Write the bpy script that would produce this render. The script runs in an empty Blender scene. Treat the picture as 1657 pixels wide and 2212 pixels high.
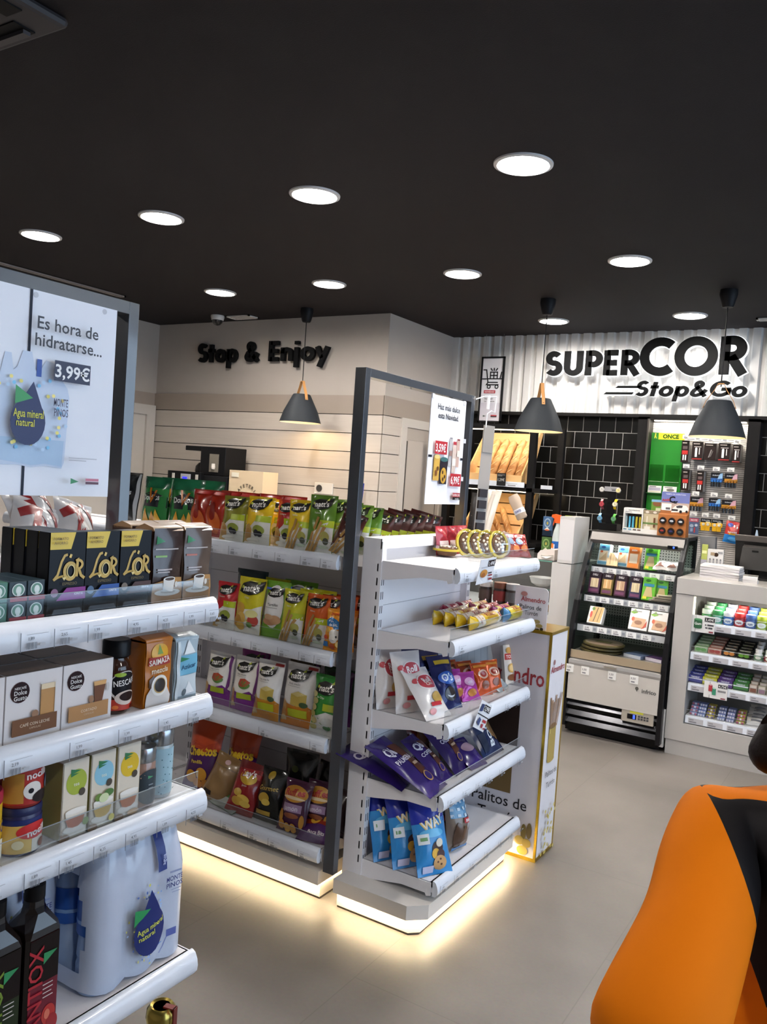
import bpy, bmesh, math, random
from mathutils import Vector, Matrix, noise
from mathutils.geometry import tessellate_polygon
PI = math.pi
S = bpy.context.scene
COL = S.collection
random.seed(7)

# ---------------------------------------------------------------- camera, light of the place, exposure
cam_d = bpy.data.cameras.new('camera')
cam = bpy.data.objects.new('camera', cam_d); COL.objects.link(cam)
cam_d.sensor_fit = 'HORIZONTAL'; cam_d.sensor_width = 36.0
cam_d.lens = 36.0 * 1811.77 / 1657.0
cam_d.clip_start = 0.05
_r = Vector((0.84681, 0.52759, 0.06754)); _u = Vector((-0.08046, 0.00153, 0.99676)); _f = Vector((-0.52578, 0.84949, -0.04374))
cam.matrix_world = Matrix(((_r.x, _u.x, -_f.x, 0), (_r.y, _u.y, -_f.y, 0), (_r.z, _u.z, -_f.z, 1.55), (0, 0, 0, 1)))
S.camera = cam
S.view_settings.view_transform = 'Standard'
S.view_settings.look = 'None'
S.view_settings.gamma = 1.0
S.view_settings.use_curve_mapping = False
S.view_settings.exposure = 0.17
W = bpy.data.worlds.new('world'); S.world = W; W.use_nodes = True
W.node_tree.nodes['Background'].inputs[0].default_value = (0.62, 0.78, 1.0, 1)
W.node_tree.nodes['Background'].inputs[1].default_value = 1.0
LAMP_W = 11.5        # each ceiling downlight
DAY_W = 120.0         # daylight coming through the shop window
def area_light(name, loc, rot, sx, sy, power, color=(1, 1, 1), shape='RECTANGLE', parent=None, spread=PI):
    d = bpy.data.lights.new(name, 'AREA'); d.shape = shape; d.size = sx
    if shape in ('RECTANGLE', 'ELLIPSE'): d.size_y = sy
    d.energy = power; d.color = color; d.spread = spread
    o = bpy.data.objects.new(name, d); COL.objects.link(o); o.location = loc; o.rotation_euler = rot
    if parent: o.parent = parent
    return o
# daylight at the shop window in the right-hand wall, outside the frame
area_light('window_daylight', (3.30, 2.9, 1.55), (0, PI / 2, 0), 2.4, 6.5, DAY_W, (0.60, 0.78, 1.0))

# ---------------------------------------------------------------- materials
def lin(h):
    if not isinstance(h, str): return (h[0], h[1], h[2], 1)
    v = [int(h[i:i + 2], 16) / 255 for i in (0, 2, 4)]
    return tuple([(c / 12.92 if c <= .04045 else ((c + .055) / 1.055) ** 2.4) for c in v] + [1])
def brighter(h, k):
    v = [min(255, round(int(h[i:i + 2], 16) * k)) / 255 for i in (0, 2, 4)]
    return tuple((c / 12.92 if c <= .04045 else ((c + .055) / 1.055) ** 2.4) for c in v)
_mc = {}
def M(col, rough=.5, metal=0., emit=0., alpha=1., coat=0., bump=0., bscale=60, trans=0., noisy=0.):
    key = (col, rough, metal, emit, alpha, coat, bump, bscale, trans, noisy)
    if key in _mc: return _mc[key]
    m = bpy.data.materials.new('surface_' + (col if isinstance(col, str) else 'tone')); m.use_nodes = True
    nt = m.node_tree; p = nt.nodes['Principled BSDF']
    p.inputs['Base Color'].default_value = lin(col)
    p.inputs['Roughness'].default_value = rough; p.inputs['Metallic'].default_value = metal
    if isinstance(col, str) and sum(lin(col)[:3]) < .09 and not metal and not coat: p.inputs['Specular IOR Level'].default_value = .18
    if emit: p.inputs['Emission Color'].default_value = lin(col); p.inputs['Emission Strength'].default_value = emit
    if alpha < 1: p.inputs['Alpha'].default_value = alpha
    if coat: p.inputs['Coat Weight'].default_value = coat; p.inputs['Coat Roughness'].default_value = .08
    if trans: p.inputs['Transmission Weight'].default_value = trans
    if bump or noisy:
        tc = nt.nodes.new('ShaderNodeTexCoord'); n = nt.nodes.new('ShaderNodeTexNoise')
        n.inputs['Scale'].default_value = bscale; n.inputs['Detail'].default_value = 4
        nt.links.new(tc.outputs['Object'], n.inputs['Vector'])
        if bump:
            b = nt.nodes.new('ShaderNodeBump'); b.inputs['Strength'].default_value = bump; b.inputs['Distance'].default_value = .004
            nt.links.new(n.outputs['Fac'], b.inputs['Height']); nt.links.new(b.outputs['Normal'], p.inputs['Normal'])
        if noisy:
            mx = nt.nodes.new('ShaderNodeMix'); mx.data_type = 'RGBA'; c = lin(col)
            mx.inputs['A'].default_value = tuple([x * (1 - noisy) for x in c[:3]] + [1])
            mx.inputs['B'].default_value = tuple([min(1, x * (1 + noisy)) for x in c[:3]] + [1])
            nt.links.new(n.outputs['Fac'], mx.inputs['Factor']); nt.links.new(mx.outputs['Result'], p.inputs['Base Color'])
    _mc[key] = m
    return m
def clear_mat(tint='fcfeff', gloss=.12, rough=.05):
    key = ('clear', tint, gloss, rough)
    if key in _mc: return _mc[key]
    m = bpy.data.materials.new('clear_plastic'); m.use_nodes = True; nt = m.node_tree
    nt.nodes.remove(nt.nodes['Principled BSDF'])
    t = nt.nodes.new('ShaderNodeBsdfTransparent'); t.inputs[0].default_value = lin(tint)
    g = nt.nodes.new('ShaderNodeBsdfGlossy'); g.inputs['Roughness'].default_value = rough
    f = nt.nodes.new('ShaderNodeFresnel'); f.inputs['IOR'].default_value = 1.45
    mt = nt.nodes.new('ShaderNodeMath'); mt.operation = 'MULTIPLY_ADD'; mt.inputs[1].default_value = .35; mt.inputs[2].default_value = gloss * .15
    mx = nt.nodes.new('ShaderNodeMixShader')
    nt.links.new(f.outputs[0], mt.inputs[0]); nt.links.new(mt.outputs[0], mx.inputs[0])
    nt.links.new(t.outputs[0], mx.inputs[1]); nt.links.new(g.outputs[0], mx.inputs[2])
    nt.links.new(mx.outputs[0], nt.nodes['Material Output'].inputs[0])
    _mc[key] = m
    return m
FOIL = dict(rough=.27, coat=.35)
WHT = M('efeef0', .35); SHELFW = M('e9e7ea', .38); RAILW = M('dfe3ec', .3, coat=.3)
BLK = M('141416', .5); INK = M('2a2a30', .6); CLEAR = clear_mat()

# ---------------------------------------------------------------- text
_tc = {}
def text2d(s, bold=0., res=2):
    """flat triangulated lettering, cap height 1, starting at x = 0 on the baseline"""
    key = (s, bold, res)
    if key in _tc: return _tc[key]
    cu = bpy.data.curves.new('lettering', 'FONT'); cu.body = s; cu.size = 1.0; cu.fill_mode = 'BOTH'; cu.dimensions = '2D'
    cu.resolution_u = res; cu.offset = bold
    ob = bpy.data.objects.new('lettering', cu)
    me = bpy.data.meshes.new_from_object(ob)
    vs = [(v.co.x / .73, v.co.y / .73) for v in me.vertices]
    fs = [tuple(p.vertices) for p in me.polygons]
    bpy.data.objects.remove(ob); bpy.data.curves.remove(cu); bpy.data.meshes.remove(me)
    if vs:
        x0 = min(v[0] for v in vs); vs = [(v[0] - x0, v[1]) for v in vs]
    w = max([v[0] for v in vs] or [0])
    _tc[key] = (vs, fs, w)
    return _tc[key]

def arc(cx, cy, rx, ry, a0, a1, n=18):
    return [(cx + rx * math.cos(math.radians(a0 + (a1 - a0) * i / n)), cy + ry * math.sin(math.radians(a0 + (a1 - a0) * i / n))) for i in range(n + 1)]
def ribbon(pts, w):
    closed = (Vector(pts[0]) - Vector(pts[-1])).length < 1e-4
    P = [Vector(p) for p in (pts[:-1] if closed else pts)]; k = len(P); L = []; R = []
    for i in range(k):
        a = P[i - 1] if (i or closed) else P[i]; c = P[(i + 1) % k] if (i < k - 1 or closed) else P[i]
        d1 = (P[i] - a); d2 = (c - P[i])
        if d1.length < 1e-6: d1 = d2
        if d2.length < 1e-6: d2 = d1
        d1 = d1.normalized(); d2 = d2.normalized(); n1 = Vector((-d1.y, d1.x)); n2 = Vector((-d2.y, d2.x)); n = (n1 + n2)
        n = n.normalized() if n.length > 1e-4 else n1
        s = w / 2 / max(.45, n.dot(n1)); L.append(P[i] + n * s); R.append(P[i] - n * s)
    return L, R, closed
# ---------------------------------------------------------------- mesh builder
class B:
    def __init__(s): s.v = []; s.f = []; s.m = []; s.mats = []; s.sm = []
    def mi(s, mat):
        if mat not in s.mats: s.mats.append(mat)
        return s.mats.index(mat)
    def add(s, vs, fs, mat, smooth=False):
        n = len(s.v); s.v += [tuple(v) for v in vs]; k = s.mi(mat)
        for f in fs: s.f.append(tuple(i + n for i in f)); s.m.append(k); s.sm.append(smooth)
        return s
    def box(s, x0, x1, y0, y1, z0, z1, mat, T=None):
        vs = [(x, y, z) for z in (z0, z1) for y in (y0, y1) for x in (x0, x1)]
        if T: vs = [T @ Vector(v) for v in vs]
        return s.add(vs, [(0, 2, 3, 1), (4, 5, 7, 6), (0, 1, 5, 4), (2, 6, 7, 3), (0, 4, 6, 2), (1, 3, 7, 5)], mat)
    def lathe(s, prof, mat, n=24, c=(0, 0, 0), sx=1., sy=1., T=None, smooth=True, caps=True):
        vs = []; fs = []
        for r, z in prof:
            for i in range(n):
                a = 2 * PI * i / n
                vs.append(Vector((c[0] + r * math.cos(a) * sx, c[1] + r * math.sin(a) * sy, c[2] + z)))
        for j in range(len(prof) - 1):
            for i in range(n):
                a = j * n + i; b = j * n + (i + 1) % n
                fs.append((a, b, b + n, a + n))
        if caps and prof[0][0] > 1e-5: fs.append(tuple(range(n - 1, -1, -1)))
        if caps and prof[-1][0] > 1e-5: fs.append(tuple(range((len(prof) - 1) * n, len(prof) * n)))
        if T: vs = [T @ v for v in vs]
        return s.add(vs, fs, mat, smooth)
    def cyl(s, x, y, z0, z1, r, mat, n=20, T=None):
        return s.lathe([(r, z0), (r, z1)], mat, n, (x, y, 0), T=T)
    def tube(s, path, r, mat, n=8, closed=False):
        P = [Vector(p) for p in path]; vs = []; fs = []; k = len(P)
        rs = r if isinstance(r, (list, tuple)) else [r] * k
        up = None
        for i, p in enumerate(P):
            if closed: d = P[(i + 1) % k] - P[i - 1]
            else: d = P[min(i + 1, k - 1)] - P[max(i - 1, 0)]
            d.normalize()
            if up is None: up = d.orthogonal().normalized()
            up = (up - d * up.dot(d))
            if up.length < 1e-4: up = d.orthogonal()
            up.normalize(); w = d.cross(up)
            for j in range(n):
                a = 2 * PI * j / n; vs.append(p + (up * math.cos(a) + w * math.sin(a)) * rs[i])
        for i in range(k if closed else k - 1):
            for j in range(n):
                a = i * n + j; b = i * n + (j + 1) % n; c = ((i + 1) % k) * n
                fs.append((a, b, c + (j + 1) % n, c + j))
        if not closed: fs += [tuple(range(n - 1, -1, -1)), tuple(range((k - 1) * n, k * n))]
        return s.add(vs, fs, mat, True)
    def prism(s, pts, a0, a1, mat, axis='x', T=None, smooth=False):
        """outline pts (two coordinates) pushed along an axis from a0 to a1"""
        k = len(pts)
        def P(p, a): return {'x': (a, p[0], p[1]), 'y': (p[0], a, p[1]), 'z': (p[0], p[1], a)}[axis]
        vs = [P(p, a0) for p in pts] + [P(p, a1) for p in pts]
        if T: vs = [T @ Vector(v) for v in vs]
        tri = tessellate_polygon([[Vector((p[0], p[1], 0)) for p in pts]])
        fs = [tuple(t) for t in tri] + [tuple(i + k for i in t[::-1]) for t in tri]
        s.add(vs, fs, mat)
        s.add(vs, [(i, (i + 1) % k, (i + 1) % k + k, i + k) for i in range(k)], mat, smooth)
        return s
    def art(s, SF, prims, w=1., h=1., curved=False, d0=.0008, dd=.0004, rough=.45, **kw):
        """printed shapes laid on a surface SF(u, v, d); every primitive lies a little above the one before"""
        d = d0
        for p in prims:
            k = p[0]; d += dd
            if k == 'r':
                _, x0, y0, x1, y1, c = p
                nu = max(1, int(abs(x1 - x0) * 14)) if curved else 1; nv = max(1, int(abs(y1 - y0) * 14)) if curved else 1
                vs = [(x0 + (x1 - x0) * i / nu, y0 + (y1 - y0) * j / nv) for j in range(nv + 1) for i in range(nu + 1)]
                fs = [(j * (nu + 1) + i, j * (nu + 1) + i + 1, (j + 1) * (nu + 1) + i + 1, (j + 1) * (nu + 1) + i) for j in range(nv) for i in range(nu)]
            elif k == 'e':
                _, cx, cy, rx, ry, c = p
                n = 22; rings = 4 if curved else 1
                vs = [(cx, cy)] + [(cx + rx * q / rings * math.cos(2 * PI * i / n), cy + ry * q / rings * math.sin(2 * PI * i / n)) for q in range(1, rings + 1) for i in range(n)]
                fs = [(0, 1 + i, 1 + (i + 1) % n) for i in range(n)]
                for q in range(rings - 1):
                    a = 1 + q * n; fs += [(a + i, a + n + i, a + n + (i + 1) % n, a + (i + 1) % n) for i in range(n)]
            elif k == 'p':
                _, pts, c = p
                vs = list(pts); fs = [tuple(t) for t in tessellate_polygon([[Vector((q[0], q[1], 0)) for q in pts]])]
                if curved:
                    for _i in range(2):
                        mid = {}; nf = []
                        def md(a, b):
                            q = (min(a, b), max(a, b))
                            if q not in mid: mid[q] = len(vs); vs.append(((vs[a][0] + vs[b][0]) / 2, (vs[a][1] + vs[b][1]) / 2))
                            return mid[q]
                        for a, b, e in fs:
                            x, y, z = md(a, b), md(b, e), md(e, a); nf += [(a, x, z), (x, b, y), (z, y, e), (x, y, z)]
                        fs = nf
            elif k == 's':
                _, pts, wd, c = p
                L, R, cl = ribbon([(q[0] * w, q[1] * h) for q in pts], wd); n = len(L)
                vs = [(q.x / w, q.y / h) for q in L + R]; fs = [(i, (i + 1) % n, n + (i + 1) % n, n + i) for i in range(n if cl else n - 1)]
            elif k == 't':
                txt, cx, cy, hh, c = p[1:6]; bold = p[6] if len(p) > 6 else 0.; rot = p[7] if len(p) > 7 else 0.; wmax = p[8] if len(p) > 8 else None
                tv, fs, tw = text2d(txt, bold)
                sy = hh * h; sx = sy
                if wmax and tw * sx > wmax * w: sx = wmax * w / tw
                ca, sa = math.cos(rot), math.sin(rot); vs = []
                for x, y in tv:
                    x = (x - tw / 2) * sx; y = (y - .5) * sy
                    vs.append((cx + (x * ca - y * sa) / w, cy + (x * sa + y * ca) / h))
            mat = c if not isinstance(c, (str, tuple)) else M(c, rough, **kw)
            s.add([SF(x, y, d) for x, y in vs], fs, mat, curved)
        return s
    def build(s, name, parent=None, loc=None, rot=None, sharp=38, bevel=0):
        me = bpy.data.meshes.new(name); me.from_pydata([tuple(v) for v in s.v], [], s.f)
        for m in s.mats: me.materials.append(m)
        me.polygons.foreach_set('material_index', s.m); me.polygons.foreach_set('use_smooth', s.sm)
        me.validate(); me.update()
        if any(s.sm): me.set_sharp_from_angle(angle=math.radians(sharp))
        o = bpy.data.objects.new(name, me); COL.objects.link(o)
        if parent: o.parent = parent
        if loc is not None: o.location = loc
        if rot is not None: o.rotation_euler = (0, 0, rot) if isinstance(rot, (int, float)) else rot
        if bevel:
            md = o.modifiers.new('rounded_edges', 'BEVEL'); md.width = bevel; md.segments = 2; md.limit_method = 'ANGLE'; md.angle_limit = .7
        return o
def tag(o, label, cat, group=None):
    o['label'] = label; o['category'] = cat
    if group: o['group'] = group
    return o
def thing(name, label, cat, loc=(0, 0, 0), rot=0, group=None):
    o = bpy.data.objects.new(name, None); COL.objects.link(o); o.empty_display_size = .05
    o.location = loc; o.rotation_euler = (0, 0, rot) if isinstance(rot, (int, float)) else rot
    return tag(o, label, cat, group)
def struct(o): o['kind'] = 'structure'; return o
def copy_tree(o, parent=None):
    c = o.copy(); COL.objects.link(c)
    if parent: c.parent = parent
    for ch in list(o.children): copy_tree(ch, c)
    return c
def dup(o, label=None, loc=None, rot=None):
    c = copy_tree(o)
    if label: c['label'] = label
    if loc is not None: c.location = loc
    if rot is not None: c.rotation_euler = (0, 0, rot) if isinstance(rot, (int, float)) else rot
    return c
# surfaces to print on
def front(w, h, y0=0., x0=0., z0=0.):                       # plane facing -y
    return lambda u, v, d: (x0 + (u - .5) * w, y0 - d, z0 + v * h)
def side(D, h, x, y0=0., sgn=1):                            # plane facing +x / -x
    return lambda u, v, d: (x + sgn * d, y0 + (u * D if sgn > 0 else (1 - u) * D), v * h)
def round_front(r, h, z0=0., span=PI, c=(0, 0)):            # around a cylinder, u = .5 faces -y
    return lambda u, v, d: (c[0] + (r + d) * math.sin((u - .5) * span), c[1] - (r + d) * math.cos((u - .5) * span), z0 + v * h)
def bag_surface(w, h, t, seed=0, wr=.004, seal=.06, pinch=.07, slump=0.):
    o1, o2, o3 = seed * 3.7, seed * 1.9 + 5, seed * 2.3
    def SF(u, v, d, back=False):
        a = max(0., 1 - abs(2 * u - 1) ** 2.4) ** .8
        q = min(1., max(0., (v - seal) / (1 - 2 * seal)))
        b = math.sin(PI * q) ** .55 if 0 < q < 1 else 0.
        k = a * b
        wv = wr * (math.sin(9 * u + o1 + 3 * v) * math.sin(7 * v + o2) + .7 * math.sin(15 * v + 4 * u + o3) * math.sin(5 * u + o1)) * (.25 + .75 * k)
        fl = .5 * wr * math.sin(8 * u + o1) * (1 - b)
        x = (u - .5) * w * (1 - pinch * b * (1 - .3 * math.sin(6 * v + o2)))
        y = (t * .6 * k + wv * .5 + fl + d) if back else (-t * k + wv + fl - d)
        z = v * h
        if slump: x += slump * w * (v * v)
        return (x, y, z)
    return SF
def bag_mesh(b, SF, mat, nu=18, nv=22):
    for back in (False, True):
        vs = [SF(i / nu, j / nv, 0, back) for j in range(nv + 1) for i in range(nu + 1)]
        fs = []
        for j in range(nv):
            for i in range(nu):
                a = j * (nu + 1) + i; q = (a, a + 1, a + nu + 2, a + nu + 1)
                fs.append(q if not back else q[::-1])
        b.add(vs, fs, mat, True)
    return b
def bag(name, w, h, t, base, prims, label, cat='snack bag', loc=(0, 0, 0), rot=0, group=None, seed=0, rough=.27, coat=.35, wr=.004, nu=18, nv=22, metal=0., **kw):
    SF = bag_surface(w, h, t, seed, wr, **kw); b = B()
    bag_mesh(b, SF, M(base, rough, coat=coat, metal=metal), nu, nv)
    b.art(SF, prims, w, h, curved=True, d0=.0012, rough=rough + .05, coat=coat)
    o = b.build(name, None, loc, rot)
    return tag(o, label, cat, group)
def carton(name, w, h, D, col, prims, label, cat='box', loc=(0, 0, 0), rot=0, group=None, sides=(), top=None, rough=.4, bevel=.0015, sidecol=None):
    """printed box, front at y = 0 facing -y, base at z = 0"""
    b = B(); b.box(-w / 2, w / 2, 0, D, 0, h, M(col, rough))
    if top: b.art(lambda u, v, d: ((u - .5) * w, v * D, h + d), [('r', .01, .01, .99, .99, top)], w, D)
    if sidecol: b.art(side(D, h, -w / 2, 0, -1), [('r', .01, .01, .99, .99, sidecol)], D, h); b.art(side(D, h, w / 2, 0, 1), [('r', .01, .01, .99, .99, sidecol)], D, h)
    b.art(front(w, h), prims, w, h, rough=rough)
    if sides: b.art(side(D, h, -w / 2, 0, -1), sides, D, h, rough=rough)
    return tag(b.build(name, None, loc, rot, bevel=bevel), label, cat, group)

# ---------------------------------------------------------------- the setting
def node_mat(name): 
    m = bpy.data.materials.new(name); m.use_nodes = True
    return m, m.node_tree, m.node_tree.nodes['Principled BSDF']
def floor_mat():
    m, nt, p = node_mat('floor_tiles'); L = nt.links.new
    tc = nt.nodes.new('ShaderNodeTexCoord')
    n = nt.nodes.new('ShaderNodeTexNoise'); n.inputs['Scale'].default_value = 1.6; n.inputs['Detail'].default_value = 6
    n2 = nt.nodes.new('ShaderNodeTexNoise'); n2.inputs['Scale'].default_value = 90; n2.inputs['Detail'].default_value = 3
    r = nt.nodes.new('ShaderNodeValToRGB'); r.color_ramp.elements[0].color = lin('655f5a'); r.color_ramp.elements[1].color = lin('7c756f')
    r.color_ramp.elements[0].position = .3; r.color_ramp.elements[1].position = .7
    br = nt.nodes.new('ShaderNodeTexBrick'); br.inputs['Scale'].default_value = 1; br.inputs['Brick Width'].default_value = 1.2; br.inputs['Row Height'].default_value = .6
    br.inputs['Mortar Size'].default_value = .0022; br.inputs['Mortar Smooth'].default_value = .3; br.offset = .5
    br.inputs['Color1'].default_value = (1, 1, 1, 1); br.inputs['Color2'].default_value = (.96, .96, .95, 1); br.inputs['Mortar'].default_value = (.8, .79, .78, 1)
    mp = nt.nodes.new('ShaderNodeMapping'); mp.inputs['Location'].default_value = (.35, .12, 0); mp.inputs['Rotation'].default_value = (0, 0, PI / 2)
    mx = nt.nodes.new('ShaderNodeMix'); mx.data_type = 'RGBA'; mx.blend_type = 'MULTIPLY'; mx.inputs['Factor'].default_value = 1
    mx2 = nt.nodes.new('ShaderNodeMix'); mx2.data_type = 'RGBA'; mx2.blend_type = 'OVERLAY'; mx2.inputs['Factor'].default_value = .12
    L(tc.outputs['Object'], n.inputs['Vector']); L(tc.outputs['Object'], n2.inputs['Vector']); L(tc.outputs['Object'], mp.inputs['Vector']); L(mp.outputs[0], br.inputs['Vector'])
    L(n.outputs['Fac'], r.inputs['Fac']); L(r.outputs['Color'], mx.inputs['A']); L(br.outputs['Color'], mx.inputs['B'])
    L(mx.outputs['Result'], mx2.inputs['A']); L(n2.outputs['Color'], mx2.inputs['B']); L(mx2.outputs['Result'], p.inputs['Base Color'])
    p.inputs['Roughness'].default_value = .42
    return m
def tile_mat():
    m, nt, p = node_mat('black_wall_tiles'); L = nt.links.new
    tc = nt.nodes.new('ShaderNodeTexCoord'); sp = nt.nodes.new('ShaderNodeSeparateXYZ'); cb = nt.nodes.new('ShaderNodeCombineXYZ')
    ad = nt.nodes.new('ShaderNodeMath'); ad.inputs[1].default_value = -.0295
    ax = nt.nodes.new('ShaderNodeMath'); ax.inputs[1].default_value = .03
    br = nt.nodes.new('ShaderNodeTexBrick'); br.inputs['Scale'].default_value = 1; br.inputs['Brick Width'].default_value = .1323; br.inputs['Row Height'].default_value = .1323
    br.inputs['Mortar Size'].default_value = .0022; br.inputs['Mortar Smooth'].default_value = .1; br.offset = .5
    br.inputs['Color1'].default_value = lin('0e0d0c'); br.inputs['Color2'].default_value = lin('12110f'); br.inputs['Mortar'].default_value = lin('a5a29c')
    L(tc.outputs['Object'], sp.inputs[0]); L(sp.outputs['X'], ax.inputs[0]); L(sp.outputs['Z'], ad.inputs[0]); L(ax.outputs[0], cb.inputs['X']); L(ad.outputs[0], cb.inputs['Y'])
    L(cb.outputs[0], br.inputs['Vector']); L(br.outputs['Color'], p.inputs['Base Color'])
    p.inputs['Roughness'].default_value = .3; p.inputs['Specular IOR Level'].default_value = .22
    bp = nt.nodes.new('ShaderNodeBump'); bp.inputs['Strength'].default_value = .4; bp.inputs['Distance'].default_value = .002; bp.invert = True
    L(br.outputs['Fac'], bp.inputs['Height']); L(bp.outputs[0], p.inputs['Normal'])
    return m
def plank_mat():
    m, nt, p = node_mat('pale_wood_planks'); L = nt.links.new
    tc = nt.nodes.new('ShaderNodeTexCoord'); mp = nt.nodes.new('ShaderNodeMapping'); mp.inputs['Scale'].default_value = (1.5, 1.5, 30)
    n = nt.nodes.new('ShaderNodeTexNoise'); n.inputs['Scale'].default_value = 2.2; n.inputs['Detail'].default_value = 5
    r = nt.nodes.new('ShaderNodeValToRGB'); r.color_ramp.elements[0].color = lin('b3a89c'); r.color_ramp.elements[1].color = lin('c1b7ac')
    L(tc.outputs['Object'], mp.inputs[0]); L(mp.outputs[0], n.inputs['Vector']); L(n.outputs['Fac'], r.inputs['Fac']); L(r.outputs[0], p.inputs['Base Color'])
    p.inputs['Roughness'].default_value = .55
    return m
def wood_mat(c1='d9a25e', c2='e4bd88', scale=(2, 2, 28)):
    m, nt, p = node_mat('light_crate_wood'); L = nt.links.new
    tc = nt.nodes.new('ShaderNodeTexCoord'); mp = nt.nodes.new('ShaderNodeMapping'); mp.inputs['Scale'].default_value = scale
    n = nt.nodes.new('ShaderNodeTexNoise'); n.inputs['Scale'].default_value = 3; n.inputs['Detail'].default_value = 6
    r = nt.nodes.new('ShaderNodeValToRGB'); r.color_ramp.elements[0].color = lin(c1); r.color_ramp.elements[1].color = lin(c2)
    L(tc.outputs['Object'], mp.inputs[0]); L(mp.outputs[0], n.inputs['Vector']); L(n.outputs['Fac'], r.inputs['Fac']); L(r.outputs[0], p.inputs['Base Color'])
    p.inputs['Roughness'].default_value = .5
    return m
BAND = M('978a7e', .6); CEIL = M('282425', .75, bump=.25, bscale=220); WALL = M('aea59c', .7, bump=.08, bscale=180); PLANK = plank_mat(); TILE = tile_mat(); TRIM = M('bdb6ad', .5)
b = B(); b.box(-6.2, 3.5, -3.7, 7.0, -.1, 0, floor_mat()); struct(b.build('floor'))
b = B(); b.box(-6.2, 3.5, -3.7, 7.0, 2.8, 2.9, CEIL); struct(b.build('ceiling'))
b = B(); b.box(-3.48, 3.2, 6.69, 6.89, 0, 2.8, TILE); struct(b.build('wall_back'))
# corrugated white cladding above the tiles
pts = []; x = -3.48; P_ = .098
while x < 3.2:
    pts += [(x, 6.60), (x + .052, 6.60), (x + .064, 6.622), (x + .086, 6.622)]; x += P_
b = B(); b.prism([(px, py) for px, py in pts] + [(3.2, 6.60), (3.2, 6.69), (-3.48, 6.69)], 2.16, 2.8, M('c6c4c1', .5), axis='z'); struct(b.build('trim_cladding'))
b = B(); b.box(-3.48, 3.2, 6.60, 6.69, 2.135, 2.16, M('1b1918', .5)); struct(b.build('trim_cladding_edge'))
# far wall with the lettering, its planks and the short side wall beside it
GRV = [2.013, 1.865, 1.717, 1.569, 1.421, 1.273, 1.125, .977, .829, .681, .533, .385, .237, .089]
def planks(b, f):
    top = 2.165
    for g in GRV + [0]:
        f(b, top, g + (.004 if g else 0)); top = g - .002
b = B(); b.box(-6.0, -3.48, 5.53, 5.7, 0, 2.8, WALL); b.box(-6.0, -3.48, 5.525, 5.53, 0, 2.16, M('191614', .7))
planks(b, lambda b, t, g: b.box(-6.0, -3.472, 5.512, 5.526, g, t, BAND if t > 2.1 else PLANK)); struct(b.build('wall_far'))
b = B(); b.box(-3.65, -3.48, 5.7, 6.89, 0, 2.8, WALL); 
for y0, y1 in ((5.512, 5.78), (6.58, 6.69)):
    b.box(-3.48, -3.476, y0 + .004, y1, 0, 2.16, M('191614', .7))
    planks(b, lambda b, t, g: b.box(-3.477, -3.466, y0, y1, g, t, BAND if t > 2.1 else PLANK))
b.box(-3.48, -3.466, 5.78, 6.58, 2.02, 2.165, BAND); struct(b.build('wall_side'))
b = B(); b.box(-3.48, -3.455, 5.78, 5.865, 0, 2.02, TRIM); b.box(-3.48, -3.455, 6.495, 6.58, 0, 2.02, TRIM); b.box(-3.48, -3.455, 5.865, 6.495, 1.95, 2.02, TRIM)
b.box(-3.48, -3.468, 5.865, 6.495, 0, 1.95, M('b3a99e', .5)); b.box(-3.47, -3.466, 5.865, 6.495, 1.85, 1.95, M('a99f94', .5)); d1 = struct(b.build('door_1'))
b = B(); b.box(-3.467, -3.462, 5.885, 5.897, .1, 1.84, M('57524c', .4)); b.build('edge_strip', d1)
b = B(); b.box(-3.467, -3.4635, 6.43, 6.436, 0, 1.85, M('57524c', .6)); b.build('door_gap', d1)
b = B(); b.box(-6.2, -6.0, -3.5, 5.7, 0, 2.8, WALL); b.box(-6.0, -5.994, -3.5, 5.53, 2.03, 2.165, BAND); struct(b.build('wall_left'))
b = B(); b.box(-6.0, -5.96, 5.40, 5.5, 0, 2.05, TRIM); b.box(-6.0, -5.96, 4.5, 4.6, 0, 2.05, TRIM); b.box(-6.0, -5.96, 4.6, 5.40, 1.96, 2.05, TRIM); b.box(-6.0, -5.985, 4.6, 5.40, 0, 1.96, M('c3bcb2', .5)); d2 = struct(b.build('door_2'))
b = B(); b.box(-5.985, -5.94, 4.68, 4.78, 1.0, 1.03, M('8b8b8e', .3, 1)); b.build('door_handle', d2)
b = B(); b.box(-6.2, 3.4, -3.7, -3.5, 0, 2.8, WALL); struct(b.build('wall_front'))
b = B()
for y0, y1, z0, z1 in ((-3.5, -.4, 0, 2.8), (6.2, 6.69, 0, 2.8), (-.4, 6.2, 0, .3), (-.4, 6.2, 2.76, 2.8)): b.box(3.2, 3.4, y0, y1, z0, z1, WALL)
struct(b.build('wall_right'))
w1 = B()
for y in (-.4, .92, 2.22, 3.54, 4.86, 6.16): w1.box(3.22, 3.27, y, y + .04, .3, 2.76, BLK)
w1.box(3.22, 3.27, -.4, 6.2, .3, .34, BLK); w1.box(3.22, 3.27, -.4, 6.2, 2.72, 2.76, BLK); w1 = struct(w1.build('window_1'))
b = B(); b.box(3.243, 3.247, -.36, 6.16, .34, 2.72, CLEAR); b.build('pane', w1)

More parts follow.
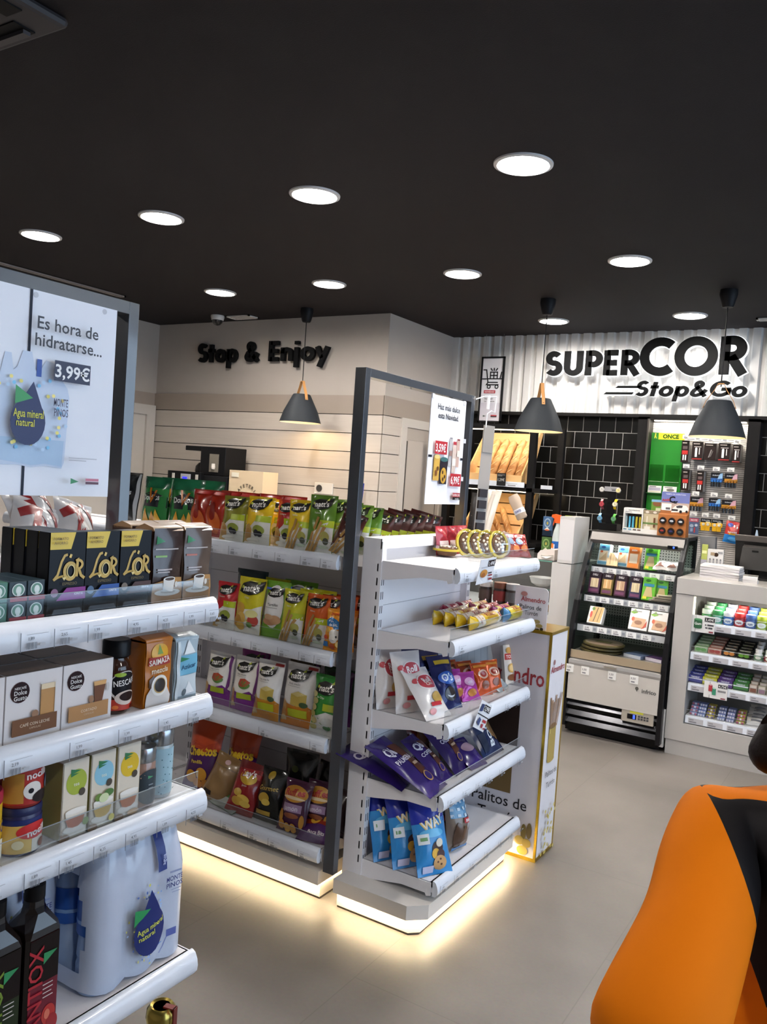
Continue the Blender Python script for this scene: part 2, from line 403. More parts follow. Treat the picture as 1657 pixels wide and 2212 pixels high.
# ---------------------------------------------------------------- ceiling fittings
def downlight(label, x, y):
    t = thing('ceiling_downlight', label, 'ceiling light', (x, y, 2.8), 0, 'round ceiling downlights')
    b = B(); b.lathe([(.098, -.004), (.103, -.010), (.116, -.006), (.117, 0), (.098, 0), (.098, -.004)], M('c9c7c6', .4), 40); b.build('trim_ring', t)
    b = B(); b.lathe([(.0001, -.0045), (.099, -.0045)], M((1, .985, .96), .5, emit=14), 40, smooth=False); b.build('diffuser', t)
    l = area_light('lamp', (0, 0, -.014), (0, 0, 0), .19, .19, LAMP_W, (1, .955, .90), 'DISK', t, math.radians(165))
    return t
rows = {3.075: 'nearest row', 4.568: 'middle row', 6.067: 'farthest row'}
pos = ['leftmost', 'second from left', 'third from left', 'rightmost in view']
for y, xs in ((3.075, (-4.356, -3.37, -2.385, -1.37)), (4.568, (-4.351, -3.375, -2.381, -1.369))):
    for k, x in enumerate(xs): downlight(f'round white ceiling downlight, {pos[k]} of the {rows[y]} of four', x, y)
downlight('small far ceiling downlight beside the middle black pendant lamp cord', -2.361, 6.067)
downlight('small far ceiling downlight above the R of the big shop sign', -1.368, 6.067)
for x, y in ((-.37, 3.075), (-.37, 4.568), (.65, 3.075), (-3.4, .08), (-1.4, .08), (.6, .08), (2.0, 1.6)): downlight('round white ceiling downlight outside the photograph', x, y)

def pendant(label, x, y, turn, watts=2):
    t = thing('pendant_lamp', label, 'pendant lamp', (x, y, 2.8), 0, 'black pendant lamps')
    DK = M('26292d', .6)
    b = B(); b.lathe([(.05, 0), (.052, -.03), (.036, -.095), (.03, -.105), (.0001, -.107)], M('161517', .5), 24); b.build('ceiling_canopy', t)
    b = B(); b.tube([(0, 0, -.1), (0, 0, -.58)], .0035, BLK, 8); b.build('cord', t)
    b = B(); b.lathe([(.0001, -.662), (.064, -.664), (.070, -.67), (.1, -.73), (.135, -.80), (.163, -.885)], DK, 48, caps=False); sh = b.build('lamp_shade', t)
    b = B(); b.lathe([(.161, -.885), (.133, -.80), (.098, -.73), (.066, -.674), (.0001, -.67)], M('f3e6d2', .5), 48, caps=False); b.build('shade_lining', sh)
    b = B(); pl = [(-.026, -.70), (-.014, -.57), (.014, -.57), (.026, -.70)]
    ca, sa = math.cos(turn), math.sin(turn); R = Matrix.Rotation(turn, 4, 'Z'); LEA = M('b07c45', .55)
    for sy in (-1, 1):
        vs = []
        for (r, z) in ((.012, -.562), (.03, -.60), (.072, -.665), (.089, -.71)):
            for wx, o in ((-.011, 0), (.011, 0), (.011, .003), (-.011, .003)): vs.append(R @ Vector((wx, sy * (r + .003 + o), z)))
        fs = []
        for k in range(3):
            for q in range(4): fs.append((k * 4 + q, k * 4 + (q + 1) % 4, k * 4 + 4 + (q + 1) % 4, k * 4 + 4 + q))
        fs += [(3, 2, 1, 0), (12, 13, 14, 15)]; b.add(vs, fs, LEA)
    b.box(-.011, .011, -.016, .016, -.566, -.56, LEA, R); st = b.build('leather_strap', t)
    b = B()
    for sy in (-1, 1): b.lathe([(.0001, .004), (.005, .003), (.006, 0)], M('2a2522', .4), 10, T=R @ Matrix.Translation((0, sy * .091, -.702)) @ Matrix.Rotation(-sy * PI / 2 * -1, 4, 'X'))
    b.build('rivet', st)
    b = B(); b.lathe([(.0001, -.845), (.022, -.838), (.032, -.815), (.022, -.79), (.014, -.77), (.014, -.67)], M((1, .8, .5), .5, emit=14), 20); b.build('bulb', t)
    d = bpy.data.lights.new('bulb_light', 'SPOT'); d.energy = watts; d.color = (1, .72, .38); d.spot_size = math.radians(166); d.spot_blend = .25; d.shadow_soft_size = .012
    o = bpy.data.objects.new('bulb_light', d); COL.objects.link(o); o.parent = t; o.location = (0, 0, -.862)
    return t
pendant('black cone pendant lamp hanging before the lettered plank wall', -4.055, 5.225, 1.1, 6)
pendant('black cone pendant lamp hanging left of the big shop sign', -2.135, 5.36, .6)
pendant('black cone pendant lamp hanging over the right-hand counter', -.998, 5.38, 1.75)

t = thing('security_camera', 'white dome security camera on the ceiling by the far wall', 'security camera', (-5.047, 5.285, 2.8))
b = B(); b.lathe([(.055, 0), (.058, -.012), (.05, -.04)], M('d8d5d0', .4), 24); b.build('camera_body', t)
b = B(); b.lathe([(.046, -.038), (.042, -.06), (.025, -.078), (.0001, -.085)], M('17181b', .1, coat=.5), 24); b.build('dome', t)
def vent(label, x, y, L, D, col, dz=.012):
    t = thing('ceiling_vent', label, 'ceiling vent', (x, y, 2.8))
    b = B(); b.box(-L / 2, L / 2, -D / 2, D / 2, -.003, 0, M('3a3837', .6))
    for s in (-1, 1): b.box(-L / 2, L / 2, s * (D / 2 - .008) - .008, s * (D / 2 - .008) + .008, -dz, 0, M(col, .5)); b.box(s * (L / 2 - .008) - .008, s * (L / 2 - .008) + .008, -D / 2, D / 2, -dz, 0, M(col, .5))
    b.build('frame', t)
    b = B()
    n = max(2, int(D / .03))
    for k in range(n): b.box(-L / 2 + .01, L / 2 - .01, -D / 2 + D * (k + .3) / n, -D / 2 + D * (k + .75) / n, -dz + .002, -.002, M(col, .5))
    b.build('louvres', t); return t
vent('white ceiling vent grille above the far lettered wall', -4.85, 5.37, .26, .13, 'd5d0ca')
vent('small white ceiling vent at the right edge of the photo', -.86, 6.28, .22, .08, 'd5d0ca')
v = vent('long slim grey ceiling air slot above the water poster', -5.27, 3.6, 1.75, .05, '938a82'); v.rotation_euler = (0, 0, PI / 2)
t = thing('air_conditioner', 'dark ceiling air conditioner cassette in the top left corner', 'air conditioner', (-2.51, 1.20, 2.8))
b = B(); b.box(-.36, .36, -.38, .38, -.03, 0, M('353133', .6)); b.build('cassette_panel', t, bevel=.02)
b = B()
for s in (-1, 1):
    b.box(-.25, .25, s * .31 - .035, s * .31 + .035, -.034, -.03, M('0d0c0d', .6)); b.box(s * .29 - .035, s * .29 + .035, -.25, .25, -.034, -.03, M('0d0c0d', .6))
b.build('air_slot', t)
for s in (-1, 1): b = B(); b.box(-.24, .24, s * .325 - .012, s * .325 + .012, -.045, -.034, M('444042', .5)); b.build('flap', t)

# ---------------------------------------------------------------- sign lettering drawn with strokes
GL = {
 'S': (.60, [arc(.29, .71, .19, .19, 35, 270) + arc(.29, .31, .21, .21, 90, -145)[1:]]),
 'U': (.72, [[(.13, 1), (.13, .36)] + arc(.36, .34, .23, .24, 180, 360)[1:-1] + [(.59, .36), (.59, 1)]]),
 'P': (.60, [[(.13, 0), (.13, 1)], [(.13, .9), (.30, .9)] + arc(.30, .67, .21, .23, 90, -90)[1:] + [(.13, .44)]]),
 'E': (.55, [[(.13, 0), (.13, 1)], [(.13, .9), (.5, .9)], [(.13, .5), (.47, .5)], [(.13, .1), (.5, .1)]]),
 'R': (.66, [[(.13, 0), (.13, 1)], [(.13, .9), (.30, .9)] + arc(.30, .69, .21, .21, 90, -90)[1:] + [(.13, .48)], [(.27, .48), (.57, 0)]]),
 'C': (.84, [arc(.5, .5, .4, .41, 48, 312, 30)]),
 'O': (1.02, [arc(.5, .5, .4, .41, 0, 360, 40)]),
 'G': (.92, [arc(.48, .5, .39, .4, 45, 350, 30), [(.9, .47), (.5, .47)], [(.84, .12), (.84, .5)]]),
 't': (.42, [[(.2, 0), (.2, .92)], [(.02, .6), (.39, .6)]]),
 'o': (.66, [arc(.33, .33, .235, .25, 0, 360, 30)]),
 'p': (.68, [[(.12, -.32), (.12, .66)], arc(.36, .33, .21, .25, 0, 360, 30)]),
 'n': (.62, [[(.12, 0), (.12, .66)], arc(.31, .36, .19, .21, 180, 0) + [(.50, 0)]]),
 'j': (.24, [[(.1, -.32), (.1, .66)], [(.1, .80), (.1, .96)]]),
 'y': (.58, [[(.05, .66), (.29, .1)], [(.53, .66), (.17, -.32)]]),
 '&': (.82, [[(.72, .02), (.22, .66)] + arc(.33, .77, .13, .14, 200, -40)[1:] + [(.18, .42)] + arc(.28, .24, .17, .16, 130, 300)[1:] + [(.55, .18), (.70, .44)]]),
 ' ': (.26, []), }
def stroke_solid(b, pts, w, T, d0, d1, mat):
    """thick stroke: T maps a 2-D point and a depth to space"""
    L, R, closed = ribbon(pts, w); k = len(L)
    vs = [T(p.x, p.y, d0) for p in L] + [T(p.x, p.y, d0) for p in R] + [T(p.x, p.y, d1) for p in L] + [T(p.x, p.y, d1) for p in R]
    fs = []
    for i in range(k if closed else k - 1):
        j = (i + 1) % k
        fs += [(i, j, k + j, k + i), (2 * k + i, 3 * k + i, 3 * k + j, 2 * k + j), (i, 2 * k + i, 2 * k + j, j), (k + i, k + j, 3 * k + j, 3 * k + i)]
    if not closed: fs += [(0, k, 3 * k, 2 * k), (k - 1, 3 * k - 1, 4 * k - 1, 2 * k - 1)]
    b.add(vs, fs, mat)
def word(b, txt, x0, x1, z0, cap, w, y0, y1, mat, shear=0., adv=.06):
    tot = sum(GL[c][0] for c in txt) + adv * (len(txt) - 1)
    sx = (x1 - x0) / (tot * cap); x = 0
    for c in txt:
        wd, st = GL[c]
        for s in st:
            stroke_solid(b, [(p[0] + x, p[1]) for p in s], w, lambda px, py, d: (x0 + (px * sx + shear * py) * cap, d, z0 + py * cap), y0, y1, mat)
        x += wd + adv
LET = M('09090a', .7); RIM = M((.97, .985, 1), .4, emit=1.1)
t = thing('shop_sign', 'large backlit black shop lettering on the white corrugated panel', 'shop sign', (0, 0, 0))
def backlit(txt, x0, x1, z0, cap, w, shear=0., adv=.06, name='lettering'):
    b = B(); word(b, txt, x0, x1, z0, cap, w, 6.525, 6.545, LET, shear, adv); o = b.build(name, t)
    b = B(); word(b, txt, x0, x1, z0, cap, w + .035, 6.546, 6.585, RIM, shear, adv); b.build('glowing_rim', o)
backlit('SUPER', -2.578, -1.815, 2.452, .195, .225)
backlit('COR', -1.815, -1.045, 2.452, .278, .235, adv=.03)
backlit('Stop&Go', -1.84, -1.04, 2.29, .118, .20, .22, .05)
b = B(); b2 = B()
for x0, x1, z in ((-1.99, -1.80, 2.353), (-2.08, -1.86, 2.303)):
    for bb, e, ya, yb, m in ((b, 0, 6.525, 6.545, LET), (b2, .004, 6.546, 6.585, RIM)):
        bb.prism([(x0 - e, z - e), (x1 + e, z - e), (x1 + .012 + e, z + .017 + e), (x0 + .02 - e, z + .017 + e)], ya, yb, m, axis='y')
o = b.build('speed_lines', t); b2.build('glowing_rim', o)
area_light('sign_glow', (-1.8, 6.575, 2.56), (-PI / 2, 0, 0), 1.5, .2, 0.3, (.95, .98, 1), parent=t)
t = thing('wall_lettering', 'black raised Stop & Enjoy lettering on the far plank wall', 'lettering')
for tx, xa, xb in (('Stop', -5.455, -4.99), ('&', -4.905, -4.745), ('Enjoy', -4.645, -4.02)): b = B(); word(b, tx, xa, xb, 2.442, .168, .20, 5.485, 5.515, LET, 0, .06); b.build('word', t)

# hanging cart poster in a black frame
t = thing('hanging_sign', 'narrow black framed sign with a shopping cart drawing hanging beside bakery', 'sign', (-3.04, 6.50, 2.055))
w, h = .212, .555
b = B(); b.box(-w / 2, w / 2, 0, .02, 0, .014, BLK); b.box(-w / 2, w / 2, 0, .02, h - .014, h, BLK); b.box(-w / 2, -w / 2 + .013, 0, .02, 0, h, BLK); b.box(w / 2 - .013, w / 2, 0, .02, 0, h, BLK); b.build('frame', t)
b = B(); b.box(-w / 2 + .01, w / 2 - .01, .008, .014, .01, h - .01, M('dcdbe0', .5))
fs_ = front(w, h, .0075)
b.art(fs_, [('r', .06, .03, .94, .30, 'c9c6cf'), ('r', .18, .445, .68, .49, 'b3303c'), ('t', 'NOVEDAD', .43, .467, .024, 'f4f2f2', .01), ('t', '¿Lo', .25, .405, .026, '222226', .01), ('t', 'buscabas?', .42, .365, .026, '222226', .01), ('t', 'Lo tenemos.', .46, .325, .026, '222226', .01),
    ('r', .06, .655, .28, .672, '22252b'), ('r', .86, .655, .94, .672, '22252b'), ('p', [(.22, .085), (.22, .11), (.36, .097)], '3a4a44'), ('r', .56, .10, .82, .115, 'b3303c'), ('r', .56, .085, .82, .098, '1a1a1c')], w, h)
for s in ([(.10, .80), (.24, .80), (.33, .61), (.76, .61)], [(.29, .665), (.84, .665), (.90, .77)], [(.33, .61), (.27, .575), (.80, .575)],
          [(.42, .67), (.42, .765), (.72, .765), (.72, .67)], [(.57, .67), (.57, .765)], [(.42, .715), (.72, .715)], [(.57, .785), (.57, .83)], [(.50, .785), (.42, .825)], [(.64, .785), (.72, .825)]):
    stroke_solid(b, [(p[0] * w, p[1] * h) for p in s], .009, lambda px, py, d: (px - w / 2, d, py), .0055, .0075, M('1d1d20', .5))
for cx in (.38, .72): stroke_solid(b, arc(cx * w, .545 * h, .014, .014, 0, 360), .008, lambda px, py, d: (px - w / 2, d, py), .0055, .0075, M('1d1d20', .5))
b.build('poster_sheet', t)
b = B()
for x in (-.08, .08): b.tube([(x, .01, h), (x, .01, 2.8 - 2.055)], .0012, M('8a8a8a', .4), 6)
b.build('hanging_wire', t)

# ---------------------------------------------------------------- shelving units
R90 = PI / 2
LED_E = 85.0
def price_rail(L, rb, tags, rr, p_, name='price_rail'):
    b = B()
    prof = [(-.004, 0), (-.012, .010), (-.0135, .022), (-.011, .036), (-.004, .049), (.004, .053), (.008, .053), (.008, 0)]
    b.prism([(y, z + rb) for y, z in prof], -L / 2, L / 2, RAILW, axis='x', smooth=True)
    A = []
    for x in tags:
        u = x / L + .5; du = 1 / L
        A += [('r', u, .04, u + .0016 * du, .74, '6d7078'), ('r', u + .012 * du, .64, u + .055 * du, .655, '9a9da6'),
              ('t', rr.choice(['4,25', '4,95', '1,89', '2,19', '0,65', '2,65', '1,45', '1,99']), u + .021 * du, .50, .12, '55585f', .008)]
        for k in range(9): A.append(('r', u + (.012 + k * .0022) * du, .12, u + (.012 + k * .0022 + (.0015 if k % 3 else .0009)) * du, .36, '70737b'))
        A.append(('r', u + .037 * du, .2, u + .048 * du, .3, 'b4b7bf'))
    b.art(lambda u, v, d: ((u - .5) * L, -.0135 - d * .4 + (.006 * max(0, v - .45) ** 1.5) , rb + v * .048), A, L, .048, rough=.5)
    return b.build(name, p_)
def shelving(name, label, loc, rot, L, D, rails, top, tags, base=True, risers=(), ends=1, base_ext=(0, 0), chamfer=0, group=None, seed=1):
    rr = random.Random(seed); t = thing(name, label, 'shelving unit', loc, rot, group)
    b = B(); b.box(-L / 2, L / 2, D, D + .022, .10, top, SHELFW)
    z = .35
    while z < top - .05: b.box(-L / 2, L / 2, D - .0008, D, z, z + .0022, M('a9a7aa', .6)); z += .243
    b.build('back_panel', t)
    for s in (-1, 1):
        b = B(); x = s * (L / 2 - .012); b.box(x - .015, x + .015, D - .03, D + .05, .10, top - .004, SHELFW)
        for k in range(int((top - .2) / .05)):
            for q in (-1, 1): b.box(x + q * .006 - .0022, x + q * .006 + .0022, D - .0304, D - .03, .16 + k * .05, .187 + k * .05, M('4a4a4e', .6))
            b.box(x + s * .015 - .0004, x + s * .0154, D - .018, D - .013, .16 + k * .05, .187 + k * .05, M('8a8a8e', .6))
        b.build('upright', t)
    b = B(); b.box(-L / 2 - .003, L / 2 + .003, D - .025, D + .05, top - .004, top + .006, SHELFW); b.box(-L / 2 - .003, L / 2 + .003, D - .027, D - .022, top - .03, top + .006, SHELFW); b.build('top_cap', t)
    for k, rb in enumerate(rails):
        b = B(); b.box(-L / 2 + .004, L / 2 - .004, .006, D - .03, rb + .030, rb + .046, SHELFW)
        b.box(-L / 2 + .004, -.0008, .004, .02, rb + .012, rb + .046, SHELFW); b.box(.0008, L / 2 - .004, .004, .02, rb + .012, rb + .046, SHELFW)
        b.box(-.0006, .0006, .02, D - .03, rb + .0462, rb + .0465, M('c6c4c7', .6))
        s_ = b.build('shelf', t)
        for s in (-1, 1):
            x = s * (L / 2 - .004); b = B()
            b.prism([(.014, rb + .001), (.014, rb + .046), (D - .028, rb + .046), (D - .028, rb - .022), (D - .06, rb - .018), (.13, rb + .006), (.035, rb + .006), (.03, rb - .004)], x - .0035, x + .0035, SHELFW, axis='x')
            b.build('bracket', s_)
        price_rail(L - .004, rb, tags[k % len(tags)], rr, s_)
        if k in risers:
            b = B(); b.box(-L / 2 + .01, L / 2 - .01, .012, .0135, rb + .046, rb + .092, CLEAR)
            b.box(-L / 2 + .01, L / 2 - .01, .012, .0137, rb + .091, rb + .0925, M('c9cfd4', .2, alpha=.5)); b.build('riser', s_)
    if base:
        x0, x1 = -L / 2 - base_ext[0], L / 2 + base_ext[1]; DB = D + .03
        def outline(e, c):
            if chamfer: return [(x0 + e, e * 0), (x0 + e + c, e) if 0 else (x0 + e + c, e), (x1 - e - c, e), (x1 - e, e + c), (x1 - e, DB), (x0 + e, DB), (x0 + e, e + c)][1:]
            return [(x0 + e * .3, e), (x1 - e * .3, e), (x1 - e * .3, DB), (x0 + e * .3, DB)]
        c = chamfer
        b = B(); b.prism(outline(0, c), .066, .116, M('d8d2ca', .4), axis='z'); ba = b.build('base', t)
        b = B(); b.prism(outline(.03, c * .55), .009, .066, M('d6cec2', .5), axis='z'); b.prism(outline(.034, c * .5), 0, .009, M('4c443c', .7), axis='z'); b.build('kick_plate', ba)
        LED = M((1, .80, .50), .5, emit=LED_E); b = B()
        o1, o2 = outline(.006, c * .9), outline(.016, c * .75)
        n = len(o1); idx = range(n) if chamfer else (0,)
        for i in range(n):
            j = (i + 1) % n
            if not chamfer and i not in (0, 1): continue
            if chamfer and abs(o1[i][1] - DB) < 1e-6 and abs(o1[j][1] - DB) < 1e-6: continue
            b.add([(*o1[i], .0655), (*o1[j], .0655), (*o2[j], .0655), (*o2[i], .0655)], [(0, 1, 2, 3), (3, 2, 1, 0)][1:], LED)
        b.build('led_strip', ba)
    else:
        b = B(); b.box(-L / 2, L / 2, D, D + .05, 0, .1, M('8a8682', .6)); b.build('plinth', t)
    return t

T9 = [-.40, -.315, -.21, -.125, -.03, .06, .155, .25, .34, .42]
shelving('shelving_unit', 'white shelving unit at left with coffee, tea and bottled water', (-1.27, .895, 0), R90, .96, .33, [1.205, .990, .775, .408], 1.32,
         [[-.12, -.01, .055, .125, .215, .29, .36, .42], [-.2, -.03, .10, .21, .31, .39], [-.07, .02, .09, .165, .24, .32, .40], []], base=False, risers=(0, 2), seed=3, group='white shelving units')
shelving('shelving_unit', 'white shelving unit of crisps with glowing base beside the black post', (-2.158, 2.43, 0), 0, .965, .36, [1.205, .859, .546, .147], 1.25,
         [[-.33, -.13, -.02, .10, .21, .33, .42], [-.40, -.1, .02, .12, .25, .35, .42], [-.1, .18, .42], [-.12, .02, .16, .26, .40]], risers=(0, 1, 2, 3), seed=4, group='white shelving units')
shelving('shelving_unit', 'white shelving unit of crisps mostly hidden behind the left shelving unit', (-3.127, 2.43, 0), 0, .965, .36, [1.205, .859, .546, .147], 1.25, [T9], seed=5, group='white shelving units')
shelving('shelving_unit', 'white end shelving unit of biscuits and sweets with black sign frame', (-1.25, 2.872, 0), R90, .724, .325, [1.203, .956, .673, .424, .130], 1.32,
         [[-.33, -.10, .12, .28], [-.33, -.03, .17], [-.33, -.2, .10, .2, .29], [-.33, -.22, -.12, -.03, .08, .25], [-.34, -.24, -.12, 0, .12, .22, .31]], risers=(0, 1, 2, 3), base_ext=(.085, .02), chamfer=.055, seed=6, group='white shelving units')
# other side of the crisp unit: a plain top shelf that carries the dark pouches
def sign_frame(label, x, y0, y1, z0, z1):
    t = thing('sign_frame', label, 'sign frame', (x, (y0 + y1) / 2, z0)); FM = M('2e333c', .34, coat=1.0); FM.node_tree.nodes['Principled BSDF'].inputs['Specular IOR Level'].default_value = 1.0; w = (y1 - y0) / 2; h = z1 - z0
    for s in (-1, 1):
        b = B(); b.box(-.045, 0, s * w - (.03 if s > 0 else 0), s * w + (.03 if s < 0 else 0), 0, h, FM); b.build('post', t, bevel=.001)
    b = B(); b.box(-.045, 0, -w + .03, w - .03, h - .03, h, FM); b.build('top_bar', t, bevel=.001)
    return t
sign_frame('black metal sign frame rising above the left coffee shelves', -1.605, .383, 1.412, .10, 1.922)
sign_frame('black metal sign frame standing behind the end unit of biscuits', -1.62, 2.441, 3.31, .116, 1.92)

# posters hung in the frames
t = thing('water_poster', 'white poster with a water pack and 3,99€ hung in left sign frame', 'poster', (-1.598, .98, 1.455), R90)
w, h = .72, .437; fs_ = front(w, h, 0)
b = B(); b.box(-w / 2, w / 2, 0, .003, 0, h, M('e4e8f2', .4))
rr = random.Random(5); dots = []
for k in range(34):
    a = rr.uniform(0, 2 * PI); r = rr.uniform(.95, 1.35)
    dots.append(('e', .665 + .088 * r * math.cos(a) + (.03 if math.cos(a) > 0 else 0) * r, .395 + .145 * r * math.sin(a), .006, .009, rr.choice(['e6dc7a', '7fc3ea', 'b9d3ee', 'f0e28c'])))
A = [('r', .680, 0, .689, .17, '262c3a'), ('r', .680, .66, .689, 1, '262c3a')]
# picture of a six pack
PX = lambda u: .595 + (u - .525) * .83
A += [('p', [(PX(u), v) for u, v in ((.525, .17), (.535, .145), (.60, .15), (.66, .14), (.72, .15), (.79, .14), (.80, .17), (.81, .5), (.80, .545), (.765, .60), (.745, .66), (.705, .67), (.675, .60), (.66, .62), (.645, .70), (.61, .70), (.59, .62), (.575, .60), (.565, .68), (.54, .68), (.525, .58), (.515, .53))], 'c4d2e8'),
      ('p', [(PX(u), v) for u, v in ((.53, .17), (.60, .16), (.66, .15), (.72, .16), (.79, .15), (.795, .28), (.525, .28))], 'a9c4e0'), ('r', .712, .585, .729, .67, '3456a8')]
A += dots + [('e', .678, .36, .058, .115, '24305e'), ('p', [(.622, .385), (.69, .555), (.734, .385)], '24305e'), ('p', [(.632, .44), (.632, .53), (.69, .475)], '3f9a5e'),
      ('t', 'Agua mineral', .678, .40, .040, 'd8d44a', .01, 0, .1), ('t', 'natural', .668, .355, .036, 'd8d44a', .01, 0, .06), ('t', 'MONTE', .785, .47, .04, '4b4b66', .01, 0, .05), ('t', 'PINOS', .787, .42, .04, '4b4b66', .01, 0, .05)]
A += [('t', 'Es hora de', .80, .845, .062, '2f3440', .012), ('t', 'hidratarse...', .805, .762, .062, '2f3440', .012), ('r', .755, .575, .885, .675, '2b3350'), ('t', '3,99€', .82, .627, .065, 'f4f4f6', .02),
      ('r', .82, .195, .925, .200, 'b8bcc8'), ('r', .82, .183, .885, .188, 'b8bcc8'), ('p', [(.83, .065), (.83, .095), (.86, .078)], '3e8e62'), ('r', .885, .082, .935, .096, 'c97c92'), ('r', .885, .066, .935, .079, '5f3c4e')]
b.art(fs_, A, w, h); b.build('poster_sheet', t)
for u in (.68 + .02, .95):
    b = B(); b.cyl(0, 0, -.004, .001, .006, M('c2c6d0', .2), 12, T=Matrix.Translation(((u - .5) * w, 0, h - .01)) @ Matrix.Rotation(R90, 4, 'X')); b.build('hanging_button', t)

t = thing('christmas_poster', 'white Navidad poster with red prices hung in the middle sign frame', 'poster', (-1.616, 3.068, 1.447), R90)
w, h = .306, .437
b = B(); b.box(-w / 2, w / 2, 0, .003, 0, h, M('ebebf0', .4))
A = [('t', 'Haz más dulce', .50, .905, .056, '2a2c33', .012, 0, .72), ('t', 'esta Navidad.', .50, .825, .056, '2a2c33', .012, 0, .68), ('r', 0, .43, .10, .452, '23262e'), ('r', .92, .43, 1, .452, '23262e')]
A += [('r', .56, .36, .65, .62, 'b9b6b8'), ('r', .57, .62, .645, .635, '8f8c90'), ('r', .78, .36, .87, .63, 'c6a79c'), ('r', .79, .615, .86, .63, '7a2b2b'), ('r', .66, .30, .77, .57, 'd2bfb4'), ('r', .67, .57, .76, .60, 'b53540'), ('r', .665, .37, .765, .44, 'efe4da'), ('r', .565, .46, .645, .51, '9b7a72'), ('r', .785, .46, .865, .52, 'efe0d4')]
A += [('r', .14, .22, .30, .44, 'c9a048'), ('e', .22, .44, .08, .02, 'e4cd84'), ('r', .31, .19, .52, .42, '29232c'), ('e', .415, .42, .105, .022, '3b6a6a'), ('e', .415, .27, .085, .075, 'c79a3a'), ('e', .39, .30, .02, .018, '4b2a18'), ('e', .45, .26, .02, .018, '4b2a18'), ('e', .40, .235, .02, .018, '4b2a18'), ('e', .2, .29, .03, .03, '7a4a22'), ('e', .24, .33, .025, .022, '5a3316'),
      ('r', .12, .465, .46, .585, 'b2242f'), ('t', '3,59€', .28, .525, .075, 'f6f4f4', .02, 0, .28), ('r', .60, .175, .92, .295, 'b2242f'), ('t', '6,99€', .75, .235, .075, 'f6f4f4', .02, 0, .26),
      ('r', .70, .072, .92, .112, 'a8202c'), ('t', 'SUPERCOR', .81, .092, .024, 'f2eeee', .01, 0, .2), ('r', .70, .045, .92, .072, '1c1a1c'), ('t', 'stop&go', .83, .058, .018, 'e6e6e6', 0)]
b.art(front(w, h), A, w, h); b.build('poster_sheet', t)
for x, z in ((.03, .985), (.94, .985), (1.02, .62), (1.02, .25)):
    b = B(); b.box(-.009, .009, -.003, .002, -.009, .009, M('d5d5da', .3)); b.build('poster_clip', t, loc=((x - .5) * w, 0, z * h))

# ---------------------------------------------------------------- left unit: coffee boxes on the top shelf
X0 = -1.292
def LP(y, z, x=X0): return (x, y, z)
def _lp(pts): return [(.12 + p[0] * .80, .44 + p[1] * .30) for p in pts]
LOR = [('s', _lp([(.46, .99), (.36, .95), (.26, .72), (.14, .2), (0, .0)]), .0048, 'cda84e'), ('s', _lp([(.0, .0), (.14, .10), (.36, .16), (.5, .08)]), .004, 'cda84e'), ('s', _lp([(.58, 1.0), (.54, .86)]), .005, 'e0c06a'),
       ('s', _lp(arc(.56, .33, .20, .32, 0, 360, 24)), .0062, 'cda84e'), ('s', _lp(arc(.58, .33, .13, .24, 0, 360, 20)), .002, 'e6cf86'), ('s', _lp([(.74, .72), (.80, .76), (.78, .1)]), .0055, 'cda84e'), ('s', _lp([(.78, .76)] + arc(.80, .58, .17, .18, 80, -80, 10) + [(.79, .40)]), .005, 'cda84e'), ('s', _lp([(.84, .42), (.93, .14), (1.06, .02)]), .0055, 'cda84e')]
def lor(c, ball, label, y, z=1.252, x=X0):
    w, h = .077, .155
    A = [('r', 0, .17, 1, 1, '17181d'), ('p', [(0, .80), (.58, .80), (.70, 1), (0, 1)], 'e3c23e'), *LOR, ('t', 'ESPRESSO', .55, .395, .035, '7d6a35'),
         ('t', 'FORMATO', .25, .93, .032, '8a6d1c', .02), ('t', 'AHORRO', .25, .88, .032, '8a6d1c', .02), ('p', [(.18, .20), (.46, .345), (1, .345), (1, .20)], c), ('e', .12, .295, .10, .05, ball), ('t', 'ONYX', .8, .27, .03, 'eee4ea', .01),
         ('p', [(.05, .02), (.95, .02), (.85, .10), (.12, .10)], '34343a'), ('p', [(.30, .475), (.42, .475), (.36, .435)], 'e6cf86')]
    return carton('coffee_capsule_box', w, h, .031, '111216', A, label, 'coffee box', LP(y, z, x), R90, 'black and gold capsule boxes', sidecol='0b0b0d', rough=.3)
a = lor('8c1f86', '8a5a7a', 'black and gold capsule box with a purple corner, front left one', 1.0)
for k, nm in enumerate(('second', 'third', 'hindmost')): dup(a, f'black gold capsule box with yellow flash, {nm} behind the purple cornered one', LP(.999 - .003 * k, 1.252, X0 - .033 * (k + 1)))
lor('1e4f9e', '4f6a8a', 'black and gold capsule box with a blue corner', 1.079)
lor('4a241b', '7a6a5a', 'black and gold capsule box with a brown corner', 1.160)
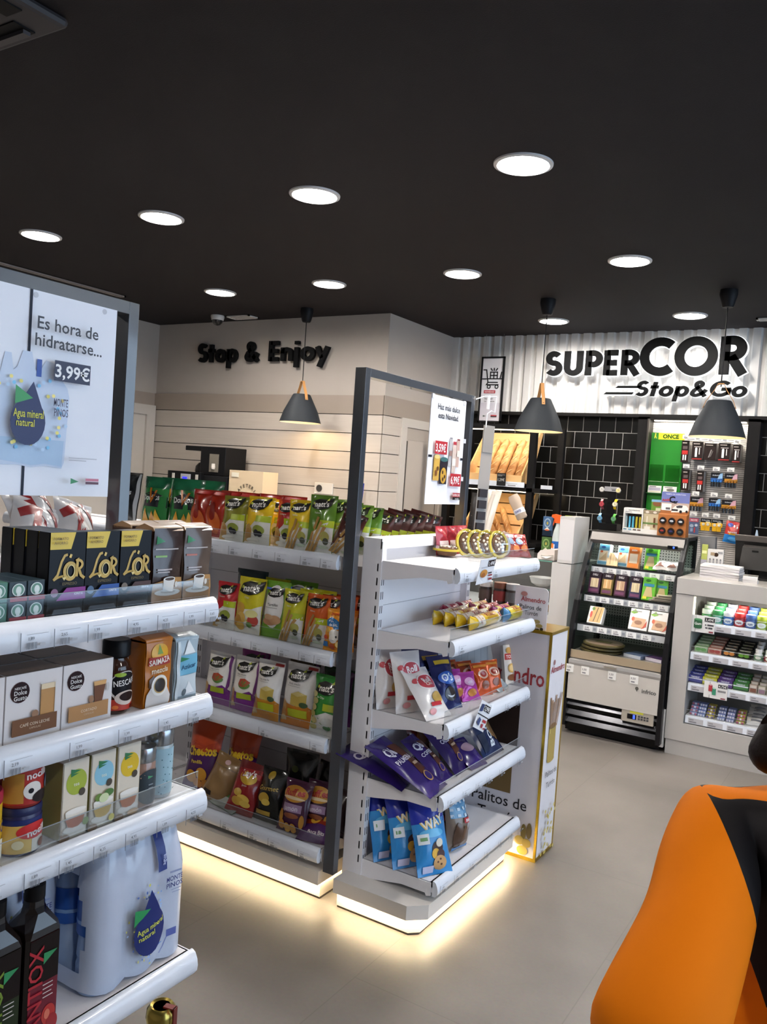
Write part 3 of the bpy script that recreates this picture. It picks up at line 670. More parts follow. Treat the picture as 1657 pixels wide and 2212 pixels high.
def vac(col, c2, label, y, x=X0, flag='2f8a55'):
    w, h = .082, .158
    SF = lambda u, v, d: ((u - .5) * w * (1 - .05 * math.sin(PI * v)), -.006 * math.sin(PI * u) * math.sin(PI * v) + .002 * math.sin(11 * v + 3 * u) - d, v * h)
    b = B(); b.box(-w / 2, w / 2, .004, .058, 0, h - .004, M(col, .25, coat=.4)); nu = 10
    b.add([SF(i / nu, j / nu, 0) for j in range(nu + 1) for i in range(nu + 1)], [(j * (nu + 1) + i, j * (nu + 1) + i + 1, (j + 1) * (nu + 1) + i + 1, (j + 1) * (nu + 1) + i) for j in range(nu) for i in range(nu)], M(col, .25, coat=.4), True)
    b.prism([(-.001, h - .006), (.004, h + .002), (.03, h + .008), (.055, h - .002), (.055, h - .008)], -w / 2, w / 2, M('8a6a4a', .3, coat=.3), axis='x')
    A = [('p', [(.08, .79), (.08, .90), (.34, .83)], flag), ('r', .06, .72, .8, .735, 'cfc4c0'), ('r', .06, .62, .42, .645, c2), ('r', .1, .45, .6, .47, 'b8aaa8'), ('r', .1, .42, .5, .435, 'b8aaa8'),
         ('r', 0, 0, 1, .16, 'a8794c'), ('p', [(0, .16), (1, .16), (1, .34), (.55, .36), (0, .28)], 'b98b56'), ('e', .5, .155, .42, .045, 'e9e3da'), ('e', .5, .165, .24, .022, 'c9c0b4'), ('p', [(.27, .34), (.31, .165), (.63, .165), (.68, .34)], 'eae6e0'), ('e', .475, .34, .205, .028, 'f4f1ec'), ('e', .475, .338, .165, .02, '4d3424'), ('e', .72, .26, .06, .04, 'e2dcd4')]
    b.art(SF, A, w, h, curved=True, rough=.3, coat=.3)
    return tag(b.build('ground_coffee_pack', None, LP(y, 1.252, x), R90), label, 'coffee pack', 'brick packs of ground coffee')
a = vac('3a2620', '7fae3a', 'dark brown coffee brick pack with white cup beside the capsule boxes', 1.247)
dup(a, 'brown coffee brick pack behind the dark brown front one', LP(1.245, 1.252, X0 - .065))
a = vac('5d4a3f', 'b4502e', 'greyish brown coffee brick pack with orange word at shelf end', 1.334)
dup(a, 'brown coffee brick pack behind the greyish brown end one', LP(1.33, 1.252, X0 - .065))
def stick(col, label, y, z, band='a32632', x=X0):
    A = [('e', .5, .58, .36, .32, 'dfe6e0'), ('e', .5, .58, .30, .27, '6f9a86'), ('e', .5, .56, .16, .2, 'e6ece6'), ('r', .40, .3, .6, .46, 'dfe6e0'), ('r', .02, .02, .98, .26, band)]
    if band is None: A = A[:-1]
    return carton('capsule_sleeve', .0345, .0355, .11, col, A, label, 'coffee box', LP(y, z, x), R90, 'small square capsule sleeves', sidecol=col)
n = 0
for zi, zn in enumerate(('lower', 'upper')):
    z = 1.252 + .036 * zi
    stick('2a3a42', f'dark red-banded small capsule sleeve, {zn} one beside the purple capsule box', .938, z)
    stick('2a3a42', f'dark red-banded small capsule sleeve, {zn} one beside the green sleeves', .902, z)
    stick('4f7f6c', f'green small capsule sleeve, {zn} one at the left photo edge', .865, z, None)

# second shelf
def dolce(band, drink, cup, word, label, y, x=X0, fg=None):
    w, h = .114, .121
    A = [('e', .24, .735, .165, .155, '3a1a1c'), ('e', .24, .735, .15, .14, '281416'), ('t', 'NESCAFÉ', .24, .80, .038, 'e2dcd8', .012, 0, .2), ('t', 'Dolce', .24, .735, .065, 'e6e2de', .012, 0, .22), ('t', 'Gusto', .24, .655, .065, 'e6e2de', .012, 0, .24)]
    A += cup + [('r', .10, .10, .9, .345, band), ('t', word, .5, .245, .045, 'd8c3ac', .012, 0, .66), ('t', 'CAPSULAS', .5, .185, .03, 'c9ae92', .004)]
    return carton('capsule_carton', w, h, .07, 'ddd8d8', A, label, 'coffee box', LP(y, 1.037, x), R90, 'white capsule cartons', top='6a5a50', rough=.35)
latte = [('r', .60, .34, .86, .76, 'b98a52'), ('r', .60, .72, .86, .80, 'e2cfae'), ('r', .59, .80, .61, .84, 'd8d4d2'), ('r', .85, .36, .87, .84, 'd8d4d2'), ('e', .50, .38, .06, .06, '9b7355')]
cort = [('p', [(.62, .34), (.78, .34), (.84, .62), (.60, .62)], '6d3f20'), ('p', [(.60, .60), (.84, .60), (.85, .67), (.59, .67)], 'd3a468'), ('e', .55, .40, .05, .06, '9b7355'), ('e', .88, .55, .03, .07, 'c9c5c2')]
a = dolce('6f4420', '', latte, 'CAFÉ CON LECHE', 'white capsule carton with a dark brown stripe and latte glass', .945)
dup(a, 'white capsule carton behind the latte glass one', LP(.945, 1.037, X0 - .075))
a = dolce('b0814f', '', cort, 'CORTADO', 'white capsule carton with a tan stripe and small coffee glass', 1.062)
dup(a, 'white capsule carton behind the small coffee glass one', LP(1.062, 1.037, X0 - .075))
dolce('6f4420', '', latte, 'CAFÉ', 'white capsule carton cut off by the left photo edge', .828)
t = thing('instant_coffee_jar', 'brown glass instant coffee jar with black lid and red label', 'coffee jar', LP(1.155, 1.037, X0 - .034), R90)
b = B(); b.lathe([(.027, 0), (.031, .006), (.031, .085), (.027, .100), (.021, .110), (.021, .114)], M('3a2117', .12, coat=.5), 32); jar = b.build('jar', t)
b = B(); b.lathe([(.0245, .112), (.028, .116), (.028, .143), (.025, .148), (.0001, .148)], M('151517', .35), 32); b.build('lid', t)
b = B(); b.art(round_front(.0312, .085, .006), [('r', .2, .03, .8, .98, '3b2019'), ('e', .5, .60, .34, .36, 'd8d2cc'), ('e', .5, .62, .31, .32, '1a1a1e'), ('e', .38, .88, .12, .05, '9ab83a'), ('t', 'NESCAFÉ', .5, .70, .14, 'eeeae6', .015, .1, .5), ('r', .22, .04, .78, .30, 'b5382a'), ('e', .52, .33, .24, .17, 'd8c8bc'), ('e', .54, .36, .17, .11, '2a1714'), ('e', .3, .12, .06, .05, 'd9763a'), ('e', .68, .1, .07, .05, '5a1f14')], .098, .085, curved=True, rough=.3); b.build('label', jar)
def brick(name, w, h, D, col, A, label, y, z, x, cat, top=None, grp=None):
    SF = lambda u, v, d: ((u - .5) * w * (1 - .04 * math.sin(PI * v)), -.005 * math.sin(PI * u) * math.sin(PI * v) + .0015 * math.sin(13 * v + 4 * u) - d, v * h)
    b = B(); b.box(-w / 2, w / 2, .003, D, 0, h - .003, M(col, .3, coat=.3)); nu = 10
    b.add([SF(i / nu, j / nu, 0) for j in range(nu + 1) for i in range(nu + 1)], [(j * (nu + 1) + i, j * (nu + 1) + i + 1, (j + 1) * (nu + 1) + i + 1, (j + 1) * (nu + 1) + i) for j in range(nu) for i in range(nu)], M(col, .3, coat=.3), True)
    b.prism([(-.001, h - .006), (.004, h + .001), (D * .5, h + .006), (D - .002, h - .002), (D - .002, h - .008)], -w / 2, w / 2, M(top or col, .35, coat=.2), axis='x')
    b.art(SF, A, w, h, curved=True, rough=.35, coat=.3)
    return tag(b.build(name, None, LP(y, z, x), R90), label, cat, grp)
brick('ground_coffee_pack', .072, .142, .05, 'b96c14', [('e', .5, .8, .34, .13, 'd9a21e'), ('p', [(.38, .78), (.5, .92), (.62, .78)], '7a9a4a'), ('r', .08, .62, .9, .745, 'a32a24'), ('t', 'SAIMAZA', .49, .685, .085, 'f0e6dc', .02, .12, .78), ('t', 'mezcla', .5, .55, .085, 'e9dcc4', .02, .06, .6),
    ('p', [(.1, .42), (.3, .48), (.3, .3), (.1, .3)], '4a2a14'), ('p', [(.04, 0), (.9, 0), (.96, .14), (.8, .3), (.16, .3), (.06, .2)], 'd8d2ce'), ('e', .5, .32, .33, .155, 'ebe7e2'), ('e', .5, .32, .25, .115, 'c2a26a'), ('e', .5, .325, .22, .10, '241610')], 'orange coffee brick pack with a white cup of black coffee', 1.238, 1.037, X0, 'coffee pack')
brick('sugar_pack', .068, .135, .05, 'a9bac4', [('r', .1, .4, .98, .72, '6fb4d2'), ('p', [(.2, .70), (.2, .62), (.55, .66)], '2f8a55'), ('t', 'Azúcar', .55, .54, .08, '23557a', .015, .1, .7), ('p', [(.3, .74), (.55, .96), (.85, .74)], 'e4e8ea'), ('r', .12, .06, .94, .4, 'c6d0d6'), ('p', [(.35, .08), (.55, .3), (.85, .1)], 'eef0f2'), ('e', .4, .12, .08, .06, '5d6a72'), ('r', .04, .02, .16, .95, 'cdd6da')], 'pale blue sugar pack at the right end of the second shelf', 1.318, 1.037, X0, 'sugar pack')

# third shelf
def canister(name, r, h, lidh, label, y, z, x, body, A, cat, lid, mm, grp=None, waist=False):
    t = thing(name, label, cat, LP(y, z, x), R90, grp)
    b = B()
    if waist: b.lathe([(r * .86, 0), (r * .95, .004), (r, h * .25), (r * .93, h * .5), (r, h * .78), (r * .9, h - lidh)], body, 32)
    else: b.lathe([(r * .93, 0), (r, .004), (r, h - lidh - .003), (r * .96, h - lidh)], body, 32)
    bd = b.build('body', t)
    b = B(); b.lathe([(r * 1.0, h - lidh), (r * 1.02, h - lidh + .002), (r * 1.02, h - .004), (r * .97, h), (r * .7, h), (r * .68, h - .003), (.0001, h - .003)], lid, 32); b.build('lid', t)
    b = B(); b.art(round_front(r * 1.0, h - lidh - .006, .003), A, r * PI, h - lidh - .006, curved=True, **mm); b.build('label', bd)
    return t
NOC = [('r', .05, .05, .95, .95, '1e2a66'), ('r', .05, .05, .5, .8, 'd8b25a'), ('r', .5, .05, .95, .45, 'cfc8bc'), ('e', .55, .62, .28, .22, 'c52a2a'), ('e', .75, .56, .22, .16, 'c52a2a'), ('t', 'nocilla', .62, .60, .2, 'f4eeea', .02, .08, .42), ('e', .68, .22, .08, .12, '7a3a1e'), ('e', .3, .3, .08, .12, 'e9d9a8')]
t1 = canister('cocoa_spread_jar', .038, .088, .014, 'dark blue and yellow cocoa spread jar, under a red jar', .952, .822, X0 - .036, M('2b2a55', .3), NOC, 'spread jar', M('1c2350', .35), dict(rough=.35), 'cocoa spread jars')
RED = [('r', .05, .05, .95, .95, 'b02a26'), ('r', .02, .1, .35, .9, 'c08a3a'), ('t', 'nocilla', .58, .84, .2, 'f0e8e4', .02, .05, .45), ('e', .48, .42, .14, .24, 'e6e0da'), ('e', .45, .42, .04, .07, '222026'), ('e', .62, .22, .15, .16, '2a2224'), ('e', .82, .5, .1, .2, '8aa0c8')]
canister('cocoa_spread_jar', .038, .088, .014, 'red cocoa spread jar standing on a dark blue jar', .952, .9105, X0 - .036, M('8e2622', .3), RED, 'spread jar', M('b8241e', .35), dict(rough=.35), 'cocoa spread jars')
canister('cocoa_powder_jar', .046, .13, .022, 'yellow cocoa powder jar at the left photo edge', .868, .822, X0 - .046, M('e0b52a', .35), [('r', .05, .45, .98, .72, 'd8a821'), ('t', 'Cola Cao', .66, .58, .16, '2a2f7a', .03, .15, .5), ('e', .6, .22, .3, .2, 'f2ecdc'), ('e', .55, .2, .1, .1, '8a5a2a')], 'cocoa jar', M('b52848', .35), dict(rough=.35))
def tea(col, A2, label, y, sc='9a9450'):
    w, h = .0585, .150
    A = [('r', .02, .01, .98, .99, 'ddd3c2'), ('e', .52, .72, .40, .165, col), ('p', [(.28, .83), (.28, .90), (.66, .86)], '2c7a4a'), ('p', [(.28, .80), (.28, .84), (.6, .83)], '2c7a4a'), ('e', .74, .575, .12, .05, '4a4034'), ('t', 'tea', .5, .70, .05, 'eef0e0', .005)] + A2
    return carton('tea_box', w, h, .07, 'd9d0c0', A, label, 'tea box', LP(y, .822), R90, 'cream tea boxes', sidecol=sc)
cup = lambda c: [('e', .5, .13, .46, .05, 'e6e0d6'), ('p', [(.10, .36), (.2, .17), (.4, .14), (.62, .14), (.8, .18), (.9, .36)], 'e9e2d6'), ('p', [(.12, .27), (.22, .17), (.4, .145), (.62, .145), (.78, .18), (.86, .27)], c), ('e', .5, .36, .40, .035, 'f1ece4'), ('e', .1, .04, .2, .05, '8a6a4a')]
tea('a4b43c', cup('b0562a') + [('e', .9, .18, .12, .05, '7f9a5a')], 'cream tea box with a green oval', 1.0445)
tea('8cc4da', cup('c9a23a') + [('e', .3, .42, .16, .05, '6a8a3a'), ('e', .7, .45, .2, .05, '4f7a3a'), ('e', .5, .40, .2, .06, 'cfdcae'), ('e', .85, .1, .12, .05, 'd8c84a')], 'cream tea box with a pale blue oval', 1.109)
tea('dbb823', cup('b8622a') + [('e', .7, .06, .25, .04, 'c9a27a')], 'cream tea box with a yellow oval', 1.1735, 'c9b98a')
ST = M('a8abae', .22, .9)
canister('steel_canister', .030, .125, .030, 'shorter steel lidded canister with dark oval label', 1.236, .822, X0 - .032, M('9a7a6c', .15, coat=.4), [('r', .12, .3, .9, .8, 'b08a78'), ('e', .5, .46, .36, .42, '2f3a42'), ('p', [(.42, .66), (.42, .74), (.56, .7)], '4f9a6a'), ('r', .44, .5, .56, .53, '8a9298'), ('r', .44, .42, .56, .45, '8a9298')], 'canister', ST, dict(rough=.4))
canister('steel_canister', .030, .148, .034, 'taller steel lidded canister with pale blue label', 1.297, .822, X0 - .045, M('a9b6ba', .15, coat=.4), [('r', .04, .05, .96, .97, '9dbecb')] + [('e', .3 + .5 * ((k * 37) % 17) / 17, .1 + .8 * ((k * 53) % 23) / 23, .012, .012, '3d6a74') for k in range(26)], 'canister', ST, dict(rough=.4))

# bottom shelf: bottles and shrink-wrapped water
def antiox(c1, c2, word, label, y, A2):
    t = thing('juice_bottle', label, 'juice bottle', LP(y, .455, X0 - .036), R90, 'dark square juice bottles')
    w, h = .074, .25
    b = B(); k = .3; hw = w / 2
    def ring(r, z, c): return [(r - c, -r, z), (r, -r + c, z), (r, r - c, z), (r - c, r, z), (-r + c, r, z), (-r, r - c, z), (-r, -r + c, z), (-r + c, -r, z)]
    vs = []; lv = [(hw, 0, .006), (hw, .200, .006), (hw * .96, .212, .01), (hw * .62, .236, .016), (.017, .246, .007), (.016, .262, .007)]
    for r, z, c in lv: vs += ring(r, z, c)
    fs = [tuple(range(7, -1, -1))]
    for j in range(len(lv) - 1): fs += [(j * 8 + i, j * 8 + (i + 1) % 8, j * 8 + 8 + (i + 1) % 8, j * 8 + 8 + i) for i in range(8)]
    b.add(vs, fs, M('1b1412', .15, coat=.5), False)
    b.art(front(w - .012, .195, -hw, 0, .003), [('r', 0, 0, 1, 1, c1), ('r', 0, .55, 1, 1, '1c1311')] + A2 + [('p', [(.45, .73), (.45, .84), (.92, .83)], '2f8a55'), ('t', word, .18, .5, .16, c2, .01, R90), ('r', .45, .52, .8, .53, 'd0c4c0'), ('r', .45, .48, .8, .49, 'd0c4c0'), ('r', .45, .44, .75, .45, 'd0c4c0'), ('r', .45, .40, .8, .41, 'd0c4c0')], w - .012, .195, rough=.3)
    b.build('bottle', t)
    b = B(); b.lathe([(.0185, .258), (.0195, .260), (.0195, .286), (.017, .289), (.0001, .289)], M('121214', .4), 20); b.build('cap', t)
    return t
antiox('6a1226', 'a8202e', 'ANTIOX', 'dark red antioxidant juice bottle beside the water pack', .993, [('e', .72, .2, .24, .1, 'b8322e'), ('e', .85, .1, .2, .09, '9a2026'), ('e', .66, .21, .1, .05, 'd4705a'), ('r', 0, 0, 1, .06, '8c1a4a')])
antiox('2a3320', '6f8a2e', 'DETOX', 'dark green juice bottle at the bottom left photo corner', .912, [('e', .7, .12, .26, .1, 'b8b04a'), ('e', .45, .06, .2, .06, '7a8a2e'), ('r', 0, .0, 1, .03, '4a5a1e')])
FILM = None
def film_mat():
    m, nt, p = node_mat('shrink_film'); L = nt.links.new
    p.inputs['Base Color'].default_value = lin('c6d0e4'); p.inputs['Roughness'].default_value = .25; p.inputs['Coat Weight'].default_value = .5
    n = nt.nodes.new('ShaderNodeTexNoise'); n.inputs['Scale'].default_value = 16; n.inputs['Detail'].default_value = 4
    tc = nt.nodes.new('ShaderNodeTexCoord'); mp = nt.nodes.new('ShaderNodeMapping'); mp.inputs['Scale'].default_value = (1, 1, .35); L(tc.outputs['Object'], mp.inputs[0]); L(mp.outputs[0], n.inputs[0])
    bp = nt.nodes.new('ShaderNodeBump'); bp.inputs['Strength'].default_value = .5; bp.inputs['Distance'].default_value = .004; L(n.outputs[0], bp.inputs['Height']); L(bp.outputs[0], p.inputs['Normal'])
    p.inputs['Alpha'].default_value = .9
    return m
def water_pack(label, y, x):
    """six bottles in film: long front along local x, open oval end at -x"""
    t = thing('water_pack', label, 'water pack', LP(y, .455, x), R90, 'shrink-wrapped packs of water')
    R_ = .0405; BM = M('9fb8dc', .12, coat=.5)
    b0 = None
    for i in range(3):
        for j in range(2):
            cx, cy = (i - 1) * .0865, .044 + j * .087
            if b0 is None:
                b = B(); b.lathe([(.036, .002), (R_ - .001, .008), (R_ - .001, .06), (R_ - .004, .07), (R_ - .001, .08), (R_ - .004, .12), (R_ - .001, .13), (R_ - .001, .20), (.036, .235), (.018, .275), (.015, .285), (.015, .297)], BM, 24)
                b0 = b.build('bottle', t, (cx, cy, 0))
                c = B(); c.lathe([(.0165, .296), (.0165, .310), (.014, .313), (.0001, .313)], M('2c5cc0', .4), 16); c0 = c.build('cap', b0)
                c = B(); c.art(round_front(R_ - .0005, .075, .125, 2 * PI), [('r', 0, 0, 1, 1, '2a5fb4'), ('r', 0, .3, 1, .4, '8ab0e0')], .26, .075, curved=True, rough=.3); c.build('label', b0)
            else: o = copy_tree(b0, t); o.location = (cx, cy, 0)
    # wrapping film
    b = B(); FM = film_mat(); n = 60; prof = [(0, 0), (.03, .3), (.055, .7), (.12, 1), (.18, 1), (.205, 1), (.232, .9), (.262, .62), (.285, .48), (.296, .42)]
    hx, hy = .0865 * 1.5 + .002, .088
    vs = []; fs = []
    def out(a, z, k):
        # three rounded lobes along the long side
        s = PI * 2 * a; c, q = math.cos(s), math.sin(s); p = 6.0
        rr_ = (abs(c) ** p + abs(q) ** p) ** (-1 / p); px, py = c * rr_ * hx, q * rr_ * hy
        lobe = .0055 * math.cos(px / .0865 * 2 * PI) * min(1, abs(py) / hy)
        up = max(0, (z - .205) / .1); sh = .020 * up ** 1.4
        px2 = px * (1 - .10 * up); py2 = (abs(py) - sh - max(0, -lobe) * (1 + 3 * up) * .8 + max(0, lobe) * .2) * (1 if py >= 0 else -1) if abs(py) > .03 else py
        return px2, py2 + hy, z
    zs = [.004, .02, .05, .10, .15, .20, .222, .245, .268, .288, .298]
    for z in zs:
        for i in range(n):
            v = out(i / n, z, 0)
            lift = .006 * abs(math.sin((v[0] / .0865 + .5) * PI)) if z < .01 else 0
            vs.append((v[0], v[1], v[2] + .010 * (1 - abs(math.cos(v[0] / .0865 * PI))) if z < .01 else v[2]))
    for j in range(len(zs) - 1):
        for i in range(n):
            q = [vs[j * n + i], vs[j * n + (i + 1) % n], vs[(j + 1) * n + i], vs[(j + 1) * n + (i + 1) % n]]
            cxm = sum(v[0] for v in q) / 4; cym = sum(v[1] for v in q) / 4; czm = sum(v[2] for v in q) / 4
            if cxm < -hx * .93 and ((cym - hy) / .055) ** 2 + ((czm - .14) / .105) ** 2 < 1: continue
            fs.append((j * n + i, j * n + (i + 1) % n, (j + 1) * n + (i + 1) % n, (j + 1) * n + i))
    b.add(vs, fs, FM, True)
    top = [(len(zs) - 1) * n + i for i in range(n)]; b.add([vs[i] for i in top], [tuple(range(n))], FM, True)
    fw, fh = .205, .20
    def SF(u, v, d):
        px = (u - .5) * fw; z = .03 + v * fh
        lobe = .0055 * math.cos(px / .0865 * 2 * PI)
        up = max(0, (z - .205) / .1)
        return (px, -( -max(0, -lobe) * (1 + 3 * up) * .8 + max(0, lobe) * .2 - .02 * up ** 1.4) - d - .0012, z)
    rr = random.Random(9); dots = []
    for k in range(44):
        a = rr.uniform(0, 2 * PI); r = rr.uniform(1.0, 1.5); dots.append(('e', .50 + .17 * r * math.cos(a), .42 + .30 * r * math.sin(a), .012 * rr.uniform(.6, 1.2), .014 * rr.uniform(.6, 1.2), rr.choice(['d8d46a', '7fa8e0', '9cc2ee', 'e2da86', '5a7ac8'])))
    A = dots + [('e', .50, .36, .20, .25, '1b2a6e'), ('p', [(.312, .42), (.40, .62), (.48, .82), (.57, .66), (.688, .42)], '1b2a6e'), ('p', [(.29, .48), (.295, .65), (.48, .62)], '2f9a58'), ('t', 'Agua mineral', .50, .42, .06, 'd8dc5e', .012, .14, .34), ('t', 'natural', .45, .34, .055, 'd8dc5e', .012, .14),
          ('t', 'MONTE', .80, .83, .055, '2a3478', .012, .03, .2), ('t', 'PINOS', .80, .76, .055, '2a3478', .012, .03, .2), ('r', .74, .89, .88, .91, '8a94b8'), ('r', .76, .70, .88, .71, '9aa4c4'), ('r', .77, .67, .87, .68, '9aa4c4'), ('r', .72, .20, .84, .28, '5a68b0'), ('p', [(.62, .08), (.68, .12), (.73, .2), (.72, .21), (.66, .13), (.6, .09)], '6a78b4')]
    b.art(SF, A, fw, fh, curved=True, d0=.0012, rough=.3)
    f = b.build('shrink_film', t)
    b = B()
    hp = [(-.004 - .0, .215), (-.002, .235), (.006, .262), (.02, .29), (.04, .306)]
    b.add([(x, y - .004, z) for y, z in hp for x in (.026, .050)], [(2 * i, 2 * i + 1, 2 * i + 3, 2 * i + 2) for i in range(4)], M('24387e', .4), True)
    b.art(lambda u, v, d: (.026 + .024 * u, -.0085 - d, .215 + .05 * v), [('t', 'agua', .5, .5, .2, 'c4ccea', .01, R90)], .024, .05); b.build('carry_handle', t)
    return t
water_pack('shrink-wrapped six pack of mineral water with a drop label at the shelf end', 1.243, X0 - .004)
water_pack('shrink-wrapped six pack of water behind the dark juice bottles', .99, X0 - .11)
# pillow bags on the far side of the left unit
for k, (y, x, a, tl) in enumerate(((1.03, -1.70, .25, .5), (1.12, -1.72, .1, .42), (1.20, -1.70, -.1, .55), (1.29, -1.72, .15, .48), (1.345, -1.70, .1, .4), (1.16, -1.80, .3, .3))):
    bag('crouton_bag', .13, .20, .035, 'd4d0ce', [('p', [(.05, .8), (.45, .97), (.55, .9), (.40, .2), (.24, .2), (.34, .78), (.1, .7)], '9a2a2c'), ('p', [(.62, .97), (.92, .62), (.98, .7), (.72, 1)], '8e2a2c'), ('e', .7, .35, .2, .1, 'c9a878')],
        ('white and red snack bag lying behind the capsule boxes, ' + ['at the left photo edge', 'left of the middle', 'near the purple cornered box', 'near the blue cornered box', 'beside the black frame post', 'highest of the heap'][k]), 'snack bag', (x, y, 1.252 + (.05 if k == 5 else .02 * (k % 2))), (-.5 + tl * .3, (.3, -.25, .35, -.2, .25, -.1)[k], R90 + a), 'white and red bags behind the coffee', seed=k)

# ---------------------------------------------------------------- far sides of the two aisle units
shelving('shelving_unit', 'white shelving unit on the far side of the coffee unit', (-2.03, .895, 0), -R90, .96, .33, [1.205, .990, .775, .408], 1.25, [T9], base=False, seed=13, group='white shelving units')
shelving('shelving_unit', 'white shelving unit on the far side of the crisp unit', (-2.158, 3.25, 0), PI, .965, .36, [1.205, .859, .546, .147], 1.25, [T9], seed=14, group='white shelving units')

# ---------------------------------------------------------------- crisps and crackers on the middle unit
LEAF = lambda cx, cy, w, h: ('p', [(cx - w * .5, cy - h * .35), (cx - w * .42, cy + h * .25), (cx - w * .15, cy + h * .48), (cx + w * .25, cy + h * .42), (cx + w * .55, cy + h * .62), (cx + w * .5, cy - h * .1), (cx + w * .32, cy - h * .42), (cx, cy - h * .58), (cx - w * .3, cy - h * .5)], '16140f')
def logo(cx, cy, w, asp):
    w *= 1.12
    h = w * .46 * asp
    return [LEAF(cx, cy, w, h), ('t', "natt's", cx + .02, cy - h * .02, h * .52, 'f2eee6', .02, .06, w * .78), ('p', [(cx + w * .2, cy + h * .3), (cx + w * .3, cy + h * .62), (cx + w * .34, cy + h * .35)], 'b4c03a'), ('e', cx - w * .36, cy, w * .05, h * .12, 'b4c03a')]
NB = 'crisp and cracker bags on the middle unit'
def nbag(style, col, label, x, z, w, h, y=2.475, t=.022, lean=-.12, rz=0., seed=0, low=None, roll=0.):
    col = brighter(col, 1.13); asp = w / h; A = []
    if style == 'cracker':
        A = [('p', [(0.02, .0), (.98, .0), (.98, .62), (.6, .55), (.25, .35), (.02, .40)], 'dedad0'), ('p', [(.03, .02), (.3, .02), (.36, .3), (.22, .42), (.05, .36)], 'c39a52'), ('e', .2, .2, .13, .12, 'b5853f'), ('r', .50, .47, .98, .60, 'b4c422'), ('e', .62, .30, .22, .10, '8f9a3c'), ('e', .55, .24, .1, .07, '24242e'), ('e', .68, .22, .09, .06, '1c1c26'), ('e', .4, .08, .25, .05, 'e9e4d8')] + logo(.5, .84, .62, asp) + [('t', 'Crackers', .42, .685, .035, 'e4e0c8', .005)]
    elif style == 'stick':
        A = [('p', [(0.0, .0), (.99, .0), (.99, .56), (.7, .5), (.35, .36), (.0, .1)], 'e0ddd6'), ('r', .55, .44, .99, .56, 'b4c422')]
        for k in range(3): A += [('p', [(.02 + .12 * k, .0), (.12 + .12 * k, .0), (.52 + .14 * k, .60 - .08 * k), (.42 + .14 * k, .62 - .08 * k)], ['b58a48', 'c49a58', 'b08442'][k])]
        A += [('e', .74, .28, .16, .09, 'a9a04a'), ('e', .78, .20, .1, .06, '3d4028'), ('e', .70, .1, .18, .03, 'c9d2b8')] + logo(.5, .84, .66, asp) + [('t', 'Palitos', .42, .68, .035, 'e6e6d2', .005)]
    elif style == 'chip':
        A = [('p', [(0.0, .0), (.99, .0), (.99, .52), (.7, .44), (.35, .42), (.1, .25)], 'e2ddd2'), ('e', .25, .42, .2, .12, 'c99a3a'), ('e', .34, .27, .2, .1, 'dcb352'), ('e', .18, .2, .16, .11, 'b98526'), ('e', .3, .12, .16, .08, 'd1a445'), ('e', .78, .24, .16, .1, 'b23a2c'), ('e', .66, .16, .1, .05, '5f8a3a'), ('e', .72, .36, .2, .07, 'd8cf8a')] + logo(.56, .82, .72, asp) + [('t', 'Chips', .5, .64, .04, 'f0ecc8', .005)]
    elif style == 'oval':
        A = [('r', .02, .02, .98, .20, col), ('e', .5, .55, .40, .38, 'e4e0dc')] + logo(.5, .80, .58, asp) + [('t', 'Tortillas', .5, .58, .05, '3d3a36', .005, .05, .6), ('r', .2, .52, .7, .53, 'aaa59e'), ('e', .42, .28, .28, .07, 'b5835c'), ('e', .66, .32, .22, .08, 'c0936a'), ('e', .4, .36, .2, .05, 'c9a07a'), ('r', .08, .84, .32, .875, '4a6ac0')]
    elif style == 'snack':
        A = [('r', 0, 0, 1, .30, low), ('p', [(.1, .22), (.2, .36), (.5, .33), (.8, .40), (1, .3), (1, .2), (0, .2)], low), ('e', .12, .32, .13, .09, 'c9a06a'), ('e', .1, .2, .11, .07, 'b98a52'), ('e', .12, .1, .1, .06, 'cdb68a')]
        if low == '7a2a86': A += [('e', .58, .50, .22, .075, '5b8a3a'), ('p', [(.36, .5), (.44, .60), (.62, .62), (.8, .56), (.7, .48), (.5, .46)], 'b2472c'), ('p', [(.88, .2), (.97, .4), (.97, .95), (.86, .98), (.93, .7)], '6e2a72'), ('r', .36, .24, .86, .345, 'a8b626')]
        else: A += [('p', [(.38, .35), (.38, .52), (.62, .58), (.86, .54), (.86, .36), (.6, .33)], 'cdb052'), ('p', [(.38, .52), (.62, .58), (.86, .54), (.6, .49)], 'e0cc84'), ('e', .78, .37, .12, .045, '3f5a34'), ('r', .30, .16, .88, .285, 'b2b81e'), ('r', .68, .93, .99, .975, 'a8322c')]
        A += logo(.48, .82, .56, asp) + [('t', 'Petit snacks', .46, .685, .036, '55504a', .004, .03, .62), ('r', .25, .64, .65, .647, 'a9a49c')]
    elif style == 'veg':
        A = [('p', [(0, 0), (1, 0), (1, .36), (.6, .40), (.3, .32), (0, .3)], 'd4d2cc')] + [('e', .14 + .04 * math.sin(k * 2.1), .12 + .11 * k, .13, .055, 'c2b878' if k % 2 else 'b0a866') for k in range(6)] + [('r', .5, .42, .95, .54, 'a8b626'), ('e', .7, .24, .2, .07, 'b9bab4'), ('e', .66, .14, .12, .04, '4a7a4a'), ('r', .78, .9, .99, .94, 'a8322c')] + logo(.5, .80, .66, asp) + [('t', 'Be Chips', .4, .635, .036, 'dcead0', .004)]
    elif style == 'pop':
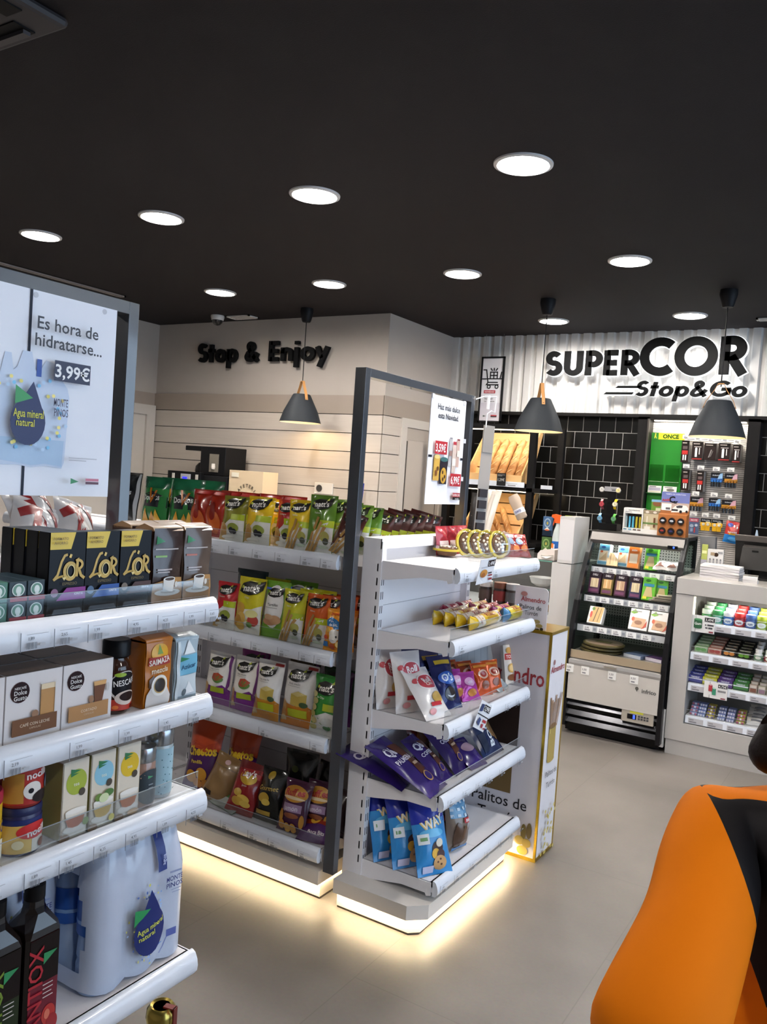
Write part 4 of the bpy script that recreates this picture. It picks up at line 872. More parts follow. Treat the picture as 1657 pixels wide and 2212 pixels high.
        A = [('t', 'popitas', .5, .90, .075, 'b5391c', .025, .04, .84), ('p', [(.08, .70), (.3, .80), (.6, .76), (.82, .70), (.86, .56), (.6, .52), (.5, .58), (.15, .58)], '1f72b0'), ('t', 'al punto', .42, .715, .05, 'e9eef2', .01, -.08, .5), ('t', 'de SAL', .5, .63, .065, 'eef2f4', .02, .05, .6), ('e', .62, .40, .26, .13, 'e9e4da'), ('e', .55, .30, .2, .1, 'ede9e0'), ('e', .72, .36, .03, .03, '2a2a2a'), ('r', .02, .1, .28, .22, '2f7fc0'), ('e', .15, .32, .12, .05, 'd8502a'), ('e', .5, .12, .14, .07, 'c9541c'), ('e', .3, .5, .15, .06, 'f2c04a'), ('e', .8, .18, .12, .07, 'f4d88a')]
    return bag('snack_pouch', w, h, t, col, A, label, 'snack bag', (x, y, z), (lean, roll, rz), NB, seed, nu=14, nv=18)
z1, z2, z3, z4 = 1.252, .906, .593, .196
# top shelf, big glossy bags behind
def dorito(label, x, y, rz, seed):
    A = [('r', 0, .78, 1, 1, '16593a'), ('p', [(0, .42), (1, .42), (1, .62), (.5, .72), (0, .58)], '20252a'), ('t', 'Doritos', .5, .60, .11, 'd8dcd8', .03, .06, .8), ('p', [(.38, .78), (.52, .48), (.70, .74), (.62, .74), (.52, .58), (.45, .78)], 'b86a1e'), ('p', [(.12, .1), (.42, .12), (.32, .38)], 'd09a2a'), ('p', [(.35, .06), (.75, .04), (.6, .34)], 'c28a1e'), ('p', [(.6, .1), (.92, .12), (.74, .38)], 'd8a83c'), ('r', .0, .02, .05, .98, 'b9bcc0')]
    return bag('tortilla_chip_bag', .175, .225, .03, '2c7a3c', A, label, 'snack bag', (x, y, z1), (-.1, 0, rz), NB, seed, rough=.2)
dorito('green tortilla chip bag on the top shelf, left one beside black bag', -2.755, 2.56, -.10, 1)
dorito('green tortilla chip bag on the top shelf, right one beside red bags', -2.585, 2.575, .14, 2)
for k, (x, y) in enumerate(((-2.70, 2.62), (-2.53, 2.64))): dorito('green tortilla chip bag behind the front green one ' + ['at left', 'at right'][k], x, y, .05, 3 + k)
bag('tortilla_chip_bag', .175, .235, .03, '1a1c20', [('p', [(.1, .1), (.5, .12), (.3, .4)], 'b8862a'), ('t', 'Doritos', .5, .62, .1, 'cfd2d6', .03, .05, .8), ('r', .9, .02, .99, .98, 'b9bcc0')], 'black tortilla chip bag at the left end beside the blue frame post', 'snack bag', (-2.935, 2.57, z1), (-.1, 0, -.2), NB, 6, rough=.2)
def redbag(label, x, y, rz, seed):
    A = [('t', 'S', .3, .72, .1, 'e4d8d0', .03), ('e', .3, .35, .2, .3, 'a8421a'), ('e', .62, .3, .22, .24, 'c05a1c'), ('e', .5, .55, .12, .2, '8c2212'), ('r', .0, .02, .06, .98, 'c9c4c4'), ('r', .06, .9, .98, .97, '8a1a14')]
    return bag('chip_bag', .14, .19, .028, 'a52a16', A, label, 'snack bag', (x, y, z1), (-.1, 0, rz), NB, seed, rough=.22)
redbag('orange red crisp bag on the top shelf beside the green bags', -2.465, 2.545, -.15, 7)
redbag('orange red crisp bag next to the olive cracker bag', -2.375, 2.54, -.1, 8)
for k, (x, y) in enumerate(((-2.30, 2.63), (-2.20, 2.66), (-2.09, 2.67), (-2.40, 2.63))): redbag('orange red crisp bag standing behind ' + ['the olive bag', 'the gap between olive and yellow bags', 'the yellow bag', 'the front orange red pair'][k], x, y, -.1, 9 + k)
nbag('cracker', '7d7a24', 'olive green cracker pouch at the left of the top shelf row', -2.222, z1, .128, .178, seed=1)
nbag('cracker', '7d7a24', 'olive green cracker pouch behind the front olive one', -2.20, z1, .128, .176, y=2.53, seed=21)
nbag('cracker', 'd9b416', 'yellow cracker pouch beside the olive one', -2.095, z1, .135, .185, seed=2)
nbag('cracker', 'd9b416', 'yellow cracker pouch partly behind the front yellow one', -2.045, z1, .12, .178, y=2.53, seed=3)
nbag('cracker', 'a82a24', 'red cracker pouch between the yellow pouches on the top shelf', -1.968, z1, .115, .182, y=2.49, seed=4)
nbag('stick', 'd3b21a', 'yellow breadstick pouch on the top shelf beside the red one', -1.900, z1, .105, .187, seed=5, rz=.1)
nbag('stick', '557a24', 'tall green breadstick pouch on the top shelf', -1.800, z1, .115, .212, seed=6, rz=.12)
for k in range(4): nbag('stick', ['6a8a2e', '557a24', '6a8a2e', '557a24'][k], 'green breadstick pouch, ' + ['first', 'second', 'third', 'fourth'][k] + ' behind the tall green one', -1.765 + .022 * k, z1, .115, .20 - .008 * k, y=2.515 + .04 * k, seed=30 + k, rz=.12)
nbag('stick', '4a2420', 'brown and white breadstick pouch leaning at the black post', -1.705, z1, .10, .165, seed=7, rz=.15, roll=.3)
for k in range(7):
    nbag('stick', '43201c', 'brown lime and white pouch, ' + ['nearest', 'second', 'third', 'fourth', 'fifth', 'sixth', 'farthest'][k] + ' in the row right of black post', -1.79 + .012 * k + .0, 1.252, .105, .155 + .004 * (k % 3), y=2.84 + .042 * k, lean=.12, rz=.45, roll=.22, seed=40 + k, t=.014)
# second shelf
nbag('cracker', 'a52026', 'red cracker pouch at the left end of the second shelf', -2.235, z2, .115, .183, seed=8)
nbag('chip', 'b5ac1c', 'large yellow green chip bag on the second shelf', -2.118, z2, .138, .215, seed=9)
nbag('chip', 'b5ac1c', 'yellow green chip bag behind the large one', -2.06, z2, .13, .212, y=2.56, seed=10)
nbag('oval', '5f8a26', 'green tortilla pouch with a white oval', -1.998, z2, .118, .215, y=2.485, seed=11)
nbag('oval', '5f8a26', 'wide green pouch standing behind the white oval pouch', -1.95, z2, .16, .217, y=2.56, seed=12)
nbag('stick', 'b3b01e', 'yellow green breadstick pouch, front one on the second shelf', -1.903, z2, .108, .196, seed=13)
for k in range(2): nbag('stick', 'b3b01e', 'yellow green breadstick pouch, ' + ['second', 'third'][k] + ' in its row', -1.865 + .035 * k, z2, .108, .197, y=2.515 + .04 * k, seed=14 + k)
nbag('stick', 'c4571a', 'orange breadstick pouch beside the popcorn pouch', -1.795, z2, .108, .192, seed=16)
for k in range(3): nbag('stick', 'a8421a', 'orange red breadstick pouch, ' + ['second', 'third', 'hindmost'][k] + ' behind the orange one', -1.765 + .03 * k, z2, .105, .188, y=2.52 + .045 * k, seed=17 + k)
nbag('pop', 'd98f26', 'small orange popcorn pouch at the right end of second shelf', -1.698, z2, .092, .152, y=2.465, seed=20)
nbag('pop', 'c8761c', 'small orange popcorn pouch behind the front one', -1.685, z2, .092, .15, y=2.505, seed=22)
bag('snack_pouch', .17, .21, .025, '1c3a3f', [], 'dark teal pouch standing far back on the second shelf', 'snack bag', (-2.30, 2.70, z2), (-.05, 0, 0), NB, 23)
# third shelf
nbag('snack', 'd9d4ce', 'white and purple snack bag, left one on the third shelf', -2.272, z3, .138, .205, y=2.50, seed=23, low='7a2a86', t=.03)
nbag('snack', 'd9d4ce', 'white and purple snack bag, right one on the third shelf', -2.128, z3, .136, .212, y=2.495, seed=24, low='7a2a86', t=.03)
nbag('snack', 'd6d2cc', 'white and orange cheese snack bag, left one', -2.003, z3, .128, .222, y=2.48, seed=25, low='c98418', t=.032)
nbag('snack', 'd6d2cc', 'white and orange cheese snack bag, right one', -1.862, z3, .150, .232, y=2.49, seed=26, low='cf7e16', t=.034)
nbag('veg', '2e7a30', 'green vegetable chip bag at the right end of third shelf', -1.722, z3, .135, .216, y=2.475, seed=27, t=.03)
for k, x in enumerate((-2.2, -1.95, -1.78)): nbag('snack', ['8a2a7a', '4a3a2a', '1d4026'][k], ['purple snack bag behind the white and purple pair', 'dark snack bag behind the white and orange pair', 'dark green bag behind the vegetable chip bag'][k], x, z3, .15, .21, y=2.62, seed=28 + k, low='7a2a86')
# bottom shelf
CH = [('r', 0, .6, 1, 1, 'b4421a'), ('p', [(0, .62), (.3, .7), (.6, .66), (1, .74), (1, .58), (0, .55)], 'a8381a'), ('t', 'Cheetos', .52, .58, .13, 'd8b222', .04, .12, .85), ('t', 'Pandilla', .45, .42, .05, 'e0c04a', .02, .08), ('e', .3, .2, .16, .09, 'c98a1e'), ('e', .62, .26, .16, .09, 'd0932a'), ('e', .5, .12, .14, .07, 'c9801c'), ('e', .75, .12, .13, .08, 'b5741a')]
def low(name, w, h, t, col, A, label, x, y, tilt, rz, seed, z=z4, roll=0.): return bag(name, w, h, t, col, A, label, 'snack bag', (x, y, z), (tilt, roll, rz), NB, seed)
low('puff_bag', .17, .29, .035, '4a1f5a', CH, 'purple and orange puff bag, left one beside the canister', -2.38, 2.54, -.2, .1, 1)
low('puff_bag', .18, .30, .035, '4a1f5a', CH, 'purple and orange puff bag, right one behind brown paper bag', -2.235, 2.60, -.2, -.1, 2)
low('puff_bag', .16, .25, .035, '4a1f5a', CH, 'purple and orange puff bag deep at the back of bottom shelf', -2.30, 2.69, -.1, -.1, 3)
low('paper_snack_bag', .13, .19, .03, '8a6a42', [('e', .5, .86, .1, .05, 'c9a4a0'), ('r', .05, .74, .95, .76, '6d522f'), ('r', .1, .1, .4, .2, '2a1e14')], 'brown paper snack bag on the bottom shelf', -2.265, 2.50, -.35, .15, 4, roll=.25)
low('chip_bag', .17, .22, .025, '2f6a2a', [('r', 0, .5, 1, .8, 'c29a1e'), ('p', [(.1, .3), (.4, .36), (.3, .5)], 'd0a42a'), ('r', 0, 0, 1, .2, 'a9b0a8')], 'green and yellow crisp bag lying flat on the bottom shelf', -2.20, 2.475, -1.25, -.25, 5)
low('chip_bag', .13, .20, .03, '8c1a1c', [('r', 0, .82, 1, 1, '6a1216'), ('e', .52, .70, .30, .13, 'd0a62a'), ('p', [(.1, .84), (.9, .9), (.9, .72), (.1, .68)], '9a1a1c'), ('t', "Lay's", .52, .79, .12, 'eae2dc', .03, .15, .7), ('t', 'Jamón', .5, .55, .04, 'e0c8c0', .01, .1), ('e', .35, .40, .15, .07, 'c9a040'), ('e', .6, .30, .22, .08, 'd8b04c'), ('e', .42, .24, .24, .08, 'c49a38'), ('e', .7, .22, .18, .06, 'cfa848')], 'red crisp bag with yellow sun emblem on the bottom shelf', -2.105, 2.475, -.38, .12, 6, roll=.12)
GO = [('e', .5, .86, .13, .08, 'b5932a'), ('t', 'Gourmet', .5, .62, .09, 'c0a04a', .015, .1, .8), ('e', .45, .44, .2, .09, 'b8942e'), ('e', .55, .36, .14, .06, 'cfae4a'), ('r', .18, .12, .75, .2, 'b0903a')]
low('chip_bag', .125, .20, .03, '121311', GO, 'black and gold crisp bag beside the red crisp bag', -1.985, 2.49, -.3, 0, 7)
low('chip_bag', .15, .25, .03, '0d0e0d', [('e', .4, .72, .12, .05, '4a5026')], 'plain black crisp bag standing at the back, left one', -1.93, 2.62, -.1, .1, 8)
low('chip_bag', .12, .22, .03, '0d0e0d', [], 'plain black crisp bag standing at the back, right one', -1.82, 2.66, -.1, -.1, 9)
RU = [('e', .5, .74, .44, .16, 'c58a2a'), ('t', 'Ruffles', .5, .77, .13, 'b02a30', .035, .08, .85), ('e', .5, .66, .4, .03, 'e0c8a0'), ('r', .2, .4, .85, .55, '9a7a9a'), ('t', 'jamón', .5, .47, .09, 'd6cad6', .02, .06, .6), ('e', .55, .33, .25, .05, '8a4a2a'), ('e', .15, .3, .1, .12, 'd0942a'), ('e', .2, .13, .12, .09, 'c8892a'), ('e', .42, .09, .12, .09, 'd8a03a'), ('e', .64, .1, .12, .09, 'cf932e'), ('e', .9, .25, .07, .13, 'b9802a')]
low('chip_bag', .125, .19, .032, '4a1c3c', RU, 'purple ridged crisp bag on the bottom shelf, front one', -1.848, 2.475, -.3, .05, 10)
low('chip_bag', .125, .19, .03, '3d1a30', RU, 'purple ridged crisp bag behind the front one', -1.775, 2.53, -.25, .1, 11)
low('chip_bag', .12, .17, .03, '2a1418', [('e', .4, .5, .2, .1, '5a4a1c')], 'dark brown crisp bag by the black frame post', -1.725, 2.56, -.3, 0, 12)
low('puff_bag', .13, .17, .022, '8e2c16', [('r', 0, 0, 1, .4, '4a1f5a'), ('e', .4, .5, .16, .1, 'd09a2a'), ('e', .42, .5, .07, .04, '5a2a14'), ('t', 'Boca Bits', .55, .2, .08, 'd9cbd0', .02, 0, .7)], 'orange and purple snack bag lying by the black post', -1.735, 2.46, -1.1, .25, 13)

# ---------------------------------------------------------------- sweets on the end unit (fronts face +x)
EU = 'biscuit and sweet packs on the end unit'
def eb(name, w, h, t, col, A, label, x, y, z, tilt=-.3, rz=0., seed=0, cat='snack bag', roll=0., **kw): return bag(name, w, h, t, col, A, label, cat, (x, y, z), (tilt, roll, R90 + rz), EU, seed, nu=14, nv=16, **kw)
e1, e2, e3, e4, e5 = 1.251, 1.004, .721, .472, .178
# top shelf: oval cakes in clear shells
CAKE = M('6a4a32', .8, bump=.6, bscale=120)
def cake(label, x, y, z, rot):
    t = thing('oval_cake', label, 'packed cake', (x, y, z), rot, 'oval cakes in clear shells')
    # local: oval in the x-z plane, thickness along y
    def oval(rx, rz, n=36): return [(rx * math.cos(2 * PI * i / n), rz + rz * .0 + rz * math.sin(2 * PI * i / n)) for i in range(n)]
    o1, o2 = oval(.050, .056), [(x_ * .80, .056 + (z_ - .056) * .80) for x_, z_ in oval(.050, .056)]
    b = B(); n = 36; vs = [(p[0], yy, p[1]) for yy in (-.004, .004) for o in (o1, o2) for p in o]
    fs = []
    for i in range(n):
        j = (i + 1) % n; fs += [(i, j, n + j, n + i), (2 * n + i, 3 * n + i, 3 * n + j, 2 * n + j), (i, 2 * n + i, 2 * n + j, j), (n + i, n + j, 3 * n + j, 3 * n + i)]
    b.add(vs, fs, M('cdb427', .35, coat=.3)); b.build('card_ring', t)
    b = B(); Tm = Matrix.Translation((0, 0, .056)) @ Matrix.Rotation(R90, 4, 'X'); b.lathe([(.0001, .012), (.6, .011), (.85, .006), (.93, 0), (.95, -.012), (.8, -.022), (.0001, -.023)], CAKE, 28, T=Tm @ Matrix.Diagonal((.041, .046, 1, 1)))
    for k in range(12):
        a = k * 2.4; r = .028 * math.sqrt(k / 12); b.lathe([(.0001, .006), (.005, .003), (.006, 0)], M('e4d6c2', .6), 7, T=Matrix.Translation((r * math.cos(a), -.011, .056 + r * 1.1 * math.sin(a))) @ Matrix.Rotation(R90, 4, 'X'))
    b.build('cake', t)
    b = B(); Tm2 = Matrix.Translation((0, 0, .056)) @ Matrix.Rotation(R90, 4, 'X'); b.lathe([(.0001, .020), (.75, .019), (.92, .012), (.97, .004), (1.0, .003)], CLEAR, 28, T=Tm2 @ Matrix.Diagonal((.050, .056, 1, 1))); b.build('clear_shell', t)
    return t
c0 = cake('oval cake in yellow ringed clear shell, leftmost of four standing up', -1.445, 2.985, e1, (-.22, 0, R90 - .55))
for k, nm in enumerate(('second from left', 'third from left')): dup(c0, f'oval cake in yellow ringed clear shell, {nm} of four standing up', (-1.412 + .03 * k, 3.012 + .028 * k, e1))
dup(c0, 'oval cake in yellow ringed clear shell, front right one of four standing up', (-1.348, 3.075, e1), (-.22, 0, R90 - .4))
dup(c0, 'oval cake lying flat on the empty left part of top shelf', (-1.45, 2.905, e1 + .026), (-R90, 0, R90 - .2))
t = thing('clear_tray', 'empty looking clear plastic tray beside the oval cakes', 'plastic tray', (-1.35, 3.125, e1), (-.35, 0, R90 - .4))
b = B(); b.lathe([(.05, 0), (.048, .02), (.042, .03), (.0001, .03)], CLEAR, 24, T=Matrix.Translation((0, 0, .056)) @ Matrix.Rotation(R90, 4, 'X') @ Matrix.Diagonal((1, 1.1, 1, 1))); b.build('tray_shell', t)
b = B(); b.lathe([(.044, -.002), (.044, .004)], M('b9b4b8', .3), 24, T=Matrix.Translation((0, 0, .056)) @ Matrix.Rotation(R90, 4, 'X') @ Matrix.Diagonal((1, 1.1, 1, 1))); b.build('tray_card', t)
RD = [('e', .4, .6, .2, .15, '9ab0c8'), ('r', .1, .75, .9, .9, 'c8302c'), ('e', .6, .3, .2, .12, 'c9763a'), ('t', 'mini', .5, .8, .1, 'f0e8e8', .02)]
for k, (x, y, r) in enumerate(((-1.36, 3.17, .1), (-1.34, 3.215, .0), (-1.32, 3.25, -.1))): eb('sweet_pouch', .085, .11, .018, '8e1c1e', RD, 'shiny red sweet pouch at the right end of top shelf, ' + ['left', 'middle', 'right'][k] + ' one', x, y, e1, -.6, -.5 + r, k)
for k in range(3): eb('sweet_pouch', .10, .115, .016, ['a8303a', '9a2430', 'b04048'][k], [('r', .1, .3, .9, .5, 'd8c4c0')], 'red packet at the back behind the oval cakes, ' + ['left', 'middle', 'right'][k] + ' one', -1.53, 2.93 + .09 * k, e1, -.1, 0, 5 + k)
# price cards clipped to the rails
def price_card(label, loc, rot, A, w=.105, h=.092):
    t = thing('price_card', label, 'price card', loc, rot)
    b = B(); b.box(-w / 2, w / 2, 0, .0012, 0, h, M('e6e6ea', .45)); b.art(front(w, h), A, w, h); b.build('card', t)
    b = B(); b.box(-.012, .012, .0012, .012, .03, .05, CLEAR); b.build('clip', t)
    return t
price_card('small white offer card with orange pastry, clipped on the top rail', (-1.228, 2.68, 1.196), (.2, -.06, R90 - .1), [('r', .52, .66, .97, .92, '2a1c1a'), ('t', '1,49€', .745, .79, .16, 'f0ecec', .02, 0, .38), ('e', .35, .42, .22, .16, 'c98a3a'), ('e', .32, .36, .12, .1, 'a8622a'), ('r', .62, .38, .85, .44, '3a3a3e'), ('r', .66, .28, .9, .34, '8a2a30'), ('r', .7, .12, .92, .2, '9a2a34'), ('r', .08, .66, .5, .70, 'b9b9c0')])
price_card('white diamond tilted offer card with 2,99€ clipped on third rail', (-1.226, 2.72, .668), (.1, .42, R90), [('r', .40, .68, .95, .92, '1e1c22'), ('t', '2,99€', .675, .80, .17, 'f0ecec', .02, 0, .46), ('r', 0, .49, 1, .525, '202228'), ('p', [(.06, .6), (.3, .64), (.34, .9), (.1, .88)], '2a3a6a'), ('r', .58, .30, .9, .40, 'b02a36'), ('r', .56, .1, .72, .24, 'a8243a'), ('p', [(.1, .2), (.36, .12), (.4, .36), (.2, .42)], '3a4a7a'), ('r', .8, .08, .95, .14, '8a2430')], .10, .10)
# second shelf: rolls
def roll(label, x, y, z, L, r, c1, c2, c3, rz=0., face=True):
    def SF(u, v, d):
        a = (v - .5) * 2 * PI; e = min(u, 1 - u) / .16; k = 1 if e >= 1 else math.sin(e * PI / 2) ** .8
        ry = (r + d) * k + .0006 + .002 * math.sin(9 * u + 3 * a) * k; rz_ = r * (1.35 - .35 * k) + d
        return (u * L, -ry * math.cos(a), r + rz_ * math.sin(a) * .95)
    b = B(); nu, nv = 22, 16
    b.add([SF(i / nu, j / nv, 0) for j in range(nv + 1) for i in range(nu + 1)], [(j * (nu + 1) + i, j * (nu + 1) + i + 1, (j + 1) * (nu + 1) + i + 1, (j + 1) * (nu + 1) + i) for j in range(nv) for i in range(nu)], M(c1, .25, coat=.3), True)
    A = [('r', .12, .30, .34, .92, c2), ('r', .34, .30, .78, .92, c3), ('r', .78, .3, .88, .92, c2), ('r', .42, .52, .74, .60, 'b58a1e'), ('t', 'PICNIC', .57, .68, .12, '9a2a2c', .03, 0, .3)]
    if face: A += [('e', .26, .60, .012, .02, '8c1c22'), ('e', .26, .70, .012, .02, '8c1c22'), ('p', [(.20, .5), (.18, .62), (.20, .76), (.185, .80), (.165, .62), (.185, .46)], '8c1c22')]
    A += [('t', 'El', .83, .6, .1, '9a1c2a', .03, 0, .1)]
    b.art(SF, A, L, 2 * PI * r, curved=True, d0=.0012, rough=.3, coat=.3)
    return tag(b.build('biscuit_roll', None, (x, y, z), R90 + rz), label, 'biscuit roll', 'biscuit rolls on the end unit')
for k, x in enumerate((-1.467, -1.418, -1.369, -1.316)): roll('yellow biscuit roll with smile, ' + ['hindmost', 'third from front', 'second from front', 'front'][k] + ' of the left column', x, 2.775, e2, .285, .024, 'dcb41c', 'e6ddcb', ['d8c08a', 'd8b62a', 'd8cfc0', 'dcb424'][k], .02 * (k - 1))
for k, x in enumerate((-1.46, -1.41, -1.36, -1.312)): roll(['pink and yellow biscuit roll', 'crimson biscuit roll', 'magenta biscuit roll', 'yellow and blue ended biscuit roll'][k] + ', right column ' + ['hindmost', 'third from front', 'second from front', 'at the shelf front'][k], x, 3.07, e2, .15, .026, ['b03a5a', 'a82238', 'b8327a', '4a8ac0'][k], ['d8b62a', 'd0a8a0', 'd8b02a', 'd8c43a'][k], ['d8a03a', 'b8303a', 'c0408a', 'd2b62c'][k], 0, False)
for k, y in enumerate((2.93, 3.06)): roll('crimson biscuit roll lying far back, ' + ['left', 'right'][k] + ' one', -1.51, y, e2, .12, .025, '9a1c3a', 'c9a0a0', 'b8304a', 0, False)
# third shelf
TOF = [('e', .2, .72, .1, .05, 'c44a50'), ('e', .55, .66, .34, .17, 'e8e0de'), ('e', .55, .66, .31, .15, 'b43a44'), ('t', 'Roll', .55, .70, .11, 'efe6e2', .03, .1, .5), ('t', 'Choc', .55, .61, .07, 'e6d6c8', .02, .1, .4), ('e', .62, .34, .2, .1, 'c9a050'), ('r', .3, .2, .7, .27, 'b4242e'), ('e', .3, .12, .12, .05, 'd08a8a')]
eb('cake_roll_bag', .13, .215, .028, 'ddd6d2', TOF, 'white bag with red roll lettering, hindmost of three on third shelf', -1.500, 2.565, e3, -.25, -.4, 1)
eb('cake_roll_bag', .13, .215, .028, 'ddd6d2', TOF, 'white bag with red roll lettering, middle of three on third shelf', -1.42, 2.57, e3, -.3, -.4, 2)
eb('cake_roll_bag', .14, .20, .028, 'ddd6d2', TOF, 'white bag with red roll lettering slumped at the shelf front', -1.31, 2.575, e3, -.75, -.2, 3)
OR_ = [('r', 0, .8, 1, 1, '18204e'), ('r', .2, .82, .9, .9, 'c9a62a'), ('e', .5, .55, .36, .12, '2a5ab0'), ('t', 'O\'s', .5, .56, .14, 'dfe6f0', .03), ('e', .52, .26, .26, .13, '2a2422'), ('e', .52, .28, .2, .09, 'cfd2d8'), ('e', .52, .30, .24, .08, '332a28')]
for k, (x, y, tl) in enumerate(((-1.47, 2.70, -.25), (-1.405, 2.715, -.35), (-1.335, 2.715, -.5))): eb('cookie_bag', .115, .20, .022, '14205a', OR_, 'shiny dark blue cookie bag on third shelf, ' + ['hindmost', 'middle', 'front'][k] + ' of three', x, y, e3, tl, -.35, 5 + k, metal=.3)
for k, (x, y) in enumerate(((-1.43, 2.83), (-1.36, 2.83), (-1.33, 2.875))): eb('sweet_pouch', .095, .135 - .012 * k, .02, ['8a3a4a', 'b83aa8', 'b03a9a'][k], [('e', .5, .62, .3, .16, 'd8a0c8'), ('t', 'mini', .5, .62, .12, 'efe0ee', .03, .2), ('e', .5, .25, .25, .12, 'b9762a')], ['reddish', 'shiny magenta', 'small shiny magenta'][k] + ' sweet pouch on third shelf ' + ['behind the magenta ones', 'beside the dark blue bags', 'at the shelf front'][k], x, y, e3, -.5, -.35, 9 + k, metal=.25)
for k, (x, y) in enumerate(((-1.43, 2.925), (-1.38, 2.965), (-1.325, 2.985), (-1.315, 3.065))): eb('sweet_pouch', .09, .13, .02, ['a8461a', '9a3a14', 'c04a16', 'c8541c'][k], [('e', .5, .62, .3, .14, 'd8b29a'), ('e', .5, .62, .2, .09, '9a2a1a'), ('e', .5, .3, .22, .12, '7a3a16'), ('r', .1, .84, .9, .92, 'd0842a')], 'shiny orange sweet pouch on third shelf, ' + ['hindmost', 'second', 'third', 'front right'][k] + ' of four', x, y, e3, -.45, -.35, 13 + k, metal=.25)
CR = [('r', .05, .62, .95, .78, 'b03430'), ('t', 'TOSTA', .5, .70, .09, 'f0e6e0', .02, 0, .7), ('e', .35, .86, .2, .08, 'c99a52'), ('e', .65, .88, .2, .08, 'd0a562'), ('e', .5, .40, .28, .12, 'd2a85e'), ('e', .5, .40, .2, .08, 'e6c78a'), ('e', .45, .16, .3, .08, '7a4a2a')]
for k in range(8):
    col = '8a8c90' if k < 7 else 'd8d0c6'
    o = carton('cracker_packet', .085, .16, .016, col, CR if k == 7 else [('r', .06, .06, .94, .94, '9a9ca0')], ('grey backed cracker packet, number ' + ['one', 'two', 'three', 'four', 'five', 'six', 'seven'][k] + ' from the back of its row') if k < 7 else 'white cracker packet with red band at the right end of third shelf', 'cracker packet', (-1.52 + .013 * k, 3.02 + .034 * k, e3) if k < 7 else (-1.325, 3.255, e3), (-.2, 0, .75 if k < 7 else R90 - .35), 'cracker packets in a row', rough=.35)
    if k < 7: o['label'] = 'grey edged cracker packet, ' + ['hindmost', 'second from back', 'third from back', 'fourth from back', 'fifth from back', 'sixth from back', 'just behind the white front one'][k] + ' in its row'
for k in range(2): eb('sweet_pouch', .07, .06, .014, 'a8b4ba', [], 'small silver sweet pouch lying before the cracker packets, ' + ['left', 'right'][k] + ' one', -1.30 - .02 * k, 3.10 + .06 * k, e3, -1.0, 0, 20 + k, metal=.3)
# fourth shelf
QE = lambda s: [('p', [(.45, .28), (.96, .34), (.96, .80), (.55, .84)], '5a2f1c'), ('e', .32, .74, .17, .085, '3a2a5a'), ('t', 'Qé', .32, .745, .15, 'e6e0ea', .035, 0, .36), ('t', s, .42, .56, .075, 'dcd4e2', .02, 0, .6), ('e', .58, .22, .13, .075, 'b58a5a'), ('e', .58, .22, .10, .058, '35206a'), ('r', .5, .42, .7, .46, 'c9a88a')]
eb('pastry_bag', .165, .285, .022, '2f1c66', QE('PALMERA'), 'large purple pastry bag with palm pastry wording overhanging fourth shelf', -1.27, 2.535, e4 + .012, -1.12, .12, 30)
eb('pastry_bag', .15, .27, .02, '2f1c66', [('t', 'Qé', .35, .74, .14, 'c9c0d2', .03)], 'dark purple pastry bag underneath the large one', -1.40, 2.555, e4, -1.25, .2, 31)
eb('pastry_bag', .12, .21, .022, '321c62', QE('COFFEE'), 'purple pastry bag with coffee wording beside the large one', -1.315, 2.685, e4, -.95, .1, 32)
eb('pastry_bag', .14, .23, .024, '2a1854', QE('CALLA'), 'purple pastry bag on the fourth shelf left of the navy bag', -1.31, 2.81, e4, -.85, .05, 33)
eb('pastry_bag', .12, .14, .02, '2f1c66', [('e', .5, .6, .3, .15, 'a88a9a')], 'small purple pastry bag at the front beside the navy bag', -1.285, 2.895, e4, -1.0, -.1, 34)
eb('pastry_bag', .18, .24, .028, '16264e', [('t', 'BOLLI', .52, .40, .15, 'e6eaf0', .04, R90, None), ('e', .72, .6, .16, .34, 'a8845a'), ('e', .8, .4, .1, .2, '7a5a3a'), ('r', .1, .1, .3, .4, '0f1a38')], 'navy blue roll bag with big white letters on fourth shelf', -1.30, 3.06, e4, -.7, .0, 35)
for k in range(2): eb('pastry_bag', .15, .20, .02, ['5a1c16', '7a3018'][k], [('e', .5, .5, .3, .15, '9a5a2a'), ('r', .7, .1, .95, .3, 'b0522a')], 'dark red pastry bag deep on the fourth shelf, ' + ['left', 'right'][k] + ' one', -1.47 + .04 * k, 2.80 + .12 * k, e4, -.4, 0, 36 + k)
# bottom shelf
WY = [('r', 0, 0, 1, .60, '2a84c4'), ('p', [(0, .56), (.4, .62), (1, .66), (1, .56)], '2a84c4'), ('t', 'WAY', .52, .60, .11, 'e2c26a', .05, .25, .7), ('t', 'WAY', .53, .604, .11, 'f2e8d8', .015, .25, .66), ('e', .45, .48, .34, .05, '5ab0dc'), ('e', .56, .30, .17, .08, '3a2420'), ('e', .5, .24, .13, .06, 'd8a83a'), ('e', .62, .36, .1, .05, 'd8d0c0'), ('e', .66, .22, .12, .06, '4a2a2a'), ('e', .62, .13, .20, .085, 'c99a62'), ('e', .56, .14, .03, .012, '5a3420'), ('e', .66, .11, .03, .012, '5a3420'), ('e', .64, .17, .03, .012, '5a3420'), ('r', .05, .36, .32, .48, 'e2e6ea'), ('r', .1, .40, .27, .44, '6a9a6a'), ('r', .12, .03, .42, .11, 'c4c4e0'), ('r', .55, .86, .8, .92, 'c9d2ea')]
for k, (x, y) in enumerate(((-1.46, 2.57), (-1.375, 2.565), (-1.28, 2.57))): eb('cookie_bag', .145, .285, .034, '1c2c96', WY, 'blue cookie mix bag on the bottom shelf, ' + ['hindmost', 'middle', 'front'][k] + ' of three', x, y, e5, -.42, -.5, 40 + k)
